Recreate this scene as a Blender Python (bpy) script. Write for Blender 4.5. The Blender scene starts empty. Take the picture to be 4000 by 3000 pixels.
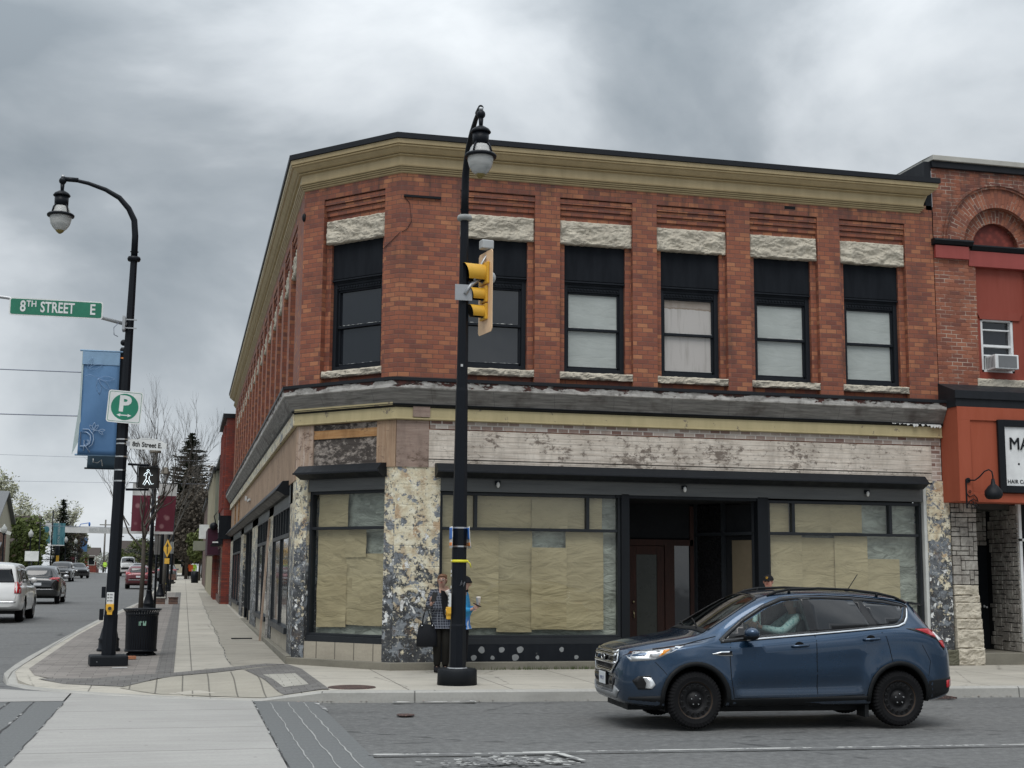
import bpy, bmesh, math, random
from math import sin, cos, pi, radians, sqrt, atan2
from mathutils import Vector, Matrix
from mathutils.bvhtree import BVHTree
random.seed(7)
scene = bpy.context.scene
COL = scene.collection

# ------------------------------------------------------------------ camera
cam_d = bpy.data.cameras.new("camera"); cam = bpy.data.objects.new("camera", cam_d); COL.objects.link(cam)
scene.camera = cam
PIT, ROLL, TH = .1418, .0081, .238
CAM = Vector((-3.657, -23.96, 1.7))
_fw = Vector((sin(TH)*cos(PIT), cos(TH)*cos(PIT), sin(PIT)))
_r0 = Vector((cos(TH), -sin(TH), 0)); _u0 = _r0.cross(_fw)
_R = _r0*cos(ROLL) + _u0*sin(ROLL); _U = -_r0*sin(ROLL) + _u0*cos(ROLL)
mw = Matrix.Identity(4)
for i in range(3):
    mw[i][0] = _R[i]; mw[i][1] = _U[i]; mw[i][2] = -_fw[i]; mw[i][3] = CAM[i]
cam.matrix_world = mw
cam_d.sensor_fit = 'HORIZONTAL'; cam_d.sensor_width = 36; cam_d.lens = 36*5211.2/4000
cam_d.clip_start = .1; cam_d.clip_end = 3000

# ------------------------------------------------------------------ sky, sun, exposure
SUN_EL, SUN_AZ = radians(58), radians(205)      # azimuth clockwise from +Y
world = bpy.data.worlds.new("World"); scene.world = world; world.use_nodes = True
wt = world.node_tree; wt.nodes.clear()
SKS, SKL = 3.4, (.4, 8., 6.)
def build_world():
    n, l = wt.nodes, wt.links
    out = n.new('ShaderNodeOutputWorld'); bg = n.new('ShaderNodeBackground'); bg2 = n.new('ShaderNodeBackground')
    sky = n.new('ShaderNodeTexSky'); sky.sky_type = 'NISHITA'; sky.sun_disc = False
    sky.sun_elevation = SUN_EL; sky.sun_rotation = SUN_AZ
    bg.inputs[1].default_value = .06; l.new(sky.outputs[0], bg.inputs[0])
    tc = n.new('ShaderNodeTexCoord')
    sep = n.new('ShaderNodeSeparateXYZ'); l.new(tc.outputs['Generated'], sep.inputs[0])
    m0 = n.new('ShaderNodeMapping'); l.new(tc.outputs['Generated'], m0.inputs[0]); m0.inputs['Rotation'].default_value = (0, 0, -.14)
    mp = n.new('ShaderNodeMapping'); l.new(m0.outputs[0], mp.inputs[0])
    mp.inputs['Scale'].default_value = (1.0, 1.0, 1.7); mp.inputs['Location'].default_value = SKL
    mp.inputs['Rotation'].default_value = (.25, .35, 0)
    no = n.new('ShaderNodeTexNoise'); no.inputs['Scale'].default_value = SKS; no.inputs['Detail'].default_value = 8
    no.inputs['Roughness'].default_value = .50; no.inputs['Distortion'].default_value = .25; l.new(mp.outputs[0], no.inputs[0])
    cr = n.new('ShaderNodeValToRGB'); l.new(no.outputs[0], cr.inputs[0])
    e = cr.color_ramp.elements
    e[0].position = .36; e[0].color = (.275, .315, .35, 1); e[1].position = .72; e[1].color = (.80, .835, .86, 1)
    m = e.new(.47); m.color = (.385, .425, .46, 1); m = e.new(.56); m.color = (.56, .60, .635, 1)
    # brighter towards the zenith, as overcast skies are
    mr = n.new('ShaderNodeMapRange'); mr.inputs[1].default_value = .30; mr.inputs[2].default_value = .95
    mr.inputs[3].default_value = 1.0; mr.inputs[4].default_value = 2.6; l.new(sep.outputs[2], mr.inputs[0])
    l.new(cr.outputs[0], bg2.inputs[0]); l.new(mr.outputs[0], bg2.inputs[1])
    mx = n.new('ShaderNodeMixShader'); mx.inputs[0].default_value = .93
    l.new(bg.outputs[0], mx.inputs[1]); l.new(bg2.outputs[0], mx.inputs[2]); l.new(mx.outputs[0], out.inputs[0])
build_world()
sun_d = bpy.data.lights.new("sun", 'SUN'); sun = bpy.data.objects.new("sun", sun_d); COL.objects.link(sun)
sun_d.energy = 1.45; sun_d.angle = radians(35); sun_d.color = (1, .97, .93)
_sd = Vector((sin(SUN_AZ)*cos(SUN_EL), cos(SUN_AZ)*cos(SUN_EL), sin(SUN_EL)))
sun.rotation_euler = (-_sd).to_track_quat('-Z', 'Y').to_euler(); sun.location = (0, -20, 40)
vs = scene.view_settings; vs.view_transform = 'Standard'; vs.look = 'None'; vs.exposure = .16; vs.gamma = 1
scene.cycles.transparent_max_bounces = 16; scene.cycles.max_bounces = 8

# ------------------------------------------------------------------ helpers: materials
class NT:
    def __init__(s, m):
        s.t = m.node_tree; s.n = s.t.nodes; s.l = s.t.links
        s.uv = s.n.new('ShaderNodeTexCoord').outputs['UV']
        s.ob = s.n.new('ShaderNodeTexCoord').outputs['Object']
    def _set(s, sock, v):
        if v is None: return
        if isinstance(v, bpy.types.NodeSocket): s.l.new(v, sock)
        else:
            if isinstance(v, (tuple, list)) and len(v) == 3 and sock.type == 'RGBA': v = (*v, 1)
            sock.default_value = v
    def math(s, op, a, b=None, c=None):
        x = s.n.new('ShaderNodeMath'); x.operation = op
        for i, v in enumerate((a, b, c)): s._set(x.inputs[i], v)
        return x.outputs[0]
    def sep(s, v):
        x = s.n.new('ShaderNodeSeparateXYZ'); s._set(x.inputs[0], v); return x.outputs
    def comb(s, x_, y_, z_=0.):
        x = s.n.new('ShaderNodeCombineXYZ'); s._set(x.inputs[0], x_); s._set(x.inputs[1], y_); s._set(x.inputs[2], z_); return x.outputs[0]
    def mapv(s, v, sc=(1, 1, 1), loc=(0, 0, 0), rot=(0, 0, 0)):
        x = s.n.new('ShaderNodeMapping'); s._set(x.inputs[0], v); x.inputs['Scale'].default_value = sc
        x.inputs['Location'].default_value = loc; x.inputs['Rotation'].default_value = rot; return x.outputs[0]
    def noise(s, v, sc, det=4, ro=.55, dist=0.):
        x = s.n.new('ShaderNodeTexNoise'); s._set(x.inputs['Vector'], v); x.inputs['Scale'].default_value = sc
        x.inputs['Detail'].default_value = det; x.inputs['Roughness'].default_value = ro; x.inputs['Distortion'].default_value = dist
        return x.outputs[0]
    def voro(s, v, sc, feat='F1', out=0, rnd=1.):
        x = s.n.new('ShaderNodeTexVoronoi'); x.feature = feat; s._set(x.inputs['Vector'], v); x.inputs['Scale'].default_value = sc
        x.inputs['Randomness'].default_value = rnd; return x.outputs[out]
    def white(s, v):
        x = s.n.new('ShaderNodeTexWhiteNoise'); s._set(x.inputs['Vector'], v); return x.outputs
    def ramp(s, f, stops, interp='LINEAR'):
        x = s.n.new('ShaderNodeValToRGB'); s._set(x.inputs[0], f); cr = x.color_ramp; cr.interpolation = interp
        def c4(c): return (*c, 1) if isinstance(c, (tuple, list)) else (c, c, c, 1)
        e = cr.elements; e[0].position = stops[0][0]; e[0].color = c4(stops[0][1]); e[1].position = stops[-1][0]; e[1].color = c4(stops[-1][1])
        for p, c in stops[1:-1]: k = e.new(p); k.color = c4(c)
        return x.outputs[0]
    def mix(s, f, a, b, mode='MIX'):
        x = s.n.new('ShaderNodeMix'); x.data_type = 'RGBA'; x.blend_type = mode
        s._set(x.inputs[0], f); s._set(x.inputs[6], a); s._set(x.inputs[7], b); return x.outputs[2]
    def bump(s, h, st=.5, d=.01, nrm=None):
        x = s.n.new('ShaderNodeBump'); x.inputs['Strength'].default_value = st; x.inputs['Distance'].default_value = d
        s._set(x.inputs['Height'], h)
        if nrm is not None: s.l.new(nrm, x.inputs['Normal'])
        return x.outputs[0]
MATS = {}
def mat(name, fn=None, col=(.5, .5, .5), rough=.6, metal=0., coat=0., spec=.5, emit=None, es=1., alpha=None, trans=0.):
    if name in MATS: return MATS[name]
    m = bpy.data.materials.new(name); m.use_nodes = True; MATS[name] = m
    p = m.node_tree.nodes['Principled BSDF']
    p.inputs['Base Color'].default_value = (*col, 1); p.inputs['Roughness'].default_value = rough; p.inputs['Metallic'].default_value = metal
    p.inputs['Coat Weight'].default_value = coat; p.inputs['Coat Roughness'].default_value = .05; p.inputs['Specular IOR Level'].default_value = spec if (max(col) > .05 or coat or rough < .35) else min(spec, .22)
    if emit: p.inputs['Emission Color'].default_value = (*emit, 1); p.inputs['Emission Strength'].default_value = es
    if fn:
        nt = NT(m); r = fn(nt)
        for k, v in r.items(): nt._set(p.inputs[k], v)
    else:                                  # a little unevenness on every plain surface
        nt = NT(m); f = nt.noise(nt.ob, 3.1, 5, .6)
        c = nt.mix(nt.ramp(f, [(.3, 0.), (.7, 1.)]), tuple(x*.86 for x in col), tuple(min(1, x*1.1) for x in col))
        nt._set(p.inputs['Base Color'], c)
        if metal < .5 and emit is None: nt._set(p.inputs['Roughness'], nt.ramp(nt.noise(nt.ob, 9., 4, .6), [(.3, max(0, rough-.06)), (.7, min(1, rough+.08))]))
    return m
def glass_mat(name, tint=(.9, .94, .93), rough=.01, refl=1.0, tr=.97):
    m = bpy.data.materials.new(name); m.use_nodes = True; n, l = m.node_tree.nodes, m.node_tree.links
    n.clear(); o = n.new('ShaderNodeOutputMaterial'); t = n.new('ShaderNodeBsdfTransparent'); g = n.new('ShaderNodeBsdfGlossy')
    f = n.new('ShaderNodeFresnel'); f.inputs[0].default_value = 1.5; mx = n.new('ShaderNodeMixShader')
    t.inputs[0].default_value = (*(c*tr for c in tint), 1); g.inputs['Roughness'].default_value = rough; g.inputs[0].default_value = (refl, refl, refl, 1)
    ge = n.new('ShaderNodeNewGeometry'); iv = n.new('ShaderNodeMath'); iv.operation = 'SUBTRACT'; iv.inputs[0].default_value = 1.; l.new(ge.outputs['Backfacing'], iv.inputs[1]); mu = n.new('ShaderNodeMath'); mu.operation = 'MULTIPLY'; l.new(f.outputs[0], mu.inputs[0]); l.new(iv.outputs[0], mu.inputs[1]); l.new(mu.outputs[0], mx.inputs[0]); l.new(t.outputs[0], mx.inputs[1]); l.new(g.outputs[0], mx.inputs[2]); l.new(mx.outputs[0], o.inputs[0])
    MATS[name] = m; return m

def brick_fn(h=.088, w=.215, mort=.011, mcol=(.15, .07, .052), lo=(.17, .052, .033), mid=(.285, .092, .049), hi=(.42, .18, .09), mrand=0., dirt=.5, bump=.5, rot=False):
    def fn(t):
        uv = t.sep(t.uv); u, v = uv[0], uv[1]
        wob = t.noise(t.uv, 2.3, 2)
        v = t.math('ADD', v, t.math('MULTIPLY', wob, .012))
        r = t.math('FLOOR', t.math('DIVIDE', v, h))
        sh = t.math('MULTIPLY', t.math('FRACT', t.math('MULTIPLY', r, .5)), 1.0)
        uu = t.math('ADD', t.math('DIVIDE', u, w), sh)
        c = t.math('FLOOR', uu)
        wn = t.white(t.comb(c, r, .3))
        fu = t.math('FRACT', uu); fv = t.math('FRACT', t.math('DIVIDE', v, h))
        du = t.math('MULTIPLY', t.math('MINIMUM', fu, t.math('SUBTRACT', 1., fu)), w)
        dv = t.math('MULTIPLY', t.math('MINIMUM', fv, t.math('SUBTRACT', 1., fv)), h)
        d = t.math('MINIMUM', du, dv)
        d = t.math('ADD', d, t.math('MULTIPLY', t.math('SUBTRACT', t.noise(t.uv, 40, 2), .5), .006))
        mk = t.ramp(t.math('DIVIDE', d, mort), [(.35, 0.), (.75, 1.)])      # 1 = brick
        big = t.noise(t.uv, .7, 4, .6)
        val = t.math('ADD', t.math('MULTIPLY', wn[0], .85), t.math('ADD', t.math('MULTIPLY', t.math('SUBTRACT', big, .5), .6), .05))
        colr = t.ramp(val, [(.05, lo), (.33, tuple(a*.7+b*.3 for a, b in zip(mid, lo))), (.55, mid), (.8, tuple(a*.5+b*.5 for a, b in zip(mid, hi))), (.98, hi)])
        fine = t.noise(t.uv, 30, 4, .7)
        colr = t.mix(.35, colr, t.mix(fine, (.25, .25, .25), (.8, .8, .8)), 'OVERLAY')
        mc = mcol
        if mrand:
            pm = t.ramp(t.noise(t.uv, 2.2, 5, .65), [(.44, 0.), (.6, 1.)])
            mc = t.mix(pm, tuple(x*.8 for x in mid), mcol)
        o = t.mix(mk, mc, colr)
        if dirt:
            dm = t.ramp(t.noise(t.mapv(t.uv, (1.4, .8, 1)), 1.3, 6, .65, .4), [(.50, 0.), (.72, dirt)])
            st_ = t.math('MULTIPLY', t.ramp(t.noise(t.mapv(t.uv, (3.2, .5, 1)), 1.6, 5, .6), [(.42, 0.), (.66, 1.)]), t.ramp(t.math('MULTIPLY', t.math('SUBTRACT', t.sep(t.uv)[1], 8.1), .9), [(.0, 0.), (.9, .7)]))
            dm = t.math('MAXIMUM', dm, st_)
            o = t.mix(dm, o, (.045, .03, .026))
        return {'Base Color': o, 'Roughness': t.ramp(wn[0], [(0, .62), (1, .9)]), 'Normal': t.bump(t.math('ADD', mk, t.math('MULTIPLY', fine, .35)), bump, .006)}
    return fn
def peel_fn(seed=0., cream=.5, white=.55, darklow=1.):
    """masonry with layers of old paint coming off: black, blue-grey, cream, white"""
    def fn(t):
        p = t.mapv(t.uv, (1, 1, 1), (seed*3.7, seed*1.3, seed))
        v = t.sep(t.uv)[1]
        st = t.noise(t.mapv(p, (1, .8, 1)), 9, 6, .7)
        block = t.math('FRACT', t.math('DIVIDE', t.math('ADD', v, t.math('MULTIPLY', t.noise(p, 3, 2), .06)), .37))
        joint = t.ramp(t.math('MINIMUM', block, t.math('SUBTRACT', 1., block)), [(.0, 0.), (.045, 1.)])
        base = t.ramp(st, [(.32, (.018, .02, .024)), (.45, (.105, .115, .128)), (.58, (.215, .23, .25)), (.7, (.42, .44, .45))])
        hlow = t.math('ADD', t.math('MULTIPLY', v, -.42), 1.12)
        hl = t.math('MULTIPLY', t.math('ADD', hlow, t.math('MULTIPLY', t.math('SUBTRACT', t.noise(p, 3.2, 4, .6), .5), 1.6)), darklow)
        base = t.mix(t.ramp(hl, [(.25, 0.), (.55, .85)]), base, t.ramp(st, [(.3, (.010, .010, .011)), (.6, (.04, .043, .047)), (.8, (.20, .2, .19))]))
        n1 = t.noise(t.mapv(p, (1.2, 1.05, 1)), 3.2, 12, .74, .2)
        vh = t.math('MULTIPLY', t.math('SUBTRACT', v, 1.75), .055); n1 = t.math('ADD', t.math('MULTIPLY', n1, .74), t.math('MULTIPLY', t.noise(p, 14, 7, .75), .26))
        a = t.math('ADD', t.math('ADD', n1, vh), (cream-.5)*.35)
        m1 = t.ramp(a, [(.515, 0.), (.522, 1.)])
        cr = t.ramp(t.noise(p, 5, 4), [(.35, (.50, .40, .27)), (.5, (.68, .61, .44)), (.65, (.76, .72, .58))])
        tan = t.ramp(t.noise(p, 2.6, 6, .65, .3), [(.60, 0.), (.62, 1.)])
        cr = t.mix(tan, cr, (.50, .36, .23))
        o = t.mix(m1, base, cr)
        wv = t.math('SUBTRACT', .03, t.math('MULTIPLY', t.math('ABSOLUTE', t.math('SUBTRACT', v, 1.25)), .05))
        m2 = t.ramp(t.math('ADD', wv, t.noise(t.mapv(p, (1.1, 1, 1), (5, 3, 0)), 4.2, 9, .66, .3)), [(white+.035, 0.), (white+.040, 1.)])
        m4 = t.ramp(t.noise(t.mapv(p, (1, 1.2, 1), (2, 8, 0)), 4.2, 8, .66, .2), [(.555, 0.), (.56, 1.)]); o = t.mix(m4, o, t.ramp(st, [(.35, (.14, .16, .185)), (.65, (.27, .29, .31))]))
        o = t.mix(m2, o, (.78, .79, .78))
        m3 = t.ramp(t.noise(p, 17, 5, .75), [(.61, 0.), (.63, 1.)])
        o = t.mix(m3, o, (.045, .045, .05)); m5 = t.ramp(t.noise(t.mapv(p, (1, 1, 1), (7, 1, 0)), 15, 5, .75), [(.60, 0.), (.615, 1.)]); o = t.mix(m5, o, (.62, .59, .50))
        m6 = t.ramp(t.noise(t.mapv(p, (1, .5, 1), (1, 9, 0)), 5, 6, .7), [(.56, 0.), (.72, .55)]); o = t.mix(m6, o, (.20, .12, .07))
        o = t.mix(t.math('ADD', t.math('MULTIPLY', joint, .04), .96), (.02, .02, .022), o)
        h = t.math('ADD', t.math('ADD', t.math('MULTIPLY', m1, .5), t.math('MULTIPLY', m2, .7)), t.math('ADD', st, t.math('MULTIPLY', joint, .15)))
        return {'Base Color': o, 'Roughness': t.ramp(st, [(.3, .5), (.7, .85)]), 'Normal': t.bump(h, 1., .03)}
    return fn
def wood_fn(c1, c2, spots=0., along='u', boards=.0, dark=(.03, .025, .022), seed=0., smooth=.5):
    def fn(t):
        p = t.mapv(t.uv, (1, 1, 1), (seed*5.1, seed*2.3, 0))
        g = t.noise(t.mapv(p, (1.2, 16, 1) if along == 'u' else (16, 1.2, 1)), 1.6, 6, .6, .6)
        o = t.mix(t.ramp(g, [(.3, 0.), (.7, 1.)]), c1, c2)
        big = t.noise(p, 1.1, 5, .6)
        o = t.mix(t.ramp(big, [(.35, .0), (.75, .55)]), o, tuple(x*.55 for x in c1))
        h = g
        if boards:
            b = t.math('FRACT', t.math('DIVIDE', t.sep(t.uv)[1 if along == 'u' else 0], boards))
            j = t.ramp(t.math('MINIMUM', b, t.math('SUBTRACT', 1., b)), [(.0, 0.), (.05, 1.)])
            o = t.mix(j, tuple(x*.35 for x in c1), o); h = t.math('ADD', g, j)
        if spots:
            s = t.noise(t.mapv(p, (1, 1.5, 1)), 7, 9, .75, .2); s2 = t.noise(t.mapv(p, (1, 1.4, 1)), 1.2, 3, .5)
            k = t.ramp(t.math('ADD', s, t.math('MULTIPLY', t.math('SUBTRACT', s2, .5), .5)), [(.60-.12*spots, 0.), (.68-.1*spots, 1.)])
            k2 = t.ramp(t.noise(t.mapv(p, (1.6, .5, 1), (4, 4, 0)), 2.4, 7, .7), [(.46, 0.), (.68, .5)]); o = t.mix(k2, o, tuple(x*.45 for x in c1)); o = t.mix(t.math('MULTIPLY', k, .88), o, dark)
        return {'Base Color': o, 'Roughness': .8, 'Normal': t.bump(h, .5, .006)}
    return fn
def paint_fn(col, chip=(.3, .28, .25), amt=.3, streak=.25, rough=.5, seed=0.):
    sp = .18 if max(col) < .05 else .5
    def fn(t):
        p = t.mapv(t.ob, (1, 1, 1), (seed, seed, seed))
        n = t.noise(p, 4.5, 8, .7); k = t.ramp(n, [(.74-.16*amt, 0.), (.76-.16*amt, 1.)])
        b = t.noise(t.mapv(p, (3, 3, .5)), 1.8, 5, .6)
        c = t.mix(t.ramp(b, [(.35, 0.), (.7, streak)]), col, tuple(x*.5 for x in col))
        return {'Base Color': t.mix(k, c, chip), 'Specular IOR Level': sp, 'Roughness': t.ramp(b, [(.3, rough), (.7, min(1, rough+.2))]), 'Normal': t.bump(t.math('ADD', n, t.math('MULTIPLY', k, -.5)), .25, .004)}
    return fn
def conc_fn(c=(.45, .43, .39), joints=None, dirt=.35, scale=1., crack=True, jo=(0., 0.)):
    def fn(t):
        p = t.uv
        a = t.noise(p, .55*scale, 6, .6, .3); b = t.noise(p, 22, 5, .75); s = t.noise(t.mapv(p, (.6, 5, 1)), 1.5, 5, .6)
        o = t.mix(t.ramp(a, [(.35, 0.), (.68, dirt)]), c, tuple(x*.6 for x in c))
        o = t.mix(t.ramp(b, [(.35, .35), (.65, 0.)]), o, tuple(x*.55 for x in c))
        o = t.mix(t.ramp(s, [(.42, 0.), (.72, .28)]), o, tuple(min(1, x*1.25) for x in c))
        st = t.ramp(t.voro(t.mapv(p, (1, 1, 1), (3, 1, 0)), 1.6), [(.02, .55), (.045, 0.)])
        o = t.mix(st, o, (.06, .055, .05))
        h = b
        if joints:
            ju, jv = joints; x = t.sep(p)
            def ln(q, d, of):
                f = t.math('FRACT', t.math('DIVIDE', t.math('ADD', q, of), d)); m = t.math('MULTIPLY', t.math('MINIMUM', f, t.math('SUBTRACT', 1., f)), d)
                return t.ramp(t.math('ADD', m, t.math('MULTIPLY', t.math('SUBTRACT', t.noise(p, 12, 3), .5), .008)), [(.006, 0.), (.016, 1.)])
            j = t.math('MINIMUM', ln(x[0], ju, jo[0]), ln(x[1], jv, jo[1])) if ju and jv else ln(x[0], ju, jo[0]) if ju else ln(x[1], jv, jo[1])
            o = t.mix(j, tuple(x_*.32 for x_ in c), o); h = t.math('ADD', b, j)
        if crack:
            cv = t.voro(t.mapv(p, (.35, .35, 1)), 1.1, 'DISTANCE_TO_EDGE'); cv = t.math('ADD', cv, t.math('MULTIPLY', t.math('SUBTRACT', t.noise(p, 5, 4), .5), .05))
            k = t.ramp(cv, [(.000, .6), (.005, 0.)]); o = t.mix(k, o, tuple(x_*.3 for x_ in c))
        return {'Base Color': o, 'Roughness': .88, 'Normal': t.bump(h, .3, .004)}
    return fn
def paver_fn(c1, c2, w=.22, h=.11, seed=0., j=.006):
    def fn(t):
        uv = t.sep(t.uv); r = t.math('FLOOR', t.math('DIVIDE', uv[1], h))
        uu = t.math('ADD', t.math('DIVIDE', uv[0], w), t.math('FRACT', t.math('MULTIPLY', r, .5)))
        wn = t.white(t.comb(t.math('FLOOR', uu), r, seed)); fu = t.math('FRACT', uu); fv = t.math('FRACT', t.math('DIVIDE', uv[1], h))
        d = t.math('MINIMUM', t.math('MULTIPLY', t.math('MINIMUM', fu, t.math('SUBTRACT', 1., fu)), w), t.math('MULTIPLY', t.math('MINIMUM', fv, t.math('SUBTRACT', 1., fv)), h))
        mk = t.ramp(t.math('DIVIDE', d, j), [(.4, 0.), (.9, 1.)])
        f = t.noise(t.uv, 26, 4, .7)
        o = t.mix(wn[0], c1, c2); o = t.mix(t.ramp(f, [(.3, .3), (.7, 0.)]), o, tuple(x*.5 for x in c1))
        o = t.mix(t.ramp(t.noise(t.uv, .9, 4), [(.4, 0.), (.7, .4)]), o, tuple(x*.55 for x in c1))
        return {'Base Color': t.mix(mk, tuple(x*.3 for x in c1), o), 'Roughness': .85, 'Normal': t.bump(t.math('ADD', mk, t.math('MULTIPLY', f, .3)), .4, .005)}
    return fn
def asphalt_fn(t):
    p = t.uv; a = t.noise(p, .35, 6, .6, .4); b = t.noise(p, 45, 4, .8); s = t.noise(t.mapv(p, (.25, 2.2, 1)), 1.2, 6, .6, .3)
    o = t.ramp(a, [(.3, (.098, .099, .098)), (.7, (.135, .136, .133))])
    o = t.mix(t.ramp(s, [(.4, 0.), (.75, .5)]), o, (.155, .155, .15))
    o = t.mix(t.ramp(s, [(.25, .5), (.42, 0.)]), o, (.065, .065, .065))
    o = t.mix(t.ramp(b, [(.3, .55), (.48, 0.), (.56, 0.), (.72, .4)]), o, t.ramp(b, [(.49, (.035, .035, .036)), (.51, (.26, .26, .25))]))
    mm = t.noise(p, 9, 5, .75); o = t.mix(t.ramp(mm, [(.38, .5), (.5, 0.)]), o, (.06, .06, .06)); o = t.mix(t.ramp(mm, [(.52, 0.), (.66, .5)]), o, (.21, .21, .205))
    cv = t.math('ADD', t.voro(t.mapv(p, (.16, .42, 1)), 1., 'DISTANCE_TO_EDGE'), t.math('MULTIPLY', t.math('SUBTRACT', t.noise(p, 3, 5), .5), .1))
    o = t.mix(t.ramp(cv, [(0., .75), (.006, 0.)]), o, (.04, .04, .04))
    return {'Base Color': o, 'Roughness': t.ramp(s, [(.3, .72), (.7, .9)]), 'Normal': t.bump(b, .45, .004)}

mat('red brick', brick_fn())
mat('red brick light mortar', brick_fn(h=.082, w=.23, mort=.013, mcol=(.46, .36, .29), lo=(.15, .05, .034), mid=(.27, .09, .05), hi=(.37, .15, .09), mrand=1., dirt=.35, bump=.8))
mat('deep red brick', brick_fn(h=.088, w=.26, mort=.01, mcol=(.08, .025, .02), lo=(.11, .02, .015), mid=(.20, .034, .022), hi=(.27, .06, .035)))
mat('brown brick', brick_fn(h=.09, w=.24, mort=.012, mcol=(.12, .09, .075), lo=(.06, .035, .028), mid=(.12, .065, .05), hi=(.2, .12, .09)))
mat('peeling paint stone', peel_fn(0., .47, .56)); mat('peeling paint corner', peel_fn(2., .60, .56)); mat('peeling paint dark', peel_fn(5., .36, .58))
mat('rock faced limestone', lambda t: {'Base Color': t.mix(t.ramp(t.noise(t.ob, 5, 8, .7), [(.3, 0.), (.7, 1.)]), (.38, .34, .275), (.60, .55, .45)), 'Roughness': .9,
    'Normal': t.bump(t.noise(t.ob, 14, 6, .65, .3), .6, .02)})
mat('cornice paint', paint_fn((.46, .36, .20), (.50, .47, .40), .12, .3, .45))
mat('cream paint', paint_fn((.50, .42, .235), (.22, .18, .13), .75, .3, .6, 3))
mat('black metal', paint_fn((.010, .012, .015), (.25, .25, .25), -.2, .4, .38)); mat('window black', paint_fn((.012, .015, .02), (.16, .17, .17), .42, .3, .5, 2))
mat('black board', paint_fn((.011, .0135, .018), (.08, .085, .085), .35, .5, .75, 5))
mat('flashing', paint_fn((.018, .020, .024), (.11, .12, .13), .3, .3, .4, 7))
mat('aluminium frame', col=(.022, .025, .029), rough=.42, metal=.0, spec=.25)
mat('grey metal siding', lambda t: {'Base Color': t.mix(t.ramp(t.noise(t.mapv(t.uv, (.4, 3, 1)), 2., 4), [(.3, 0.), (.7, 1.)]), (.075, .08, .083), (.115, .12, .12)), 'Roughness': .55,
    'Normal': t.bump(t.math('FRACT', t.math('DIVIDE', t.sep(t.uv)[1], .07)), .5, .01)})
mat('weathered grey wood', wood_fn((.105, .098, .09), (.23, .22, .205), .55, 'u', 0, (.03, .022, .02)))
def fascia_fn(t):
    p = t.uv; v = t.sep(p)[1]; g = t.noise(t.mapv(p, (1.2, 12, 1)), 1.6, 6, .6, .6)
    o = t.mix(t.ramp(g, [(.3, 0.), (.7, 1.)]), (.30, .285, .265), (.58, .56, .53))
    o = t.mix(t.ramp(t.noise(t.mapv(p, (2.2, 3, 1)), 2.2, 6, .7), [(.45, 0.), (.65, .75)]), o, (.12, .11, .10))
    h = t.math('ADD', t.noise(t.mapv(p, (.9, 2.5, 1), (3, 0, 0)), 2.6, 6, .65), t.math('MULTIPLY', t.math('SUBTRACT', v, 9.94), 1.6)); k = t.ramp(h, [(.535, 0.), (.555, 1.)])
    o = t.mix(k, o, t.ramp(t.noise(p, 9, 3), [(.4, (.02, .012, .01)), (.6, (.075, .022, .016))]))
    return {'Base Color': o, 'Roughness': .85, 'Normal': t.bump(t.math('SUBTRACT', g, t.math('MULTIPLY', k, 2.)), .7, .01)}
mat('weathered fascia', fascia_fn); mat('frieze boards', wood_fn((.55, .47, .39), (.84, .77, .68), .55, 'u', .098, (.13, .10, .08), 1.))
mat('rotten boards', wood_fn((.30, .25, .21), (.46, .41, .37), 1.7, 'u', .11, (.018, .012, .01), 4.))
mat('plywood', wood_fn((.33, .205, .125), (.47, .34, .235), .1, 'v', 0, (.12, .07, .05), 2.)); mat('plywood grey', wood_fn((.26, .18, .145), (.38, .29, .24), .2, 'u', 0, (.12, .08, .06), 6.))
mat('plywood pale', wood_fn((.36, .24, .16), (.52, .43, .37), .15, 'v', 0, (.12, .07, .05), 8.)); mat('raw timber', wood_fn((.36, .17, .055), (.50, .30, .14), .2, 'u', 0, (.1, .05, .03), 5.))
mat('whitewashed brick', brick_fn(h=.085, w=.21, mort=.02, mcol=(.60, .55, .50), lo=(.19, .10, .08), mid=(.42, .34, .29), hi=(.60, .55, .50), mrand=0, dirt=.3))
mat('stone tile base', conc_fn((.40, .36, .29), (.45, None), .5, 2., False)); mat('plinth concrete', conc_fn((.22, .205, .165), None, .8, 2., False))
mat('mossy concrete', conc_fn((.13, .125, .085), None, .8, 3., False))
mat('sidewalk concrete', conc_fn((.46, .43, .37), (1.55, 1.55), .7, 1., True, (.35, .2)))
mat('crosswalk concrete', conc_fn((.37, .36, .34), (None, 2.1), .5, .8, False, (0, .9))); mat('kerb concrete', conc_fn((.40, .39, .36), (3.2, None), .55, 1.5, False))
mat('asphalt', asphalt_fn)
mat('grey pavers', paver_fn((.20, .18, .165), (.29, .265, .24), .42, .2)); mat('dark pavers', paver_fn((.135, .128, .12), (.19, .182, .172), .2, .2, 2.))
mat('worn white pavers', paver_fn((.36, .345, .30), (.46, .44, .39), .26, .2, 3.))
mat('ramp concrete', conc_fn((.36, .335, .28), (.40, None), .5, 1.2, False)); mat('aged concrete', conc_fn((.34, .315, .265), (1.55, 1.55), .6, 1.6, True))
mat('grooved asphalt', lambda t: (lambda d: {'Base Color': t.mix(t.ramp(t.math('FRACT', t.math('ADD', t.math('DIVIDE', t.sep(t.uv)[1], .24), t.math('MULTIPLY', t.noise(t.uv, 3, 3), .25))), [(.0, .55), (.10, 0.)]), t.mix(t.ramp(t.noise(t.uv, 30, 4, .7), [(.3, 0.), (.7, 1.)]), (.10, .105, .105), (.155, .16, .16)), (.07, .07, .07)), 'Roughness': .85, 'Normal': t.bump(t.noise(t.uv, 45, 4, .7), .4, .004)})(0))
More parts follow.
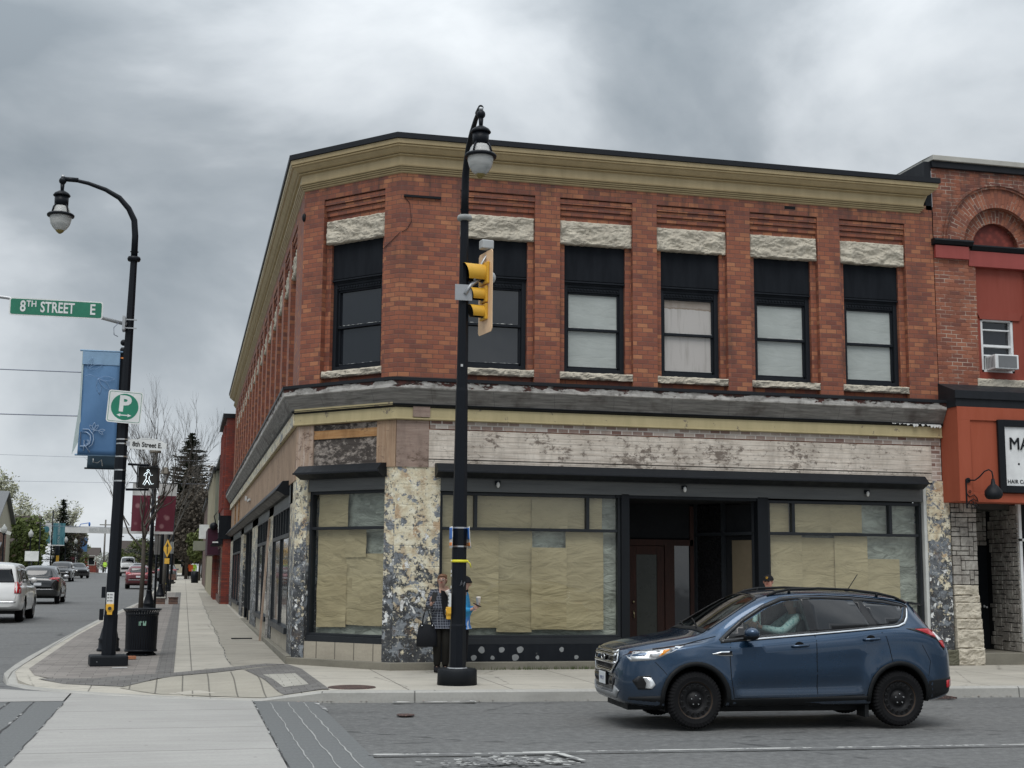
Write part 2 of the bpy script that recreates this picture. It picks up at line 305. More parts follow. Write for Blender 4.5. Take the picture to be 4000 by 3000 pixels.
mat('road paint', paint_fn((.50, .50, .48), (.17, .17, .17), 1.5, .3, .7)); mat('groove line', paint_fn((.05, .05, .05), (.34, .34, .33), 1.2, .3, .8)); mat('groove line pale', paint_fn((.34, .34, .33), (.08, .08, .08), 1.0, .3, .8))
mat('manhole iron', lambda t: {'Base Color': t.mix(t.ramp(t.voro(t.uv, 30), [(.2, 1.), (.5, 0.)]), (.05, .03, .026), (.14, .075, .06)), 'Roughness': .7, 'Normal': t.bump(t.voro(t.uv, 30), .8, .01)})
def paper_fn(t):
    p = t.uv; oi = t.n.new('ShaderNodeObjectInfo').outputs['Random']; p = t.mapv(p); p2 = t.n.new('ShaderNodeVectorMath'); p2.operation = 'ADD'; t.l.new(p, p2.inputs[0]); t.l.new(t.comb(t.math('MULTIPLY', oi, 37.), t.math('MULTIPLY', oi, 11.), 0.), p2.inputs[1]); p = p2.outputs[0]
    a = t.noise(t.mapv(p, (.9, 2.2, 1)), 1.7, 3, .5, 1.5); w = t.noise(t.mapv(p, (.7, 4.5, 1)), 1.5, 3, .5, .8); big = t.noise(p, .9, 2)
    o = t.ramp(big, [(.35, (.375, .29, .165)), (.65, (.47, .37, .22))]); o = t.mix(t.math('MULTIPLY', oi, .35), o, (.34, .285, .19))
    cr = t.ramp(t.math('ABSOLUTE', t.math('SUBTRACT', w, .5)), [(.0, .35), (.02, 0.)]); o = t.mix(cr, o, (.25, .20, .12))
    return {'Base Color': o, 'Roughness': .7, 'Normal': t.bump(t.math('ADD', t.math('MULTIPLY', a, 1.2), t.math('MULTIPLY', w, .3)), .5, .07)}
mat('kraft paper', paper_fn)
mat('weed green', col=(.06, .09, .02), rough=.8)
mat('plastic sheet', lambda t: {'Base Color': t.ramp(t.noise(t.mapv(t.uv, (1, 2.4, 1)), 2.2, 5, .6, 1.2), [(.35, (.22, .22, .185)), (.65, (.44, .44, .38))]), 'Roughness': .5, 'Normal': t.bump(t.noise(t.mapv(t.uv, (1, 2.2, 1)), 2.6, 4, .6, 1.), .9, .08)})
mat('pale blind', lambda t: {'Base Color': t.ramp(t.noise(t.ob, 1.4, 3), [(.35, (.46, .475, .45)), (.65, (.54, .555, .53))]), 'Roughness': .7, 'Normal': t.bump(t.noise(t.mapv(t.ob, (1, 1, 3)), 1.6, 3, .5, .6), .35, .05)})
mat('stained board', lambda t: (lambda z: {'Base Color': t.mix(t.ramp(t.math('ADD', t.math('MULTIPLY', t.math('SUBTRACT', z, 6.6), 1.), t.math('MULTIPLY', t.noise(t.ob, 4, 5, .6), .14)), [(.355, 0.), (.37, .95), (.40, .55), (.5, .85)]),
    t.mix(t.ramp(t.noise(t.mapv(t.ob, (7, 1, .6)), 1.6, 5, .6), [(.5, 0.), (.72, .6)]), (.60, .54, .51), (.30, .26, .22)), (.24, .16, .10)), 'Roughness': .6})(t.sep(t.uv)[1]))
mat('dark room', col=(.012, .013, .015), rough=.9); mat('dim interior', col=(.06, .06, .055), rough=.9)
glass_mat('clear glass'); glass_mat('window glass', (.90, .92, .92), .02, .9)
mat('dark pane', lambda t: {'Base Color': (.012, .014, .018, 1), 'Roughness': .04, 'Specular IOR Level': .9, 'Normal': t.bump(t.noise(t.ob, 1.2, 2), .06, .05)})
mat('red door wood', wood_fn((.022, .006, .003), (.045, .012, .006), .1, 'v', 0, (.03, .01, .006), 3.))

# ------------------------------------------------------------------ helpers: meshes
class M:
    """collects faces in a frame, then links them as ONE mesh object"""
    def __init__(s, frame=None): s.v = []; s.f = []; s.mi = []; s.sm = []; s.fr = frame; s.mats = []; s.cur = 0; s.uvs = {}
    def use(s, m):
        m = MATS[m] if isinstance(m, str) else m
        if m not in s.mats: s.mats.append(m)
        s.cur = s.mats.index(m); return s
    def pt(s, p):
        p = Vector(p); return s.fr @ p if s.fr is not None else p
    def face(s, pts, sm=False, uv=None):
        b = len(s.v); s.v += [s.pt(p) for p in pts]; s.f.append(tuple(range(b, b+len(pts)))); s.mi.append(s.cur); s.sm.append(sm)
        if uv: s.uvs[len(s.f)-1] = uv
    def grid(s, rows, close=False, sm=True):
        b = len(s.v); n = len(rows[0])
        for r in rows: s.v += [s.pt(p) for p in r]
        for i in range(len(rows)-1):
            for j in range(n if close else n-1):
                a = b+i*n+j; c = b+i*n+(j+1) % n; s.f.append((a, c, c+n, a+n)); s.mi.append(s.cur); s.sm.append(sm)
    def box(s, x0, x1, y0, y1, z0, z1, rz=0, c=None):
        if x0 > x1: x0, x1 = x1, x0
        if y0 > y1: y0, y1 = y1, y0
        if z0 > z1: z0, z1 = z1, z0
        P = [(x0, y0, z0), (x1, y0, z0), (x1, y1, z0), (x0, y1, z0), (x0, y0, z1), (x1, y0, z1), (x1, y1, z1), (x0, y1, z1)]
        if rz:
            cx, cy = c if c else ((x0+x1)/2, (y0+y1)/2)
            P = [((x-cx)*cos(rz)-(y-cy)*sin(rz)+cx, (x-cx)*sin(rz)+(y-cy)*cos(rz)+cy, z) for x, y, z in P]
        s.hexa(P)
    def hexa(s, P):
        b = len(s.v); s.v += [s.pt(p) for p in P]
        for q in ((0, 3, 2, 1), (4, 5, 6, 7), (0, 1, 5, 4), (1, 2, 6, 5), (2, 3, 7, 6), (3, 0, 4, 7)):
            s.f.append(tuple(b+i for i in q)); s.mi.append(s.cur); s.sm.append(False)
    def prism(s, poly, a, b, axis='y'):
        """2D outline extruded along an axis; poly in the two other coordinates (xz, xy or yz)"""
        f = {'y': lambda p, t: (p[0], t, p[1]), 'z': lambda p, t: (p[0], p[1], t), 'x': lambda p, t: (t, p[0], p[1])}[axis]
        n = len(poly); A = [f(p, a) for p in poly]; B = [f(p, b) for p in poly]
        s.face(A[::-1]); s.face(B)
        for i in range(n): j = (i+1) % n; s.face([A[i], A[j], B[j], B[i]])
    def rings(s, rings, n=16, caps=True, sm=True, rot=0):
        """(x, y, z, r) rings around vertical axis"""
        rows = [[(x+r*cos(2*pi*k/n+rot), y+r*sin(2*pi*k/n+rot), z) for k in range(n)] for x, y, z, r in rings]
        s.grid(rows, True, sm)
        if caps: s.face(rows[0][::-1]); s.face(rows[-1])
    def tube(s, pts, r, n=8, caps=True, sm=True):
        pts = [Vector(p) for p in pts]; R = r if isinstance(r, (list, tuple)) else [r]*len(pts); rows = []
        up = None
        for i, p in enumerate(pts):
            d = (pts[min(i+1, len(pts)-1)]-pts[max(i-1, 0)]); d = d.normalized() if d.length > 1e-9 else Vector((0, 0, 1))
            if up is None: up = Vector((0, 0, 1)) if abs(d.z) < .9 else Vector((1, 0, 0))
            a = d.cross(up); a = a.normalized() if a.length > 1e-6 else d.orthogonal().normalized(); b = d.cross(a); up = b.cross(d)*-1 if False else up
            rows.append([p+(a*cos(2*pi*k/n)+b*sin(2*pi*k/n))*R[i] for k in range(n)])
        s.grid(rows, True, sm)
        if caps: s.face(rows[0][::-1]); s.face(rows[-1])
    def ball(s, c, r, n=12, m=8, sc=(1, 1, 1)):
        rows = []
        for i in range(m+1):
            a = -pi/2+pi*i/m; rr = max(cos(a), 1e-3)
            rows.append([(c[0]+r*rr*cos(2*pi*k/n)*sc[0], c[1]+r*rr*sin(2*pi*k/n)*sc[1], c[2]+r*sin(a)*sc[2]) for k in range(n)])
        s.grid(rows, True, True)
    def disc(s, c, r, nrm='y', n=20, t=.0):
        P = []
        for k in range(n):
            a = 2*pi*k/n; u, v = r*cos(a), r*sin(a)
            P.append({'y': (c[0]+u, c[1], c[2]+v), 'z': (c[0]+u, c[1]+v, c[2]), 'x': (c[0], c[1]+u, c[2]+v)}[nrm])
        s.face(P)
    def build(s, name, parent=None, bevel=0., loc=None, fix=True, uvbox=True, subd=0):
        me = bpy.data.meshes.new(name); me.from_pydata([tuple(v) for v in s.v], [], s.f)
        for m in s.mats: me.materials.append(m)
        for i, p in enumerate(me.polygons): p.material_index = s.mi[i]; p.use_smooth = s.sm[i]
        if uvbox:
            ul = me.uv_layers.new(name='UVMap').data; me.update()
            for p in me.polygons:
                if p.index in s.uvs:
                    for li, q in zip(p.loop_indices, s.uvs[p.index]): ul[li].uv = q
                    continue
                n = p.normal; h = Vector((-n.y, n.x, 0))
                if abs(n.z) > .8 or h.length < 1e-5:
                    for li in p.loop_indices: q = me.vertices[me.loops[li].vertex_index].co; ul[li].uv = (q.x, q.y)
                else:
                    h.normalize()
                    if (abs(h.x) > abs(h.y) and h.x < 0) or (abs(h.y) >= abs(h.x) and h.y < 0): h = -h
                    for li in p.loop_indices: q = me.vertices[me.loops[li].vertex_index].co; ul[li].uv = (q.dot(h), q.z)
        if fix:
            bm = bmesh.new(); bm.from_mesh(me); bmesh.ops.remove_doubles(bm, verts=bm.verts, dist=1e-5)
            bmesh.ops.recalc_face_normals(bm, faces=bm.faces); bm.to_mesh(me); bm.free()
        o = bpy.data.objects.new(name, me); COL.objects.link(o)
        if parent is not None: o.parent = parent
        if loc: o.location = loc
        if bevel:
            b = o.modifiers.new('bevel', 'BEVEL'); b.width = bevel; b.segments = 2; b.limit_method = 'ANGLE'; b.angle_limit = radians(40); b.harden_normals = False
        if subd:
            b = o.modifiers.new('sub', 'SUBSURF'); b.levels = b.render_levels = subd
        return o
def tag(o, label=None, cat=None, group=None, kind=None):
    if label: o['label'] = label
    if cat: o['category'] = cat
    if group: o['group'] = group
    if kind: o['kind'] = kind
    return o
def empty(name, loc=(0, 0, 0), rz=0., label=None, cat=None, group=None):
    o = bpy.data.objects.new(name, None); COL.objects.link(o); o.location = loc; o.rotation_euler = (0, 0, rz); o.empty_display_size = .2
    return tag(o, label, cat, group)
def copy_tree(o, parent=None):
    c = o.copy(); COL.objects.link(c)
    if parent is not None: c.parent = parent
    for ch in list(o.children): copy_tree(ch, c)
    return c
def text_mesh(name, txt, size, m, parent=None, loc=(0, 0, 0), rot=(pi/2, 0, 0), ext=.003, align='CENTER', sx=1., bold=.0, space=1.):
    c = bpy.data.curves.new(name, 'FONT'); c.body = txt; c.size = size; c.extrude = ext; c.align_x = align; c.align_y = 'CENTER'; c.offset = bold; c.space_character = space; c.resolution_u = 3
    o = bpy.data.objects.new(name, c); COL.objects.link(o)
    me = bpy.data.meshes.new_from_object(o.evaluated_get(bpy.context.evaluated_depsgraph_get())); bpy.data.objects.remove(o)
    me.name = name; me.materials.clear(); me.materials.append(MATS[m])
    for v in me.vertices: v.co.x *= sx
    o = bpy.data.objects.new(name, me); COL.objects.link(o); o.parent = parent; o.location = loc; o.rotation_euler = rot
    return o
def clip_poly_mesh(poly, step, zf, m, name, parent=None, uv=True, thick=0.):
    """a flat outline cut into a grid and laid on the height function zf(x, y)"""
    bm = bmesh.new(); vs_ = [bm.verts.new((x, y, 0)) for x, y in poly]; bm.faces.new(vs_)
    xs = [p[0] for p in poly]; ys = [p[1] for p in poly]
    def cuts(a, b, st, ax):
        k = math.ceil(a/st)*st
        while k < b:
            co = (k, 0, 0) if ax == 0 else (0, k, 0); no = (1, 0, 0) if ax == 0 else (0, 1, 0)
            bmesh.ops.bisect_plane(bm, geom=bm.verts[:]+bm.edges[:]+bm.faces[:], plane_co=co, plane_no=no, dist=1e-6); k += st
    cuts(min(xs), max(xs), step[0], 0); cuts(min(ys), max(ys), step[1], 1)
    for v in bm.verts: v.co.z = zf(v.co.x, v.co.y)
    bmesh.ops.recalc_face_normals(bm, faces=bm.faces)
    if sum(f.normal.z for f in bm.faces) < 0: bmesh.ops.reverse_faces(bm, faces=bm.faces)
    if thick:
        r = bmesh.ops.extrude_face_region(bm, geom=bm.faces[:])
        for v in [g for g in r['geom'] if isinstance(g, bmesh.types.BMVert)]: v.co.z -= thick
        bmesh.ops.recalc_face_normals(bm, faces=bm.faces)
    me = bpy.data.meshes.new(name); ul = bm.loops.layers.uv.new('UVMap')
    for f in bm.faces:
        for lp in f.loops: lp[ul].uv = (lp.vert.co.x, lp.vert.co.y)
    bm.to_mesh(me); bm.free(); me.materials.append(MATS[m]); o = bpy.data.objects.new(name, me); COL.objects.link(o)
    if parent: o.parent = parent
    return o
def gz(y):
    """the side street climbs gently away from the corner"""
    return 0. if y < 0 else .007*y if y < 30 else .21+.0085*(min(y, 185)-30) - max(0, y-185)*.004
mat('soffit boards', lambda t: (lambda g, j, d: {'Base Color': t.mix(j, (.02, .02, .02), t.mix(d, t.mix(t.ramp(g, [(.3, 0.), (.7, 1.)]), (.11, .105, .097), (.30, .285, .265)), (.05, .035, .03))), 'Roughness': .8, 'Normal': t.bump(g, .5, .006)})(
    t.noise(t.mapv(t.uv, (1.2, 14, 1)), 1.6, 6, .6, .6), t.ramp(t.math('FRACT', t.math('DIVIDE', t.sep(t.uv)[0], 1.15)), [(.0, 0.), (.006, 1.)]), t.ramp(t.noise(t.uv, 1.9, 5, .6), [(.5, 0.), (.72, .8)])))
# ------------------------------------------------------------------ ground, roads, pavements
def ramp_k(x, y):       # dropped kerb at the crossing corner
    d = min(1, max(0, ((x+3.9)*-.5+(y+2.2)*-.87+1.2)/1.6)); e = min(1, max(0, (-1.6-x)/.8))*min(1, max(0, (x+7.)/.9))
    return d*d*(3-2*d)*e
def swz(x, y): return gz(y) - .125*ramp_k(x, y)
def rdz(x, y): return gz(y) - .14
tag(clip_poly_mesh([(-700, -120), (700, -120), (700, 900), (-700, 900)], (100, 15), lambda x, y: gz(y)-.16, 'asphalt', 'ground'), kind='structure')
mat('grass', lambda t: {'Base Color': t.ramp(t.noise(t.uv, 3, 6, .7), [(.3, (.03, .05, .015)), (.7, (.09, .12, .04))]), 'Roughness': .95})
tag(clip_poly_mesh([(-300, 18), (-19.5, 18), (-19.5, 500), (-300, 500)], (50, 15), lambda x, y: gz(y)-.03, 'grass', 'lawn'), kind='structure')
tag(clip_poly_mesh([(-19.5, 8), (-17, 8), (-17, 420), (-19.5, 420)], (4, 15), lambda x, y: gz(y), 'sidewalk concrete', 'sidewalk', thick=.2), kind='structure')
tag(clip_poly_mesh([(-17, -2), (-5.4, -2), (-5.4, 420), (-17, 420)], (6, 15), lambda x, y: rdz(x, y)-.004, 'asphalt', 'road'), kind='structure')
SW = [(-5.45, 420), (-5.45, 40), (-5.8, 31), (-6.1, 23), (-6.25, 15), (-6.35, 8), (-6.4, 2), (-6.36, .4), (-6.2, -.5), (-5.85, -1.25), (-5.3, -1.95), (-4.6, -2.6), (-3.8, -3.15), (-3.1, -3.55), (-2.5, -3.8), (-1.6, -4.0), (-.5, -4.1), (3, -4.35), (8, -4.6), (13, -4.95), (60, -5.4), (60, 60), (0, 60), (0, 420)]
tag(clip_poly_mesh(SW, (.8, .8), swz, 'sidewalk concrete', 'sidewalk', thick=.25), kind='structure')
# kerb: a band along the edge, its outer face a real step
def kerb(pts, w=.17, name='kerb'):
    b = M().use('kerb concrete'); rows = []; L = 0
    for i, p in enumerate(pts):
        a = Vector(pts[max(0, i-1)]); c = Vector(pts[min(len(pts)-1, i+1)]); d = (c-a).normalized(); n = Vector((-d.y, d.x))
        z = swz(*p)+.006; zr = rdz(*p)-.1
        if ramp_k(*p) > .5: z = rdz(*p)+.022
        q = Vector(p)
        rows.append([(*(q+n*0.02), z-.05), (*(q+n*.0), z), (*(q-n*(w-.03)), z), (*(q-n*w), z-.025), (*(q-n*(w+.02)), zr)])
    b.grid(rows, False, False); o = b.build(name); return tag(o, kind='structure')
KP = [(-5.45, 60), (-5.45, 40), (-5.8, 31), (-6.1, 23), (-6.25, 15), (-6.35, 8), (-6.4, 4), (-6.4, 2), (-6.36, .4), (-6.2, -.5), (-5.85, -1.25), (-5.3, -1.95), (-4.6, -2.6), (-3.8, -3.15), (-3.1, -3.55), (-2.5, -3.8), (-1.6, -4.0), (-.5, -4.1), (3, -4.35), (8, -4.6), (13, -4.95), (20, -5.1)]
kk = []
for a, c in zip(KP[:-1], KP[1:]):
    n = max(1, int((Vector(a)-Vector(c)).length/.5)); kk += [tuple(Vector(a).lerp(Vector(c), i/n)) for i in range(n)]
kerb(kk+[KP[-1]])
def lay(poly, m, name, lift=.004, step=(.4, .4), zf=swz): return tag(clip_poly_mesh(poly, step, lambda x, y: zf(x, y)+lift, m, name), kind='structure')
lay([(-6.2, 12), (-6.2, 1), (-6.0, -.1), (-5.5, -.85), (-4.95, -1.3), (-3.8, -.45), (-3.8, 60), (-5.3, 60), (-5.6, 34), (-6.0, 22)], 'grey pavers', 'paving')
lay([(-4.05, 60), (-4.05, -.3), (-3.75, -.1), (-3.75, 60)], 'dark pavers', 'paving', .008)
lay([(-5.9, -.5), (-5.45, -1.15), (-4.5, -1.75), (-3.1, -.25), (-1.75, 1.6), (-2.1, 1.75), (-3.9, -.35), (-4.95, -.85)], 'dark pavers', 'paving', .009)
lay([(-4.55, -1.85), (-3.0, -.32), (-2.55, .2), (-2.15, -3.75), (-2.6, -3.62), (-3.2, -3.3), (-3.9, -2.9)], 'ramp concrete', 'paving', .010)
lay([(-2.55, .3), (-1.72, 1.55), (-1.55, .4), (-1.5, -3.85), (-2.15, -3.7)], 'dark pavers', 'paving', .012)
lay([(-2.3, -.9), (-1.75, -.7), (-1.72, -2.9), (-2.1, -2.9)], 'worn white pavers', 'paving', .016)
tag(M().use('manhole iron').build('x') if False else (lambda b: (b.rings([(-1.13, -3.5, .0, .36), (-1.13, -3.5, .010, .355)], 28, True, False), b.rings([(-1.13, -3.5, .010, .31), (-1.13, -3.5, .016, .305)], 28, True, False), b.build('manhole_cover'))[-1])(M().use('manhole iron')), 'rusty brown round manhole cover set in the pale sidewalk concrete', 'manhole cover')
lay([(-5.22, -2.15), (-4.6, -2.74), (-3.8, -3.3), (-3.1, -3.7), (-2.62, -3.92), (-2.62, -24), (-5.2, -24)], 'crosswalk concrete', 'crosswalk', .004, (3, 3), rdz)
lay([(-17, -1.2), (-6.55, -1.2), (-5.9, -1.75), (-5.25, -2.2), (-5.25, -3.55), (-17, -3.55)], 'crosswalk concrete', 'crosswalk', .005, (3, 3), rdz)
lay([(-2.6, -3.95), (-1.72, -4.2), (-1.72, -24), (-2.6, -24)], 'grooved asphalt', 'crosswalk', .004, (3, 3), rdz)
lay([(-9, -3.58), (-5.22, -3.58), (-5.22, -24), (-9, -24)], 'grooved asphalt', 'crosswalk', .003, (3, 3), rdz)
lay([(-17, -.1), (-6.7, -.1), (-6.5, -1.15), (-17, -1.15)], 'grooved asphalt', 'crosswalk', .003, (3, 3), rdz)
def lines(xs, y0, y1, m, w=.02, wob=.012, lift=.009):
    b = M().use(m)
    for x in xs:
        rows = []; k = int(abs(y1-y0)/.25)
        for i in range(k+1):
            y = y0+(y1-y0)*i/k; o = random.uniform(-wob, wob); ww = w*random.uniform(.5, 1.4)
            rows.append([(x+o-ww/2, y, rdz(x, y)+lift), (x+o+ww/2, y, rdz(x, y)+lift)])
        b.grid(rows, False, False)
    return tag(b.build('paving_joint'), kind='structure')
lines([-2.38, -2.14, -1.92], -4.3, -22, 'groove line pale', .014)
lines([-5.62, -5.97, -6.33, -6.7, -7.07, -7.45], -3.62, -22, 'groove line', .022)
lines([-5.215, -2.61], -3.9, -22, 'groove line', .016)
def stripe(p0, p1, w, m='road paint', lift=.01, wob=.01):
    a, c = Vector(p0), Vector(p1); d = (c-a); n = Vector((-d.y, d.x)).normalized(); k = max(2, int(d.length/.25)); b = M().use(m); rows = []
    for i in range(k+1):
        q = a+d*i/k; ww = w/2+random.uniform(-wob, wob)
        rows.append([(q.x-n.x*ww, q.y-n.y*ww, rdz(q.x, q.y)+lift), (q.x+n.x*ww, q.y+n.y*ww, rdz(q.x, q.y)+lift)])
    b.grid(rows, False, False); return tag(b.build('road_marking'), kind='structure')
stripe((-.15, -10.1), (30, -11.9), .06)
stripe((-1.75, -10.0), (.2, -10.2), .07); stripe((.2, -10.2), (.3, -10.8), .06)
b = M().use('road paint')
for i in range(150):
    x = random.gauss(-.42, .42); y = -10.75+random.gauss(0, .16)-(.06*x); a = random.random()*3; r = random.uniform(.02, .07)
    b.face([(x+r*cos(a+k*1.57+random.random()*.5)*random.uniform(.4, 1), y+.7*r*sin(a+k*1.57), rdz(x, y)+.009+i*.00003) for k in range(4)])
tag(b.build('road_marking'), kind='structure')
stripe((-.65, -4.45), (.55, -4.5), .12, wob=.05); stripe((-1.74, -4.4), (-1.7, -5.6), .05, wob=.03)
lay([(-2.75, 1.6), (-2.55, .35), (-1.75, 1.62), (-1.76, 60), (-2.75, 60)], 'aged concrete', 'paving', .006)
b = M().use('groove line'); b.grid([[(-2.765+.02*sin(y*1.3), y, swz(-2.78, y)+.011), (-2.755+.02*sin(y*1.3)+.012*sin(y*7), y, swz(-2.76, y)+.011)] for y in [1.5+.25*i for i in range(160)]], False, False); tag(b.build('paving_joint'), kind='structure')

b = M().use('manhole iron'); [b.box(7.35+.09*i, 7.39+.09*i, -5.12, -4.88, -.139, -.118) for i in range(7)]; b.box(7.3, 8.0, -5.16, -5.12, -.139, -.115); b.box(7.3, 8.0, -4.88, -4.84, -.139, -.115); b.box(7.3, 7.34, -5.12, -4.88, -.139, -.115); b.box(7.96, 8.0, -5.12, -4.88, -.139, -.115); tag(b.build('storm_drain'), 'iron storm drain grate at the kerb behind the blue SUV', 'storm drain')
b = M().use('manhole iron'); b.rings([(-.75, -6.2, -.142, .12), (-.75, -6.2, -.128, .115)], 20); tag(b.build('valve_cover'), 'small round iron cover in the asphalt between crosswalk and SUV', 'valve cover')
rw = random.Random(5); b = M().use('weed green')
for i in range(260):
    x = rw.choice((rw.gauss(2.55, .3), rw.gauss(3.4, .25), rw.uniform(1.3, 4.2))); y = -.12-abs(rw.gauss(0, .03)); h = rw.uniform(.02, .09); a = rw.uniform(0, 6.28); w = .006
    b.face([(x-w*cos(a), y-w*sin(a), 0), (x+w*cos(a), y+w*sin(a), 0), (x+rw.uniform(-.03, .03), y+rw.uniform(-.03, .01), h)])
tag(b.build('weeds', fix=False), 'thin green weeds along the foot of the storefront plinth', 'weeds', kind='stuff')
b = M().use('plywood grey'); rw = random.Random(9)
for i in range(420):
    k = rw.random(); x = rw.uniform(-2, 12); y = -4.18-.065*(x+.5)-abs(rw.gauss(0, .07)) if x > -.5 else -4.15-abs(rw.gauss(0, .05)); s_ = rw.uniform(.006, .022); a = rw.uniform(0, 6.28)
    b.face([(x+s_*cos(a+q)*(1 if q % 2 else .6), y+s_*sin(a+q), -.137+rw.uniform(.001, .006)) for q in (0, 1.4, 3., 4.6)])
tag(b.build('gutter_litter', fix=False), 'dry leaves and grit scattered in the gutter along the kerb', 'leaf litter', kind='stuff')
# ------------------------------------------------------------------ corner building
def frame(ox, oy, ux, uy):
    u = Vector((ux, uy, 0)).normalized(); n = Vector((-u.y, u.x, 0)); m = Matrix.Identity(4)
    for i in range(3): m[i][0] = u[i]; m[i][1] = n[i]
    m[0][3] = ox; m[1][3] = oy; return m
C1, C2, FX, LY = Vector((0, 0)), Vector((-1.641, 1.760)), 11.04, 37.9
FF = frame(0, 0, 1, 0); FC = frame(C2.x, C2.y, 1.641, -1.760); FL = frame(C2.x, LY, 0, -1)
LC, LL = (C1-C2).length, LY-C2.y
BT = empty('brick_corner_building', (0, 0, 0), 0, 'two storey red brick corner building with peeling storefront, papered windows and tan cornice', 'building')
def off_path(o, rx=FX, mitre_r=None):
    nf = Vector((0, -1)); d = (C2-C1).normalized(); nc = Vector((-d.y, d.x)); nc = nc if nc.y < 0 else -nc; nl = Vector((-1, 0))
    def isec(a, na, b_, nb):
        A = Matrix(((na.x, na.y), (nb.x, nb.y))); return A.inverted() @ Vector((a.dot(na)+o, b_.dot(nb)+o))
    return [Vector((rx if mitre_r is None else mitre_r+o, -o)), isec(C1, nf, C2, nc), isec(C1, nc, C2, nl), Vector((C2.x-o, LY))]
def sweep(name, m, prof, mitre_r=None, rx=FX, seg=None, label=None, bevel=0):
    b = M().use(m); dist = [0, FX, FX+LC, FX+LC+LL]
    paths = [off_path(o, rx, mitre_r) for o, z in prof]; ss = [0]
    for (o, z), (o2, z2) in zip(prof, prof[1:]): ss.append(ss[-1]+math.hypot(o-o2, z-z2))
    for k in (seg if seg is not None else (0, 1, 2)):
        for i in range(len(prof)-1):
            a0, a1 = paths[i][k], paths[i][k+1]; c0, c1 = paths[i+1][k], paths[i+1][k+1]; n = 1 if k < 2 else 6
            for j in range(n):
                t0, t1 = j/n, (j+1)/n; p = a0.lerp(a1, t0), a0.lerp(a1, t1), c0.lerp(c1, t1), c0.lerp(c1, t0)
                z0, z1 = prof[i][1], prof[i+1][1]; u0 = -(dist[k]+(dist[k+1]-dist[k])*t0); u1 = -(dist[k]+(dist[k+1]-dist[k])*t1); v0, v1 = 10-ss[i], 10-ss[i+1]
                b.face([(p[1].x, p[1].y, z0), (p[0].x, p[0].y, z0), (p[3].x, p[3].y, z1), (p[2].x, p[2].y, z1)], uv=[(u1, v0), (u0, v0), (u0, v1), (u1, v1)])
    if 0 in (seg if seg is not None else (0,)):
        b.face([(paths[i][0].x, paths[i][0].y, prof[i][1]) for i in range(len(prof))]+[(paths[-1][0].x, .02, prof[-1][1]), (paths[0][0].x, .02, prof[0][1])])
    o = b.build(name, BT, bevel)
    if label: tag(o, label)
    return o
def upper_wall(fr, L, centers, hw=.61, pw=.73):
    b = M(fr).use('red brick'); x = 0
    for c in centers:
        if c-pw > x+1e-4: b.box(x, c-pw, 0, .45, 5.2, 8.88)
        b.box(c-pw, c-hw, .12, .45, 5.2, 8.88); b.box(c+hw, c+pw, .12, .45, 5.2, 8.88)
        b.box(c-hw, c+hw, .12, .45, 8.02, 8.88); b.box(c-hw, c+hw, .12, .45, 5.2, 5.5)
        for i in range(3): b.box(c-pw, c+pw, .025+.03*i, .115, 8.765-.105*i, 8.86-.105*i)
        x = c+pw
    b.box(x, L, 0, .45, 5.2, 8.88); b.box(0, L, 0, .45, 8.88, 9.3)
    b.box(0, L, .6, .7, 5., 9.3); b.box(0, L, .02, .4, 4.3, 5.2)
    return b.build('brick_wall', BT)
FCEN = [1.855, 3.81, 5.765, 7.72, 9.67]; CCEN = [LC-1.135]; LCEN = sorted([LY-(4.1+2.08*i) for i in range(16)])
upper_wall(FF, FX, FCEN); upper_wall(FC, LC, CCEN, .63, .755); upper_wall(FL, LL, LCEN)
def rock(name, x0, x1, z0, z1, y, parent, depth=.05, seed=0, m='rock faced limestone'):
    from mathutils import noise
    b = M().use(m); nx, nz = max(6, int((x1-x0)/.03)), max(4, int((z1-z0)/.022)); rows = []
    for j in range(nz+1):
        r = []
        for i in range(nx+1):
            u, v = i/nx, j/nz; x, z = x0+(x1-x0)*u, z0+(z1-z0)*v
            e = min(1, min(u, 1-u)*(x1-x0)/.02, min(v, 1-v)*(z1-z0)/.016)
            q = noise.noise(Vector((x*4+seed, z*7, seed*1.7))) + .8*abs(noise.noise(Vector((x*9+z*5, z*13, seed))))-.2
            dd = depth*e*(.45+.9*q) + .012*noise.noise(Vector((x*24, z*24, seed)))
            r.append((x+(.008*noise.noise(Vector((z*20, seed, x))) if i in (0, nx) else 0), y-dd, z+(.01*noise.noise(Vector((x*14, seed, z))) if j in (0, nz) else 0)))
        rows.append(r)
    b.grid(rows, False, False)
    for A, B in ((rows[0], 1), (rows[-1], 0)): b.grid([A, [(p[0], y+.2, p[2]) for p in A]], False, False)
    for i in (0, -1): b.grid([[r[i] for r in rows], [(r[i][0], y+.2, r[i][2]) for r in rows]], False, False)
    o = b.build(name, parent); return o
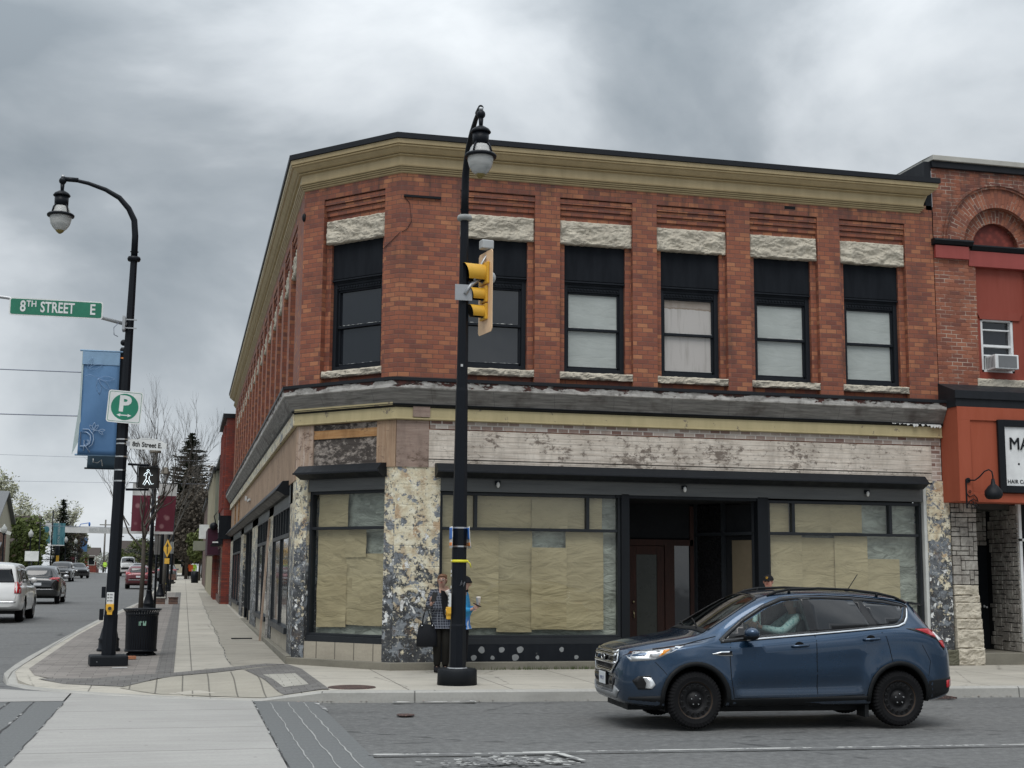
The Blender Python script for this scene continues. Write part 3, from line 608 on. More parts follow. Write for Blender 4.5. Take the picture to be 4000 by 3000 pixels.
def make_window(kind, seed, hw=.61):
    w = M(); w.use('window black'); f = .085
    w.box(-hw, -hw+f, .2, .34, 5.5, 7.31); w.box(hw-f, hw, .2, .34, 5.5, 7.31); w.box(-hw+f, hw-f, .2, .34, 5.5, 5.60)
    w.box(-hw, hw, .19, .34, 7.23, 7.31); w.box(-hw, hw, .15, .34, 7.26, 7.29); w.box(-hw+.02, hw-.02, .21, .34, 7.18, 7.23); w.box(-hw+.04, hw-.04, .225, .34, 7.09, 7.18)
    g = hw-f
    for x in range(16): w.box(-g+x*g/8, -g+x*g/8+.035, .2, .225, 7.125, 7.155)
    w.box(-g, -g+.035, .25, .31, 6.38, 7.09); w.box(g-.035, g, .25, .31, 6.38, 7.09); w.box(-g, g, .25, .31, 7.055, 7.09); w.box(-g, g, .245, .32, 6.345, 6.395)
    w.box(-g, -g+.04, .275, .33, 5.6, 6.345); w.box(g-.04, g, .275, .33, 5.6, 6.345); w.box(-g, g, .275, .33, 5.6, 5.65)
    o = w.build('window', BT, .004)
    pm = {'dark': 'dark pane', 'pale': 'pale blind', 'stain': 'stained board'}[kind]
    for z0, z1, y in ((6.39, 7.06, .29), (5.645, 6.35, .31)):
        if kind == 'dark': M().use(pm).build('x') if False else None
        p = M().use(pm); p.box(-g+.03, g-.03, y, y+.01, z0, z1); p.build('pane' if kind == 'dark' else 'window_blind', o)
        if kind != 'dark': q = M().use('window glass'); q.face([(-g+.03, y-.012, z0), (g-.03, y-.012, z0), (g-.03, y-.012, z1), (-g+.03, y-.012, z1)]); q.build('pane', o)
    # flaking white putty along the meeting rail
    mat('old putty', col=(.55, .56, .54), rough=.8); random.seed(seed)
    for y_, zb_ in ((.243, 6.3955), (.272, 5.6505)):
        p = M().use('old putty'); n_ = 26; p.grid([[(-g+.04+(2*g-.08)*i_/n_, y_, zb_+h_) for i_ in range(n_+1)] for h_ in [0]]+[[(-g+.04+(2*g-.08)*i_/n_, y_, zb_+max(.0004, random.uniform(-.008, .012 if zb_ > 6 else .007))) for i_ in range(n_+1)]], False, False); p.build('putty', o, fix=False)
    h = M().use('black board'); h.box(-hw, hw, .17, .22, 7.31, 8.02); h.build('header_board', o)
    rock('lintel', -.725, .725, 7.99, 8.44, .055, o, .055, seed*3.1+2); rock('sill', -.735, .735, 5.37, 5.5, .02, o, .05, seed*7.3+5)
    s = M().use('rock faced limestone'); s.box(-.70, .70, .03, .25, 5.40, 5.497); s.build('sill', o)
    return o
def put(o, fr, x): o.matrix_local = fr @ Matrix.Translation((x, 0, 0)); return o
wins = []
for c, k, sd in zip(FCEN, ('dark', 'pale', 'stain', 'pale', 'pale'), (1, 2, 3, 4, 5)):
    o = put(make_window(k, sd), FF, c); wins.append(o)
    if k == 'stain': tag(o, 'window backed with a brown stained board')
ch = put(make_window('dark', 9, .63), FC, CCEN[0]); lw = None
for i, c in enumerate(LCEN):
    if lw is None: lw = put(make_window('dark', 11), FL, c)
    else: put(copy_tree(lw, BT), FL, c)
# main cornice
sweep('cornice', 'cornice paint', [(.30, 9.69), (.29, 9.61), (.255, 9.605), (.255, 9.592), (.28, 9.588), (.272, 9.568), (.235, 9.562), (.235, 9.552), (.215, 9.53), (.165, 9.485), (.135, 9.472), (.10, 9.47), (.10, 9.458), (.13, 9.454), (.122, 9.438), (.072, 9.434), (.072, 9.262), (.06, 9.26), (.06, 9.252), (.108, 9.248), (.10, 9.232), (.06, 9.23), (.06, 9.222), (.082, 9.218), (.076, 9.200), (.038, 9.198), (.038, 9.19), (.058, 9.186), (.052, 9.168), (.015, 9.164), (.015, 9.156), (.034, 9.152), (.028, 9.135), (.0, 9.12)], 10.74)
sweep('roof_flashing', 'flashing', [(-.45, 9.80), (.33, 9.80), (.33, 9.70), (.318, 9.695), (.30, 9.695)], 10.74)
r = M().use('flashing'); r.face([(-1.1, 2, 9.79), (.4, .4, 9.79), (FX, .4, 9.79), (FX, LY, 9.79), (-1.2, LY, 9.79)]); r.box(FX-.3, FX-.01, .05, LY, 5, 9.78); r.box(-1.55, FX, LY-.25, LY-.02, 3, 9.78); r.build('roof', BT)
# storefront cornice
sweep('ledge_flashing', 'flashing', [(-.03, 5.265), (.29, 5.225), (.318, 5.222), (.318, 5.165), (.296, 5.158)])
sweep('cornice_fascia', 'weathered fascia', [(.296, 5.16), (.292, 5.035), (.27, 5.018)])
sweep('soffit', 'soffit boards', [(.27, 5.018), (.20, 4.90), (.125, 4.785), (.115, 4.765)])
sweep('cornice_moulding', 'black metal', [(.115, 4.765), (.135, 4.755), (.12, 4.73), (.085, 4.715), (.07, 4.70)])
sweep('cream_board', 'cream paint', [(.07, 4.70), (.066, 4.515), (.086, 4.51), (.086, 4.49), (.05, 4.478), (.02, 4.475)])
b = M(FC).use('cream paint'); b.box(.02, LC-.0, -.128, .0, 4.735, 4.80); b.build('cream_board', BT)
random.seed(3)
# torn membrane hanging at the right end and loose scraps along the moulding
b = M(FF).use(mat('torn membrane', col=(.62, .62, .60), rough=.6)); x = 9.9
while x < 10.98:
    w_ = random.uniform(.03, .09); d = random.uniform(.01, .10) if x > 10.2 else random.uniform(.01, .05)
    b.face([(x, -.12, 4.755), (x+w_, -.12, 4.755), (x+w_*.9, -.135-d*.3, 4.755-d*.6), (x+w_*.3, -.15, 4.755-d)]); x += w_*.95
b.build('torn_membrane', BT)
# frieze
b = M(FF).use('whitewashed brick'); b.box(.62, FX, .0, .3, 4.335, 4.48); b.build('brick_course', BT)
b = M(FF).use('frieze boards'); b.box(.60, FX-.22, -.012, .3, 3.78, 4.315); b.box(.60, FX-.225, .0, .3, 3.62, 3.765); b.build('frieze_boards', BT)
b = M(FF).use('whitewashed brick'); b.box(FX-.22, FX, .0, .3, 3.60, 4.315); b.build('brick_course', BT)
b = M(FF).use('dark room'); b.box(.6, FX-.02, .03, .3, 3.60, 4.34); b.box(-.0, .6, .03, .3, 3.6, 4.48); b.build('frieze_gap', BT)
b = M(FF).use('plywood grey'); b.box(.0, .60, -.02, .2, 3.62, 4.47); b.build('plywood_panel', BT)
b = M(FF).use('plywood grey'); b.box(.285, .60, -.10, .0, 4.53, 5.0); b.build('plywood_panel', BT)
b = M(FC).use('plywood'); b.box(LC-.44, LC, -.02, .2, 3.62, 4.47); b.build('plywood_panel', BT)
b = M(FC).use('rotten boards'); b.box(.42, LC-.44, .012, .2, 3.62, 4.47); b.build('rotten_boards', BT)
b = M(FC).use('raw timber'); b.box(.425, LC-.445, -.012, .012, 4.20, 4.36); b.build('timber_strip', BT)
b = M(FC).use('plywood pale'); b.box(.0, .42, -.02, .2, 3.62, 4.47); b.build('plywood_panel', BT)
b = M(FL).use('plywood'); b.box(0, LL, -.015, .2, 3.45, 4.47); b.build('plywood_panel', BT)
b = M(FL).use('peeling paint corner'); b.box(0, LL, -.095, -.06, 4.48, 4.72); b.build('peeling_board', BT)
random.seed(5)
b = M(FL).use('raw timber'); b.box(5.2, 5.5, -.06, -.02, 3.5, 4.46); b.box(9., 9.25, -.06, -.02, 3.5, 4.46); b.use('torn membrane'); b.box(15.5, 15.9, -.09, -.03, 4.1, 4.25); b.box(17.2, 18.3, -.08, -.03, 3.98, 4.05); b.build('timber_strip', BT)
# piers
b = M(FF).use('peeling paint corner'); b.box(.0, .83, -.0, .4, .13, 3.62); b.build('corner_pier', BT)
b = M(FC).use('peeling paint stone'); b.box(LC-.24, LC, 0, .4, .13, 3.62); b.build('corner_pier', BT)
b = M(FC).use('peeling paint stone'); b.box(.0, .30, 0, .4, .13, 3.62); b.build('corner_pier', BT)
b = M(FF).use('peeling paint stone'); b.box(10.68, FX+.14, -.02, .5, .3, 3.62); b.build('right_pier', BT)
b = M(FF).use('old putty'); b.box(10.615, 10.68, .0, .3, .3, 3.5); b.build('pier_edge', BT)
rock('plinth_block', 10.45, 11.22, 0, .30, -.10, BT, .03, 4, 'mossy concrete')
b = M().use('plinth concrete'); P = off_path(.10)
for k, (a, c) in enumerate(zip(P, P[1:])):
    q0, q1 = off_path(-.3)[k], off_path(-.3)[k+1]; b.prism([(a.x, a.y), (c.x, c.y), (q1.x, q1.y), (q0.x, q0.y)], -.2, .135 if k < 2 else .16, 'z')
b.build('plinth', BT, .012)
# windows of the storefront: black frame > glass, kraft paper, plastic
def shop_window(fr, x0, x1, z0, z1, bars_x, zt, yd=.14, paper=True, sheets=None, sill=.12, name='shop_window', seed=0, blank=()):
    o = M(fr).use('aluminium frame'); f = .055
    o.box(x0, x0+f, yd-.06, yd+.08, z0, z1); o.box(x1-f, x1, yd-.06, yd+.08, z0, z1); o.box(x0+f, x1-f, yd-.06, yd+.08, z1-f, z1)
    o.box(x0+f, x1-f, yd-.05, yd+.08, zt-.027, zt+.027); o.box(x0, x1, yd-.10, yd+.08, z0-sill, z0-.002); o.box(x0+f, x1-f, yd-.06, yd+.08, z0, z0+.045)
    for x in bars_x: o.box(x-.032, x+.032, yd-.055, yd+.08, zt+.027, z1-f)
    w = o.build(name, BT, .005)
    g = M(fr).use('clear glass'); g.face([(x0+f, yd, z0+.04), (x1-f, yd, z0+.04), (x1-f, yd, zt), (x0+f, yd, zt)]); g.face([(x0+f, yd, zt), (x1-f, yd, zt), (x1-f, yd, z1-f), (x0+f, yd, z1-f)]); g.build('pane', w, fix=False)
    if paper:
        random.seed(seed)
        for i, (a, c, lo, hi, kind) in enumerate(sheets):
            # every sheet hangs a little differently, sagging in soft folds
            from mathutils import noise
            b = M(fr).use({'k': 'kraft paper', 'p': 'plastic sheet'}[kind]); rows = []; nx, nz = max(3, int((c-a)/.07)), max(4, int((hi-lo)/.05)); yb = yd+.05+.013*(i % 3)+(.085 if kind == 'p' else 0)
            for jz in range(nz+1):
                r = []
                for jx in range(nx+1):
                    x = a+(c-a)*jx/nx; z = lo+(hi-lo)*jz/nz; s = i*7.7+seed
                    d = .014*noise.noise(Vector((x*1.6+s, z*4.2+.9*sin(x*2+s), s)))+.006*noise.noise(Vector((x*4+s, z*9, s)))+.02*abs(noise.noise(Vector((x*1.1, z*1.9+x*.7, s+9))))
                    r.append((x, yb+d, z+(.012*sin(x*3+s) if jz == 0 else 0)))
                rows.append(r)
            b.grid(rows, False, True); b.build('kraft_paper' if kind == 'k' else 'plastic_sheet', w, fix=False)
    return w
back = [(.9, 4.3, .55, 3.15)]
shop_window(FF, .83, 4.30, .56, 3.19, [1.51, 3.66], 2.525, seed=1, sheets=[
    (.88, 4.27, .58, 3.17, 'p'), (.92, 1.98, .72, 2.52, 'k'), (1.95, 2.62, .66, 2.53, 'k'), (2.60, 3.28, .69, 2.2, 'k'), (3.26, 4.0, .70, 2.52, 'k'), (1.55, 2.62, 2.55, 3.17, 'k'), (2.60, 3.3, 2.55, 3.17, 'k'), (3.3, 3.63, 2.55, 3.17, 'k'), (3.70, 3.98, 2.55, 3.17, 'k'), (.9, 1.48, 2.55, 3.17, 'k')])
shop_window(FF, 7.28, 10.60, .56, 3.17, [7.84, 9.93], 2.53, seed=2, sheets=[
    (7.33, 10.56, .58, 3.15, 'p'), (7.34, 8.06, .64, 2.5, 'k'), (8.05, 8.76, .62, 2.46, 'k'), (8.75, 9.46, .62, 2.5, 'k'), (9.45, 10.16, .62, 2.06, 'k'), (7.36, 7.80, 2.56, 3.15, 'k'), (7.88, 8.68, 2.56, 3.15, 'k'), (8.67, 9.36, 2.56, 3.15, 'k')])
shop_window(FC, .30, LC-.24, .55, 3.22, [], 2.53, seed=3, sheets=[(.36, LC-.3, .57, 3.2, 'p'), (.42, 1.14, .70, 3.19, 'k'), (1.12, LC-.3, .76, 2.06, 'k'), (1.1, 1.6, 2.0, 2.5, 'k')])
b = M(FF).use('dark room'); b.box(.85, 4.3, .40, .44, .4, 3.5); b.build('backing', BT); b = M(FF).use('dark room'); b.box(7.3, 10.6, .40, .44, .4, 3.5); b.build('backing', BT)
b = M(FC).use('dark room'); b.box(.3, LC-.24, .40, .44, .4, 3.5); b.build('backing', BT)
# posts beside the entrance
b = M(FF).use('black metal'); b.box(4.30, 4.46, .02, .3, .14, 3.22); b.box(7.06, 7.28, .02, .34, .14, 3.22); b.box(4.2, 7.3, .05, .1, 3.14, 3.23); b.build('entrance_post', BT, .006)
# base panel with round grey spots, chamfer tile base
for a, c in ((.83, 4.4), (7.1, 10.68)): b = M(FF).use('black board'); b.box(a, c, .03, .3, .13, .44); b.build('base_panel', BT)
mat('glue spot', col=(.22, .23, .235), rough=.9); random.seed(12)
for row, z in ((0, .345), (1, .205)):
    x = 1.0+row*.17
    while x < 10.4:
        if (x < 4.15 or x > 7.3) and random.random() > .14:
            rr = random.uniform(.028, .066); n = 14; ph = random.random()*6; b = M(FF).use('glue spot'); b.face([(x+rr*(1+.12*sin(3*t_+ph))*cos(t_), .026, z+rr*(1+.1*sin(2*t_+ph))*sin(t_)) for t_ in [2*pi*k/n for k in range(n)]]); b.build('glue_spot', BT, fix=False)
        x += random.uniform(.28, .43)
b = M(FC).use('stone tile base'); b.box(.26, LC-.24, .02, .3, .13, .44); b.build('tile_base', BT)
# grey siding above the windows and the black awning housings
b = M(FF).use('grey metal siding'); b.box(.83, 10.66, .02, .3, 3.20, 3.62); b.build('siding', BT)
b = M(FC).use('grey metal siding'); b.box(.28, LC-.22, .02, .3, 3.22, 3.62); b.build('siding', BT)
def awning(fr, x0, x1, zt, zb, out, parent=BT):
    b = M(fr).use('black metal'); P = [(0, zt), (-out*.55, zt-.01), (-out, zb+.09), (-out, zb+.055), (-out+.03, zb+.05), (-out*.35, zb-.03), (0, zb-.03)]
    b.prism(P, x0, x1, 'x'); b.use('flashing'); b.box(x0-.01, x1+.05, -out-.02, -out+.01, zb+.05, zb+.085); o = b.build('awning_housing', parent, .004); return o
awning(FF, .72, 10.56, 3.70, 3.47, .34); awning(FC, .20, LC-.2, 3.70, 3.47, .30)
for x in (1.9, 5.55, 9.38):
    b = M(FF).use('window black'); b.rings([(x, .0, 3.33, .05), (x, .0, 3.40, .055)], 10); b.build('lamp_socket', BT)
    b = M(FF).use(mat('light bulb', col=(.7, .7, .68), rough=.2)); b.ball((x, -.04, 3.33), .033, 10, 8, (1, 1, 1.7)); b.build('bulb', BT)
# recessed entrance
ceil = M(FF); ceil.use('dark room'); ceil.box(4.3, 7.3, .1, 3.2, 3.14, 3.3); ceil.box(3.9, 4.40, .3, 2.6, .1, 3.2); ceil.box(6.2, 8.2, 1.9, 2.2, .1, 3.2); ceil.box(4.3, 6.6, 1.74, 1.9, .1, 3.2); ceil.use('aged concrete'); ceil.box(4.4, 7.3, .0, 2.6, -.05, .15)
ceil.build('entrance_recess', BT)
YB = 1.6
b = M(FF).use('red door wood'); b.box(4.5, 4.95, YB, YB+.1, .15, 2.42); b.box(4.95, 6.35, YB, YB+.1, 2.30, 2.42); b.box(5.74, 5.94, YB, YB+.1, .15, 2.3); b.box(6.28, 6.36, YB, YB+.1, .15, 3.1); b.box(5.94, 6.28, YB, YB+.1, .15, .4); b.build('door_frame', BT)
b = M(FF).use('dark pane'); b.box(5.94, 6.28, YB+.04, YB+.05, .4, 2.3); b.use('dark room'); b.box(4.5, 6.3, YB+.04, YB+.05, 2.45, 3.14); b.build('side_light', BT)
dr = M(FF).use('red door wood'); x0, x1 = 4.97, 5.73
dr.box(x0, x0+.17, YB+.02, YB+.07, .16, 2.29); dr.box(x1-.15, x1, YB+.02, YB+.07, .16, 2.29); dr.box(x0+.17, x1-.15, YB+.02, YB+.07, 2.12, 2.29); dr.box(x0+.17, x1-.15, YB+.02, YB+.07, .16, .52)
dr = dr.build('door', BT, .006)
mat('door pane', col=(.04, .043, .038), rough=.3, spec=.25)
b = M(FF).use('door pane'); b.box(x0+.17, x1-.15, YB+.04, YB+.05, .52, 2.12); b.build('pane', dr)
b = M(FF).use(mat('brass', col=(.5, .42, .25), rough=.35, metal=1.)); b.ball((x0+.1, YB-.0, 1.18), .025); b.tube([(x0+.1, YB+.02, 1.0), (x0+.1, YB-.03, 1.0), (x0+.1, YB-.03, .86)], .01); b.build('handle', dr)
fe = frame(6.36, YB, 7.06-6.36, .2-YB)
b = M(fe).use('aluminium frame'); Le = 1.56
for x in (0, .72, Le-.06): b.box(x, x+.06, 0, .08, .15, 3.14)
b.box(0, Le, 0, .08, .15, .5); b.box(0, Le, 0, .08, 2.5, 2.56); w = b.build('entrance_side_window', BT)
b = M(fe).use(mat('dim pane', col=(.010, .010, .011), rough=.25, spec=.3)); b.box(.06, .70, .04, .045, .5, 3.1); b.build('pane', w, fix=False)
b = M(fe).use(mat('shaded kraft paper', col=(.12, .095, .06), rough=.8)); b.box(.95, Le-.08, .06, .065, .7, 2.4); b.build('kraft_paper', w); b = M(fe).use('dark room'); b.box(.0, Le, .1, .12, .4, 3.1); b.build('backing', w)  # side-window paper: kraft colour darkened to stand in for the recess's shade
# street side storefront
mat('street pane', col=(.07, .075, .078), rough=.05, spec=1.)
def yl(y): return LY-y      # world Y to position along the left facade
for a, c in ((37.9, 34.6), (26.6, 24.3), (18.2, 14.9), (9.8, 8.1), (3.0, 1.76)): b = M(FL).use('peeling paint stone'); b.box(yl(a), yl(c), 0, .4, -.2, 3.5); b.build('side_pier', BT)
def side_window(y0, y1, bars, tb, zt=2.45, z0=.62):
    o = M(FL).use('aluminium frame'); x0, x1 = yl(y1), yl(y0)
    o.box(x0, x1, -.01, .06, 3.0, 3.08); o.box(x0, x1, -.01, .06, zt-.04, zt+.04); o.box(x0, x1, -.06, .18, z0-.12, z0)
    for x in [x0+.05, x1-.05]+[x0+(x1-x0)*t for t in bars]: o.box(x-.04, x+.04, -.01, .05, z0, 3.)
    for x in [x0+(x1-x0)*t for t in tb]: o.box(x-.03, x+.03, -.008, .05, zt+.04, 3.)
    w = o.build('shop_window', BT); g = M(FL).use('street pane'); g.box(x0, x1, .03, .05, z0, 3.0); g.build('pane', w)
    s = M(FL).use('stone tile base'); s.box(x0, x1, .02, .3, -.2, z0-.12); s.build('tile_base', w)
side_window(3.0, 8.1, [.5], [.2, .35, .65, .8]); side_window(9.8, 14.9, [.5], [.25, .75, .62]); side_window(26.6, 34.6, [.33, .66], [.17, .5, .83])
b = M(FL).use('dark room'); b.box(yl(24.3), yl(18.2), 1.0, 1.1, -.1, 3.4); b.box(yl(24.3), yl(18.2), .05, 1., 3., 3.1); b.use('aluminium frame'); b.box(yl(20.), yl(19.9), .0, .2, 0.2, 3.); b.box(yl(22.4), yl(22.3), .0, .2, 0.2, 3.); b.build('entrance_recess', BT)
b = M(FL).use('dark pane'); b.box(yl(24.3), yl(22.3), .1, .12, .5, 3.); b.box(yl(20), yl(18.2), .1, .12, .5, 3.); b.use('stone tile base'); b.box(yl(24.3), yl(22.3), .05, .3, -.1, .5); b.box(yl(20), yl(18.2), .05, .3, -.1, .5); b.build('side_light', BT)
b = M(FL).use('grey metal siding'); b.box(.0, LL-.7, .0, .3, 3.05, 3.55); b.build('siding', BT)
aw = awning(FL, 1.2, yl(3.4), 3.55, 3.28, .26); awning(FL, yl(2.9)-.001, yl(2.3), 3.5, 3.3, .12) if False else None
# stains of the doorway boards: loose timbers leaning on the wall
for n_, (y, dx, h) in enumerate(((9.2, .16, 3.0), (8.6, .06, 2.2))):
    b = M().use('weathered fascia' if n_ else 'plywood pale'); b.hexa([(C2.x-.03-dx, y, gz(y)), (C2.x-.03-dx, y+.10, gz(y)), (C2.x+.02-dx, y+.10, gz(y)), (C2.x+.02-dx, y, gz(y)), (C2.x-.05, y, h), (C2.x-.05, y+.10, h), (C2.x-.0, y+.10, h), (C2.x-.0, y, h)])
    tag(b.build('wooden_board'), ('long bare timber leaning against the storefront between the side windows' if not n_ else 'shorter pale board leaning beside the long timber on the side wall'), 'board')
b = M().use('black board'); b.box(-2.45, -1.95, 10.0, 10.12, gz(10)+.003, gz(10)+.03, .05); tag(b.build('plank'), 'dark plank lying across the side pavement by the leaning timbers', 'plank')
# metal bracket and cable on the chamfer corner, small wall vent
b = M(FF).use('black metal'); b.box(.05, .75, -.045, -.01, 8.66, 8.70); b.build('metal_bracket', BT)
b = M(FF).use('black metal'); b.tube([(.06, -.01, 8.66), (.16, -.012, 8.55), (.2, -.012, 8.2), (.12, -.012, 8.05), (.02, -.012, 7.98)], .005, 5); b.build('loose_cable', BT)
b = M(FC).use('black metal'); b.tube([(LC-.0, -.012, 7.98), (LC-.3, -.012, 7.77), (LC-.42, -.012, 7.7)], .005, 5); b.build('loose_cable', BT)
b = M(FF).use('dark room'); b.box(7.75, 7.98, -.004, .02, 9.0, 9.06); b.build('wall_vent', BT)
b = M(FC).use('black metal'); b.ball((.0, -.0, 8.6), .045, 8, 6, (1, 1, 2)); b.build('insulator', BT)

# ------------------------------------------------------------------ neighbouring shop on the right
mat('orange stucco', paint_fn((.34, .075, .035), (.25, .06, .03), .0, .15, .75, 4)); mat('red metal', paint_fn((.30, .055, .045), (.2, .1, .09), .1, .2, .45, 6)); mat('red panel', paint_fn((.26, .05, .03), (.2, .05, .04), .0, .2, .6, 6))
mat('white frame', col=(.72, .73, .73), rough=.4); mat('coping metal', col=(.42, .41, .37), rough=.5); mat('terracotta', lambda t: {'Base Color': t.ramp(t.voro(t.ob, 9), [(.2, (.24, .045, .03)), (.6, (.15, .028, .02))]), 'Normal': t.bump(t.voro(t.ob, 9), -1., .04), 'Roughness': .7})
mat('ashlar block', lambda t: {'Base Color': t.mix(t.ramp(t.noise(t.ob, 16, 6, .75), [(.34, 0.), (.66, 1.)]), t.mix(t.ramp(t.noise(t.ob, 4.2, 1), [(.4, 0.), (.6, 1.)]), (.17, .155, .14), (.27, .25, .22)), t.mix(t.ramp(t.noise(t.ob, 4.2, 1), [(.4, 0.), (.6, 1.)]), (.36, .335, .30), (.50, .475, .43))), 'Roughness': .9, 'Normal': t.bump(t.noise(t.ob, 22, 5, .7), .8, .012)})
def ashlar(fr, x0, x1, z0, z1, y, name, seed, parent):
    rnd = random.Random(seed); U = .095; nx, nz = max(1, round((x1-x0)/U)), round((z1-z0)/U); ux, uz = (x1-x0)/nx, (z1-z0)/nz; used = set(); b = M(fr).use('ashlar block'); g = .008
    for j in range(nz):
        for i in range(nx):
            if (i, j) in used: continue
            w, h = rnd.choice(((1, 1), (2, 1), (2, 1), (2, 2), (3, 1), (1, 2), (3, 2), (2, 1)))
            while w > 1 and (i+w > nx or any((i+k, j) in used for k in range(w))): w -= 1
            while h > 1 and (j+h > nz or any((i+k, j+1) in used for k in range(w))): h -= 1
            for a in range(w):
                for c in range(h): used.add((i+a, j+c))
            q = [rnd.uniform(-.004, .004) for _ in range(8)]; X0, X1, Z0, Z1 = x0+i*ux+g, x0+(i+w)*ux-g, z0+j*uz+g, z0+(j+h)*uz-g; yy = y-rnd.uniform(.0, .018)
            b.hexa([(X0+q[0], yy, Z0+q[1]), (X1+q[2], yy, Z0+q[3]), (X1, y+.05, Z0), (X0, y+.05, Z0), (X0+q[4], yy, Z1+q[5]), (X1+q[6], yy, Z1+q[7]), (X1, y+.05, Z1), (X0, y+.05, Z1)])
    o = b.build(name, parent, .007); o.location = (-14.0, 0, 0); return o
SB = empty('brick_shop_building', (14.0, 0.0, 0), 0, 'red brick shop building with round brick arch, orange fascia and grey stone entrance', 'building')
def sb(b, name, bevel=0., label=None, parent=None, **k):
    o = b.build(name, parent or SB, bevel, **k)
    if parent is None: o.location = (-14.0, 0, 0)
    if label: tag(o, label)
    return o
XR, AX, AZ, R1, R2 = 19.0, 12.60, 8.54, 1.24, .84
b = M().use('red brick light mortar'); Y0 = .0
N = 28; arc = [(AX+R1*cos(pi-pi*i/N), AZ+R1*sin(pi-pi*i/N)) for i in range(N+1)]
for i in range(N):     # wall face around the arch
    (xa, za), (xb, zb) = arc[i], arc[i+1]; b.face([(xa, Y0, za), (xb, Y0, zb), (xb, Y0, 10.12), (xa, Y0, 10.12)])
b.face([(11.06, Y0, AZ), (AX-R1, Y0, AZ), (AX-R1, Y0, 10.12), (11.06, Y0, 10.12)]); b.face([(AX+R1, Y0, AZ), (XR, Y0, AZ), (XR, Y0, 10.12), (AX+R1, Y0, 10.12)])
b.box(11.06, 12.0, Y0, .5, 5., AZ); b.box(13.2, XR, Y0, .5, 5., AZ); b.box(12.0, 13.2, .3, .5, 5., 8.4)
b.box(11.06, 11.3, .5, 20, 5, 10.12)
for ra, rb, y in ((R2, R1, .0), (.54, R2, .16)):  # voussoir rings
    for i in range(N):
        t0, t1 = pi-pi*i/N, pi-pi*(i+1)/N; P = [(AX+r_*cos(t_), y, AZ+r_*sin(t_)) for t_, r_ in ((t0, ra), (t1, ra), (t1, rb), (t0, rb))]; Rm = (ra+rb)/2
        b.face(P, uv=[(ra, t0*Rm), (ra, t1*Rm), (rb, t1*Rm), (rb, t0*Rm)])
for r_, ya, yb in ((R2, 0, .16), (.54, .16, .28), (R1+.10, -.045, 0), (R1, -.045, 0), (R1+.05, -.07, -.045)):
    rows = [[(AX+r_*cos(pi-pi*i/N), y, AZ+r_*sin(pi-pi*i/N)) for i in range(N+1)] for y in (ya, yb)]; b.grid(rows, False, False)
for ra, rb, y in ((R1, R1+.10, -.045),):
    rows = [[(AX+r_*cos(pi-pi*i/N), y, AZ+r_*sin(pi-pi*i/N)) for i in range(N+1)] for r_ in (ra, rb)]; b.grid(rows, False, False)
b.box(AX-R1, AX+R1, .3, .4, 8.3, 10.1)
sb(b, 'brick_wall', fix=False)
b = M().use('terracotta'); b.face([(AX+.54*cos(pi-pi*i/N), .28, AZ+.54*sin(pi-pi*i/N)) for i in range(N+1)]); sb(b, 'tympanum', label='red textured tympanum inside the arch')
b = M().use('coping metal'); b.box(11.04, XR, -.12, .3, 10.26, 10.37); b.box(11.04, 11.35, .3, 9., 10.26, 10.37); b.use('flashing'); b.box(11.06, XR, -.07, .2, 10.12, 10.26); b.box(10.9, 11.06, .0, 8, 9.2, 10.25); sb(b, 'coping', .01)
b = M().use('black metal'); b.prism([(0, 8.60), (-.13, 8.60), (-.15, 8.56), (-.10, 8.49), (0, 8.47)], 11.0, 11.9, 'x'); b.prism([(.0, 8.53), (-.08, 8.53), (-.09, 8.5), (-.04, 8.42), (.0, 8.41)], 11.9, 13.6, 'x'); sb(b, 'impost_moulding')
b = M().use('red metal'); b.box(11.05, 11.82, -.08, .0, 8.20, 8.47); b.box(11.84, 13.6, -.03, .2, 8.08, 8.41); sb(b, 'red_band', .008)
b = M().use('red panel'); b.box(12.0, 13.2, .1, .3, 7.02, 8.1); b.prism([(12.02, 7.18), (13.1, 7.18), (13.02, 7.0), (12.1, 7.0)], .06, .2); b.box(12.0, 12.12, .09, .3, 5.9, 7.02); b.box(12.88, 13.2, .09, .3, 5.9, 7.02); b.box(12.0, 13.2, .09, .3, 5.65, 5.9); sb(b, 'red_panel')
w = M().use('white frame'); wx0, wx1, wz0, wz1 = 12.12, 12.88, 5.9, 7.02
w.box(wx0, wx0+.055, .1, .24, wz0, wz1); w.box(wx1-.055, wx1, .1, .24, wz0, wz1); w.box(wx0, wx1, .1, .24, wz0, wz0+.05); w.box(wx0, wx1, .1, .24, wz1-.05, wz1); w.box(wx0, wx1, .12, .24, 6.43, 6.48); w.box(wx0, wx1, .15, .24, 6.78, 6.81); w.box(wx0, wx1, .13, .24, 6.24, 6.27)
w.box(wx0, 12.22, .17, .2, 5.93, 6.25); w = sb(w, 'window', .005); b = M().use('dark pane'); b.box(wx0+.04, wx1-.04, .2, .21, wz0+.04, wz1-.04); sb(b, 'pane', parent=w)
rock('sill', 11.94, 13.5, 5.57, 5.74, -.02, SB, .02, 3.3).location = (-14.0, 0, 0)
b = M().use('flashing'); b.prism([(0.02, 5.62), (.0, 5.60), (-.62, 5.38), (-.62, 5.06), (.02, 5.06)], 11.03, XR, 'x'); b.box(11.0, XR, -.66, -.62, 5.22, 5.385); b.use('black metal')
for k in range(40): x = 11.2+k*.19; b.box(x, x+.012, -.6, -.02, 5.4, 5.42) if False else None
sb(b, 'metal_canopy', .006)
b = M().use('orange stucco'); b.box(11.05, XR, -.60, .0, 3.19, 5.06); b.box(11.05, XR, -.63, -.60, 4.80, 5.06); b.box(11.05, 11.33, -.63, -.60, 3.19, 4.8); b.box(11.33, XR, -.63, -.6, 3.19, 3.36) ; sb(b, 'orange_fascia', .006)
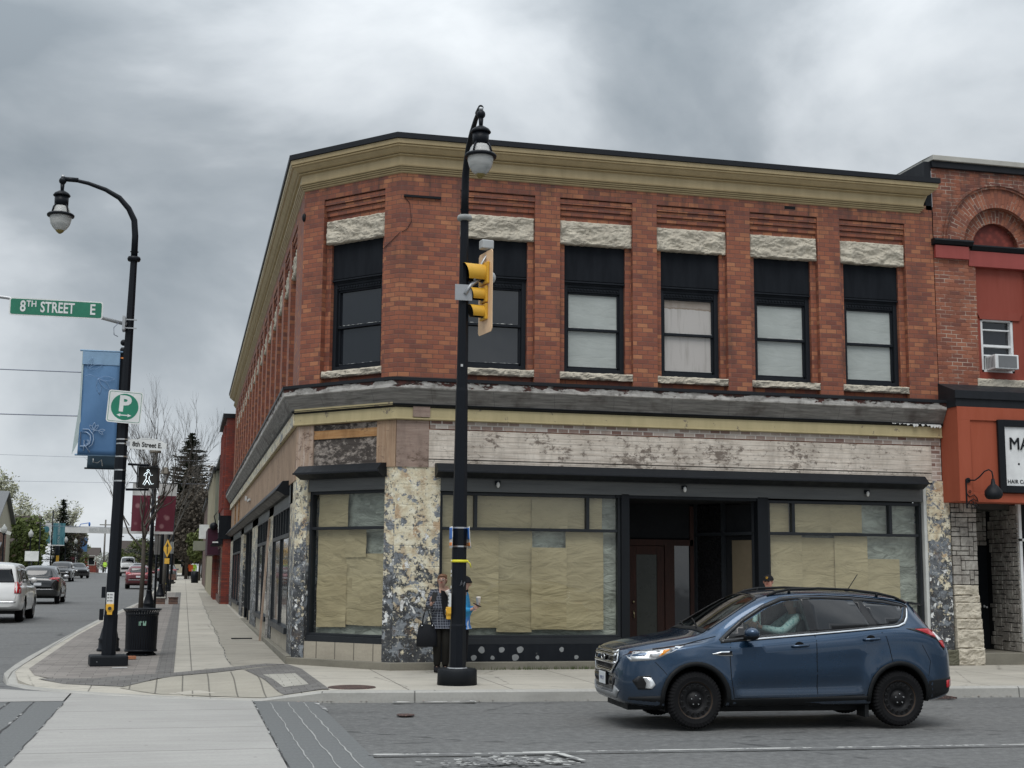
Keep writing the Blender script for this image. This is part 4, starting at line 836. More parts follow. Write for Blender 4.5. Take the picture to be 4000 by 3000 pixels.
b = M().use('dim interior'); b.box(11.8, XR, .3, 3, 3.1, 3.3); b.box(XR-.1, XR, -.2, 3, 0, 3.2); sb(b, 'ceiling')
b = M().use('dark room'); b.box(11.0, 11.10, .06, .5, .3, 9.3); sb(b, 'wall_joint')
b = M().use('dark room'); b.box(11.2, 11.77, .02, .35, 1.57, 3.2); b.box(11.6, 11.8, .35, 1.3, 0, 3.2); sb(b, 'pier_core'); ashlar(None, 11.2, 11.77, 1.57, 3.19, -.02, 'stone_pier', 3, SB)
zz = [0, .33, .70, .90, 1.22, 1.36, 1.565]
for i, (a, c) in enumerate(zip(zz, zz[1:])):
    o = rock('stone_block', 11.21+.0*i, 11.80-.01*i, a+.004, c-.004, -.035-.012*(5-i), SB, .05, i*2.1, 'rock faced limestone'); o.location = (-14.0, 0, 0)
fs = frame(12.82, 1.25, -.08, -1.22)
b = M(fs).use('dark room'); b.box(0, 1.23, .04, .3, 0, 3.2); sb(b, 'wall_core'); ashlar(fs, 0, 1.22, .24, 3.18, 0, 'stone_wall', 5, SB)
b = M().use('dark room'); b.box(11.6, 13.4, 1.42, 1.55, 0, 3.3); b.box(12.80, 12.95, 1.1, 1.42, .2, 3.2); b.box(11.8, 12.85, 1.29, 1.4, 2.35, 3.2); sb(b, 'wall_core'); ashlar(None, 11.8, 12.82, 2.38, 3.18, 1.25, 'stone_wall', 8, SB)
b = M().use('black metal'); b.box(11.9, 12.82, 1.25, 1.32, .24, 2.36); d = sb(b, 'door'); b = M().use('dark pane'); b.box(12.1, 12.5, 1.24, 1.25, .9, 2.1); sb(b, 'pane', parent=d); b = M().use('white frame'); b.ball((12.66, 1.2, 1.12), .025); b.ball((12.72, 1.2, 1.1), .02); sb(b, 'handle', parent=d)
b = M().use('plinth concrete'); b.box(11.80, XR, -.05, 1.4, -.05, .235); sb(b, 'step', .015)
b = M().use('white frame'); b.box(12.75, 12.81, .0, .1, .5, 3.2); b.box(12.75, XR, .0, .1, 2.45, 2.5); b.box(12.75, XR, .0, .1, .44, .5); b.box(15.2, 15.26, 0, .1, .5, 3.2); w = sb(b, 'shop_window'); b = M().use('dark pane'); b.box(12.8, XR, .05, .06, .5, 3.2); b.use('ashlar block'); b.box(12.76, XR, .02, .3, .2, .44); sb(b, 'pane', parent=w)
# sign on the fascia, gooseneck lamp, air conditioner
SG = empty('shop_sign', (12.6, -.63, 4.1), 0, 'white shop sign in a black frame with black letters on the orange fascia', 'sign')
b = M().use('black metal'); x0, x1, z0, z1, f = -.69, 1.9, -.72, .72, .145
b.box(x0, x0+f, -.06, .0, z0, z1); b.box(x1-f, x1, -.06, 0, z0, z1); b.box(x0+f, x1-f, -.06, 0, z0, z0+f-.01); b.box(x0+f, x1-f, -.06, 0, z1-f+.01, z1); b.build('frame', SG, .006)
b = M().use('white frame'); b.box(x0+f, x1-f, -.025, 0, z0+f-.01, z1-f+.01); b.build('sign_panel', SG)
text_mesh('lettering', 'MA', .35, 'black metal', SG, (-.45, -.035, .24), align='LEFT', ext=.012, bold=.0, sx=.92, space=1.0); text_mesh('lettering', 'HAIR CA', .105, 'black metal', SG, (-.51, -.03, -.505), align='LEFT', ext=.004, sx=1.02)
b = M().use('black metal'); b.ball((-.24, -.03, -.15), .022, 10, 8, (1, .3, 1)); b.build('dot', SG); b = M().use('black metal'); b.tube([(-.03, -.03, -.3), (.01, -.03, -.27), (.06, -.03, -.29)], .008, 6); b.build('flourish', SG)
GL = empty('gooseneck_lamp', (11.22, -.63, 3.6), 0, 'black gooseneck barn lamp on a scrolled bracket under the orange fascia', 'wall lamp')
b = M().use('black metal'); b.tube([(0, 0, 0), (.0, -.03, 0)], .05, 14); b.tube([(0, -.03, 0), (.10, -.1, 0), (.16, -.16, .06), (.24, -.22, .17), (.31, -.26, .20), (.36, -.28, .16), (.37, -.29, .08), (.37, -.29, .0)], .014, 8); b.build('arm', GL)
b = M().use('black metal'); b.rings([(.37, -.29, .02, .03), (.37, -.29, -.08, .045), (.36, -.3, -.13, .10), (.35, -.32, -.22, .165), (.34, -.34, -.30, .17), (.33, -.35, -.36, .14), (.33, -.35, -.38, .10)], 20); b.build('lamp_shade', GL)
b = M().use('black metal'); b.box(-.055, -.03, -.02, .0, -.55, .02); b.tube([(-.04, -.01, -.25), (.02, -.015, -.32), (.12, -.02, -.28), (.18, -.02, -.34), (.20, -.02, -.42)], .009, 6); b.tube([(-.04, -.01, -.5), (.02, -.02, -.4), (.1, -.02, -.36), (.17, -.02, -.4)], .009, 6)
for c_, rr in (((.05, -.44), .045), ((.13, -.46), .04), ((.09, -.5), .04), ((.18, -.5), .035), ((.03, -.22), .025)): b.tube([(c_[0]+rr*cos(a), -.02, c_[1]+rr*sin(a)) for a in [i*2*pi/12 for i in range(13)]], .007, 5)
b.tube([(-.04, -.01, -.54), (.24, -.01, -.54)], .008, 5); b.build('scroll_bracket', GL)
AC = empty('air_conditioner', (12.50, -.1, 5.93), 0, 'white air conditioner sticking out of the small upper window', 'air conditioner')
b = M().use('white frame'); b.box(-.27, .27, -.12, .28, 0, .30); b.build('housing', AC, .015); b = M().use(mat('grille grey', col=(.16, .165, .17), rough=.5)); b.box(-.20, .22, -.128, -.12, .03, .27); [b.box(-.276, -.27, -.08+.05*i, -.06+.05*i, .04, .26) for i in range(6)]; b.build('grille', AC)
# ------------------------------------------------------------------ street furniture
mat('pole black', paint_fn((.008, .010, .014), (.14, .15, .16), -.6, .3, .32, 9)); mat('base black', paint_fn((.010, .012, .015), (.36, .38, .39), .62, .3, .5, 10)); mat('galvanised', col=(.42, .43, .44), rough=.42, metal=.6)
mat('strap steel', col=(.6, .6, .6), rough=.3, metal=1.); mat('signal yellow', col=(.72, .40, .035), rough=.45); mat('board peach', col=(.80, .55, .34), rough=.5); mat('signal grey', col=(.46, .47, .47), rough=.45)
mat('sign white', col=(.70, .71, .70), rough=.35); mat('sign green', col=(.015, .20, .12), rough=.35); mat('name green', col=(.018, .17, .10), rough=.35); mat('lamp off', col=(.03, .03, .03), rough=.3)
mat('lantern globe', lambda t: {'Base Color': t.mix(t.ramp(t.noise(t.mapv(t.ob, (1, 1, 4)), 3, 4), [(.35, 0.), (.7, 1.)]), (.62, .62, .60), (.40, .41, .40)), 'Roughness': .12, 'Transmission Weight': .25, 'IOR': 1.2})
mat('amber base', col=(.20, .15, .04), rough=.3); mat('ring weathered', paint_fn((.33, .34, .33), (.12, .12, .12), .3, .3, .6, 3)); mat('hood dark', col=(.03, .028, .025), rough=.5)
mat('yellow tape', col=(.75, .68, .03), rough=.5); mat('sign blue', col=(.02, .14, .50), rough=.4); mat('sign orange', col=(.75, .26, .06), rough=.5)
def lantern(T, x, y, z):      # z = height of the ring
    b = M().use('pole black'); b.ball((x, y, z+.66), .07, 12, 8); b.rings([(x, y, z+.46, .03), (x, y, z+.60, .04)], 10); b.rings([(x, y, z+.36, .15), (x, y, z+.375, .16), (x, y, z+.42, .13), (x, y, z+.47, .05)], 16); b.rings([(x, y, z+.16, .125), (x, y, z+.36, .13)], 16)
    b.use('galvanised'); b.rings([(x, y, z+.72, .035), (x, y, z+.77, .035)], 10); b.build('lamp_head', T)
    b = M().use('pole black')
    for k in range(4): a = pi/4+k*pi/2; b.tube([(x+.11*cos(a), y+.11*sin(a), z+.2), (x+.17*cos(a), y+.17*sin(a), z+.13), (x+.205*cos(a), y+.205*sin(a), z+.0)], .016, 6)
    b.rings([(x, y, z-.03, .20), (x, y, z-.03, .245), (x, y, z+.0, .25), (x, y, z+.02, .23), (x, y, z+.02, .19)], 22, False); b.build('lamp_ring', T)
    g = M().use('lantern globe'); g.rings([(x, y, z+.2, .10), (x, y, z+.12, .155), (x, y, z, .195), (x, y, z-.08, .20), (x, y, z-.18, .175), (x, y, z-.26, .125), (x, y, z-.30, .08)], 22); g = g.build('glass_globe', T)
    b = M().use('amber base'); b.rings([(x, y, z-.295, .085), (x, y, z-.33, .06), (x, y, z-.36, .02)], 14); b.build('finial', T)
def arm_pole(x, y, H, lean, ad, label, blk=None, ztop=.7, zl=0.):
    """tall street pole with a curved arm; ad = unit direction of the arm in plan, H = height of the collar"""
    T = empty('street_lamp', (x, y, 0), 0, label, 'street lamp', 'curved arm street lamps at the corner')
    def c(z): return (lean*z, 0, z)
    b = M().use('pole black'); n = 8
    rs = [(0, .10, .135), (0, .9, .13), (0, .93, .122), (0, 2.6, .115), (0, 4.6, .098), (0, 4.65, .092), (0, H, .066)]
    b.rings([(lean*z, 0, z, r) for _, z, r in rs], n, True, False, pi/8); b.build('pole', T)
    b = M().use('ring weathered' if blk is None else 'pole black'); b.rings([(lean*H, 0, H-.05, .07), (lean*H, 0, H-.04, .11), (lean*H, 0, H, .125), (lean*H, 0, H+.04, .11), (lean*H, 0, H+.05, .07)], 18); b.build('collar', T)
    pr = [(0, 0), (0, ztop*.6), (.03, ztop), (.14, ztop+.22), (.32, ztop+.42), (.58, ztop+.56), (.9, ztop+.66), (1.14, ztop+.70), (1.32, ztop+.72)]
    b = M().use('pole black'); b.tube([(lean*H+ad[0]*d, ad[1]*d, H+z) for d, z in pr], [.064, .062, .06, .055, .05, .042, .036, .033, .033], 10); b.tube([(lean*H+ad[0]*d, ad[1]*d, H+ztop+.705+.012*(d-1.1)) for d in (1.08, 1.34)], .045, 10)
    for z in (.1,): b.ball((lean*H+.065, 0, H+.14), .014, 6, 5); b.ball((lean*H-.065, 0, H+.14), .014, 6, 5)
    b.build('curved_arm', T)
    if zl: lantern(T, lean*H+ad[0]*1.36, ad[1]*1.36, zl)
    if blk is None:
        b = M().use('base black'); b.rings([(0, 0, 0, .31), (0, 0, .22, .305), (0, 0, .25, .285)], 30, True, True); b.use('galvanised'); b.rings([(0, 0, .25, .16), (0, 0, .265, .155)], 8, True, False, pi/8); b.build('base', T)
    else:
        b = M().use('base black'); b.box(-.33, .33, -.3, .3, 0, .20, .12); b.build('base', T, .03)
    return T
CPX, CPY = .54, -3.2
LM = arm_pole(CPX, CPY, 7.45, .003, (-.03, -1), 'black street lamp in front of the peeling corner pier, with the yellow traffic light', zl=8.08)
LPX, LPY = -4.92, 1.7
LP = arm_pole(LPX, LPY, 7.55, .0145, (-1, 0), 'black street lamp on the left carrying the green street sign and parking sign', blk=1, zl=8.31, ztop=.75)
def lp(z): return LPX+.0145*z
def strap(x, y, r, z, T=None):
    b = M().use('strap steel'); b.rings([(0, 0, -.012, r), (0, 0, -.012, r+.004), (0, 0, .012, r+.004), (0, 0, .012, r)], 8, False, False, pi/8); o = b.build('strap', T); o.location = (x, y, z); return o
for z in (4.12, 4.04, 3.80, 3.55, 3.35, 2.66, 2.54): strap(.0145*z, 0, .108, z, LP)
b = M().use('pole black'); b.box(-.17, -.10, -.05, .03, 1.22, 1.42); b.build('junction_box', LP)
b = M().use('pole black'); b.box(-.19, -.12, -.05, .03, .82, 1.02); b.build('junction_box', LP)
# --- traffic light
TL = empty('traffic_light', (.92, CPY-.02, 5.55), atan2(-.17, -.985), 'yellow three lamp traffic light on a pale backboard beside the central pole', 'traffic light')
# local +x is the way the lamps face
b = M().use('board peach'); P = [(-.29, .04), (-.25, 0), (.25, 0), (.29, .04), (.29, 1.31), (.25, 1.35), (-.25, 1.35), (-.29, 1.31)]; b.prism(P, -.006, .006, 'x'); b.build('backboard', TL)
b = M().use('signal yellow'); b.box(.006, .05, -.18, .18, .80, 1.16); b.box(.006, .05, -.13, .13, .50, .77); b.box(.006, .05, -.13, .13, .22, .48); b.use('signal grey'); b.box(-.07, -.006, -.14, .14, .2, 1.18); b.build('housing', TL, .01)
for zc, r, L in ((.98, .155, .36), (.635, .11, .26), (.35, .11, .26)):
    h = M().use('signal yellow'); n = 20; rows = []
    a0, a1 = -.9-pi/2+pi*.0, 0
    for x_ in (.05, L):
        cut = 1 if x_ < .1 else 1
        rows.append([(x_+.10*L/.36*(sin(pi/2+0) and .0) + (.0), r*cos(t_), zc+r*sin(t_)) for t_ in [-pi/2+.75+(2*pi-1.5)*k/n for k in range(n+1)]])
    rows[1] = [(p[0]+.5*(p[2]-zc)*.5, p[1], p[2]) for p in rows[1]]
    h.grid(rows, False, True); h.use('hood dark'); h.grid([[(p[0], p[1]*.97, zc+(p[2]-zc)*.97) for p in r_] for r_ in rows], False, True)
    h = h.build('visor', TL, fix=False); l = M().use('lamp off'); l.disc((.055, 0, zc), r*.95, 'x', 20); l.build('lens', TL)
b = M().use('signal grey'); b.ball((-.09, 0, .93), .1, 14, 8, (.8, 1, 1)); b.build('rear_dome', TL)
# bracket arms belong to the signal
b = M().use('galvanised'); 
iv = Matrix.Rotation(-atan2(-.17, -.985), 4, 'Z')
def tlp(X, Y, Z): v = Vector((X-.92, Y-(CPY-.02), Z-5.55)); return tuple(iv @ v)
b.tube([tlp(.56, -3.33, 6.16), tlp(.66, -3.30, 6.32), tlp(.96, -3.24, 6.55)], .03, 8); b.tube([tlp(.72, -3.28, 6.40), tlp(.86, -3.24, 6.72), tlp(.99, -3.22, 6.95)], .022, 8); b.build('bracket_arm', TL)
b = M().use('galvanised'); P = [tlp(X, -3.33+abs(X-.54)*.12, Z) for X, Z in ((.40, 6.06), (.68, 6.06), (.68, 6.32), (.40, 6.32))]; Q = [tlp(X, -3.31+abs(X-.54)*.12, Z) for X, Z in ((.40, 6.06), (.68, 6.06), (.68, 6.32), (.40, 6.32))]; b.hexa([P[0], P[1], Q[1], Q[0], P[3], P[2], Q[2], Q[3]]); b.build('mounting_plate', TL)
b = M().use('signal grey'); b.box(-.12, .09, -.10, .06, 1.40, 1.55); b.build('sensor', TL, .02)
# --- push buttons
def push_button(x, y, z, rz, label):
    T = empty('push_button', (x, y, z), rz, label, 'crossing button', 'pedestrian push buttons')
    b = M().use('sign white'); b.box(-.065, .065, -.03, .0, .19, .40); b.build('sign_panel', T, .008)
    b = M().use('hood dark')
    for i in range(3): b.ball((-.04, -.031, .36-.055*i), .012, 6, 4, (1, .2, 1.4)); b.box(-.015, .045, -.0325, -.03, .352-.055*i, .358-.055*i); b.box(-.015, .035, -.0325, -.03, .366-.055*i, .372-.055*i)
    b.build('pictogram', T)
    b = M().use('signal yellow'); b.prism([(-.07, .19), (.07, .19), (.07, .09), (.045, .05), (.045, 0), (-.045, 0), (-.045, .05), (-.07, .09)], -.06, .0); b.build('housing', T, .008)
    b = M().use('signal yellow'); b.tube([(0, -.058, .115), (0, -.075, .115)], .045, 16); b.use('lamp off'); b.tube([(0, -.07, .115), (0, -.082, .115)], .032, 16); b.build('button', T); return T
push_button(lp(1)-.02, LPY-.135, .92, 0, 'yellow crossing button on the left pole, below its white instruction panel')
push_button(CPX-.125, CPY-.02, 1.0, -pi/2, 'yellow crossing button on the side of the central pole beside the woman')
# --- small blue and white signs and tape on the central pole
for s_, lab in ((-1, 'blue and white no stopping sign strapped to the left of the central pole'), (1, 'blue and white no stopping sign curling from the right of the central pole')):
    T = empty('curb_sign', (CPX, CPY, 0), 0, lab, 'sign', 'small blue signs strapped to the central pole')
    def plate(z0, z1, y0, y1, m, lift=0.):
        b = M().use(m); rows = []
        for j in range(9):
            v = j/8; z = z0+(z1-z0)*v; r = []
            for i in range(5):
                u = i/4; y = y0+(y1-y0)*u; cx = .13+(.05*(1-((z-2.1)/.33))**2 if s_ > 0 else .0)*.6*(1 if s_ > 0 else .2); r.append((s_*(cx+.03*(-y))+s_*.002+lift*s_*.0, y-(lift), z))
            rows.append(r)
        b.grid(rows, False, True); return b
    o = plate(2.10, 2.44, -.16, .12, 'sign white').build('sign_panel', T, fix=False); sm = o.modifiers.new('s', 'SOLIDIFY'); sm.thickness = .002
    for z0, z1, m, nm in ((2.24, 2.42, 'sign blue', 'blue_panel'), (2.14, 2.19, 'sign orange', 'orange_panel')):
        o = plate(z0, z1, -.13, .09, m).build(nm, T, fix=False); o.location.x = -.004; sm = o.modifiers.new('s', 'SOLIDIFY'); sm.thickness = .012; sm.offset = 0
    b = M().use('sign white'); b.box(.135 if s_ > 0 else -.135, .14 if s_ > 0 else -.14, -.175, -.17, 2.27, 2.36); b.build('mark', T)
for z in (2.13, 2.42): strap(CPX+.003*z-CPX, 0, .118, z, LM)
b = M().use('yellow tape'); b.rings([(0, 0, -.018, .125), (0, 0, -.012, .131), (0, 0, .018, .131), (0, 0, .022, .125)], 16, False); b.tube([(.12, -.05, 0), (.16, -.08, -.03), (.18, -.08, -.10)], .008, 5); b.ball((.125, -.05, 0), .02, 8, 6)
o = b.build('barrier_tape'); o.location = (CPX+.004, CPY, 1.90); tag(o, 'yellow tape tied round the central black pole above head height', 'tape')
# graffiti tag and paint chips on the pole
b = M().use(mat('pale marker', col=(.22, .23, .25), rough=.7)); b.tube([(.00, -.124, 1.52), (.03, -.124, 1.60), (.02, -.124, 1.53), (.05, -.123, 1.57), (.06, -.12, 1.51), (.08, -.115, 1.58)], .004, 4); b.build('graffiti', LM)
b = M().use('sign white')
for x_, z_, w_ in ((-.128, 1.72, .02), (-.129, 1.66, .015), (-.128, 1.48, .018), (-.125, 1.9, .01)): b.box(x_-.003, x_+.004, -.07, -.07+w_*2, z_, z_+w_*2.2)
for x_ in (-.03, -.01): b.box(x_, x_+.012, -.116, -.108, 4.98, 5.02)
b.build('sticker_scrap', LM)
# --- signs on the left pole
def rrect(w, h, r, n=5):
    P = []
    for cx, cz, a0 in ((w/2-r, -h/2+r, -pi/2), (w/2-r, h/2-r, 0), (-w/2+r, h/2-r, pi/2), (-w/2+r, -h/2+r, pi)):
        for i in range(n+1): a = a0+pi/2*i/n; P.append((cx+r*cos(a), cz+r*sin(a)))
    return P
SS = empty('street_sign', (-6.14, 1.56, 6.50), radians(0), 'green overhead street name sign reading 8TH STREET E on a grey arm', 'street sign')
b = M().use('sign white'); b.prism(rrect(1.65, .33, .045), -.004, .004); b.build('sign_border', SS); b = M().use('name green'); b.prism(rrect(1.60, .285, .03), -.008, -.0045); b.build('sign_panel', SS)
text_mesh('lettering', '8', .285, 'sign white', SS, (-.585, -.011, .0), sx=.72, bold=.006, ext=.002); text_mesh('lettering', 'TH', .16, 'sign white', SS, (-.435, -.011, .055), sx=.85, bold=.003, ext=.002)
text_mesh('lettering', 'STREET', .275, 'sign white', SS, (.02, -.011, .0), sx=.66, bold=.006, ext=.002, space=1.02); text_mesh('lettering', 'E', .275, 'sign white', SS, (.64, -.011, .0), sx=.75, bold=.006, ext=.002)
b = M().use('galvanised'); b.tube([(lp(6.3)+6.14-.05, .1, -.22), (.2, .08, .02), (-.9, .08, .17), (-3.6, .08, .35)], [.035, .033, .032, .028], 10); b.build('sign_arm', SS)
b = M().use('galvanised'); X0 = lp(6.3)+6.14; b.box(X0-.13, X0-.08, -.04, .26, -.34, -.08); b.box(X0-.1, X0+.13, -.0, .03, -.15, -.13); b.box(X0-.1, X0+.13, 0., .03, -.31, -.29); b.build('bracket', SS)
b = M().use(mat('cable grey', col=(.2, .22, .28), rough=.5)); b.tube([(X0-.2, .07, -.2), (X0-.28, .05, -.30), (X0-.27, .05, -.43), (X0-.2, .08, -.46)], .008, 6); b.build('cable', SS)
PS = empty('parking_sign', (-4.84, LPY-.16, 4.71), radians(4), 'square white parking sign with P in a green circle and double arrow', 'parking sign')
PS.rotation_euler = (0, radians(3), radians(4))
b = M().use('sign white'); b.prism(rrect(.62, .60, .05), -.003, .003); b.build('sign_panel', PS)
b = M().use('sign green'); P1, P2 = rrect(.575, .555, .035), rrect(.56, .54, .03)
for i in range(len(P1)): j = (i+1) % len(P1); b.face([(P1[i][0], -.0045, P1[i][1]), (P1[j][0], -.0045, P1[j][1]), (P2[j][0], -.0045, P2[j][1]), (P2[i][0], -.0045, P2[i][1])])
b.build('border_line', PS, fix=False)
b = M().use('sign green'); b.disc((0, -.0045, 0), .245, 'y', 40); b.build('green_disc', PS, fix=False)
text_mesh('lettering', 'P', .40, 'sign white', PS, (-.005, -.006, .045), sx=1.05, bold=.016, ext=.001)
b = M().use('sign white'); b.face([(-.07, -.007, -.165), (.07, -.007, -.165), (.07, -.007, -.145), (-.07, -.007, -.145)])
for s_ in (-1, 1): b.face([(s_*.135, -.007, -.155), (s_*.065, -.007, -.185), (s_*.065, -.007, -.125)])
b.build('double_arrow', PS, fix=False)
NS = empty('name_sign', (-4.42, LPY-.05, 4.03), 0, 'small white ornate plate reading 8th Street E. beside the left pole', 'street sign')
NS.rotation_euler = (0, radians(2.5), 0)
P = [(-.33, -.05), (-.28, -.09), (.27, -.09), (.30, -.05), (.36, -.05), (.36, .05), (.30, .06), (.27, .09), (.20, .09), (.16, .12), (-.12, .12), (-.16, .09), (-.28, .09), (-.33, .05)]
b = M().use('sign white'); b.prism(P, -.006, .006); b.use('galvanised'); b.box(-.42, -.30, -.01, .01, -.04, .04); b.build('sign_panel', NS)
ft = text_mesh('lettering', '8th Street E.', .125, 'hood dark', NS, (.01, -.009, -.005), bold=.0035, ext=.001, sx=.84)
b = M().use('signal grey'); b.box(-.1, .13, -.008, -.0065, .098, .108); b.build('crest_line', NS)
PD = empty('pedestrian_signal', (-4.355, LPY-.1, 3.42), radians(-8), 'black crosswalk signal box showing the lit white walking figure', 'crosswalk signal')
b = M().use('hood dark'); b.box(-.18, .18, -.08, .12, -.19, .19); b.build('housing', PD, .01)
b = M().use('pole black')
for z in (-.195, .195): b.box(-.185, .185, -.16, -.08, z-.004, z+.004)
b.box(-.189, -.181, -.16, -.08, -.195, .195); b.box(.181, .189, -.16, -.08, -.195, .195); b.build('visor', PD)
mat('walk light', col=(.9, .95, 1.), emit=(.8, .95, 1.), es=1.1)
b = M().use('walk light'); y = -.09; t_ = .0055
b.tube([(.02*cos(a), y, .12+.02*sin(a)) for a in [i*2*pi/12 for i in range(13)]], t_, 6); b.tube([(-.01, y, .085), (-.035, y, .02), (-.075, y, .035), (-.06, y, .06), (-.03, y, .085), (.03, y, .085), (.055, y, .03), (.085, y, .04)], t_, 6)
b.tube([(-.028, y, .02), (-.03, y, -.03), (-.085, y, -.13), (-.055, y, -.145), (-.01, y, -.06)], t_, 6); b.tube([(.028, y, .02), (.02, y, -.03), (.07, y, -.13), (.105, y, -.115)], t_, 6); b.tube([(-.01, y, -.06), (.04, y, -.14)], t_, 6); b.build('walking_figure', PD)
b = M().use('pole black'); b.tube([(.0, .05, .23), (-.40, .1, .25)], .022, 8); b.tube([(.0, .05, -.22), (-.42, .1, -.22)], .022, 8); b.build('bracket_arm', PD)
# --- banner pole with two blue banners
def base_profile(b, k=1.):
    b.rings([(0, 0, 0, .24*k), (0, 0, .05, .24*k), (0, 0, .07, .21*k), (0, 0, .22, .205*k), (0, 0, .25, .22*k), (0, 0, .28, .19*k), (0, 0, .42, .16*k), (0, 0, .60, .11*k), (0, 0, .72, .10*k), (0, 0, .75, .115*k), (0, 0, .78, .09*k)], 16)
BPX, BPY = -5.12, 5.7
BP = empty('banner_pole', (BPX, BPY, gz(BPY)), 0, 'slim black pole with ball finial and fluted base behind the left lamp', 'banner pole')
b = M().use('pole black'); b.rings([(0, 0, .78, .075), (0, 0, 3.3, .07), (0, 0, 6.35, .06), (0, 0, 6.4, .075), (0, 0, 6.45, .05)], 14); b.ball((0, 0, 6.56), .07, 12, 9); b.build('pole', BP)
b = M().use('pole black'); base_profile(b); b.build('base', BP); b = M().use('sign orange'); b.rings([(0, 0, 6.2, .068), (0, 0, 6.23, .068)], 14, False); b.build('orange_band', BP)
mat('banner blue', lambda t: {'Base Color': t.ramp(t.math('ADD', t.math('MULTIPLY', t.math('SUBTRACT', t.sep(t.uv)[1], 4.9), .25), t.math('MULTIPLY', t.noise(t.uv, 3, 5), .3)), [(.0, (.06, .15, .30)), (.6, (.13, .26, .45))]), 'Roughness': .7})
mat('banner top', col=(.22, .35, .50), rough=.7); mat('banner edge', col=(.42, .50, .50), rough=.7); mat('banner back', col=(.035, .07, .10), rough=.7); mat('banner line', col=(.24, .36, .54), rough=.7); mat('banner letters', col=(.33, .44, .60), rough=.7)
def leafline(b, x, z, a, l, y=-.012, w=.3, r=.004):
    pts = []
    for k in range(9): t_ = k/8; pts.append((t_*l, w*l*sin(pi*t_)*.5))
    for k in range(9): t_ = 1-k/8; pts.append((t_*l, -w*l*sin(pi*t_)*.5))
    b.tube([(x+p*cos(a)-q*sin(a), y, z+p*sin(a)+q*cos(a)) for p, q in pts], r, 4)
def banner(x, y, z0, z1, w, lab, m, rz=0., side=-1, front=True):
    T = empty('banner', (x, y, 0), rz, lab, 'banner', 'blue street banners by the left lamp')
    b = M().use(m); rows = []
    for j in range(21):
        v = j/20; z = z0+(z1-z0)*v; rows.append([(side*(.05+w*(i/10)*(1-.03*sin(pi*v))), .03*sin(i*.5+v*4)*sin(pi*v)-.02*(1-v), z) for i in range(11)])
    b.grid(rows, False, True); o = b.build('fabric', T, fix=False); s_ = o.modifiers.new('s', 'SOLIDIFY'); s_.thickness = .003
    for z in (z0, z1):
        b = M().use('banner top' if front else 'pole black'); b.tube([(0, 0, z), (side*(w+.10), 0, z)], .02, 8); b.build('rod', T)
    return T
B1 = banner(BPX, BPY-.08, 4.14, 6.38, .78, 'blue banner with pale leaf drawings hanging beside the parking sign', 'banner blue')
B2 = banner(BPX-.02, BPY+.9, 3.93, 6.15, .62, 'dark back banner hanging just behind and below the blue one', 'banner back', front=False)
b = M().use('pole black'); b.tube([(0, 0, 3.95), (0, -.85, 3.95)], .02, 6); b.tube([(0, 0, 6.15), (0, -.85, 6.15)], .02, 6); b.build('standoff', B2)
b = M().use('banner top'); b.box(-.82, -.06, -.03, -.026, 6.08, 6.36); b.build('top_panel', B1); b = M().use('banner edge'); b.prism([(-.83, 6.36), (-.80, 6.36), (-.80, 5.0), (-.78, 4.5), (-.94, 4.14), (-.90, 4.6), (-.84, 5.2)], -.02, -.016); b.build('side_fold', B1)
b = M().use('banner line'); Y_ = -.055
for x_, z_, a_, l_ in ((-.70, 5.98, 1.25, .26), (-.68, 5.98, .35, .30), (-.48, 5.78, .0, .34), (-.48, 5.78, -.75, .36), (-.48, 5.78, -1.45, .34)): leafline(b, x_, z_, a_, l_, Y_)
b.tube([(-.78, 5.82, 0) if False else (-.78, Y_, 5.80), (-.66, Y_, 5.86), (-.48, Y_, 5.79)], .004, 4); b.build('leaf_drawing', B1)
b = M().use('banner letters'); cx, cz = -.66, 4.55
b.tube([(-.78, Y_, 4.32), (-.78, Y_, 4.62), (-.66, Y_, 4.62), (-.585, Y_, 4.56), (-.57, Y_, 4.47), (-.585, Y_, 4.38), (-.66, Y_, 4.32), (-.78, Y_, 4.32)], .012, 5); b.tube([(-.74, Y_, 4.68), (-.62, Y_, 4.68), (-.53, Y_, 4.58), (-.51, Y_, 4.47), (-.53, Y_, 4.36), (-.6, Y_, 4.3)], .01, 5)
b.tube([(-.70, Y_, 4.22), (-.70, Y_, 4.45), (-.62, Y_, 4.45), (-.61, Y_, 4.38), (-.69, Y_, 4.35), (-.57, Y_, 4.19)], .011, 5)
for x_, z_, a_, l_ in ((-.52, 4.66, 1.5, .17), (-.52, 4.66, 2.2, .14), (-.52, 4.66, .9, .15), (-.42, 4.66, .1, .14), (-.42, 4.66, -.7, .13)): leafline(b, x_, z_, a_, l_, Y_, .35, .005)
b.tube([(-.55, Y_, 4.60), (-.5, Y_, 4.66), (-.42, Y_, 4.66)], .006, 4); b.build('monogram', B1)
b = M().use('sign white'); b.tube([(-.54, -.05, 4.14), (-.54, -.05, 4.06), (-.44, -.05, 4.05), (-.37, -.05, 4.12), (-.34, -.05, 3.98)], .012, 5); b.build('monogram', B2)
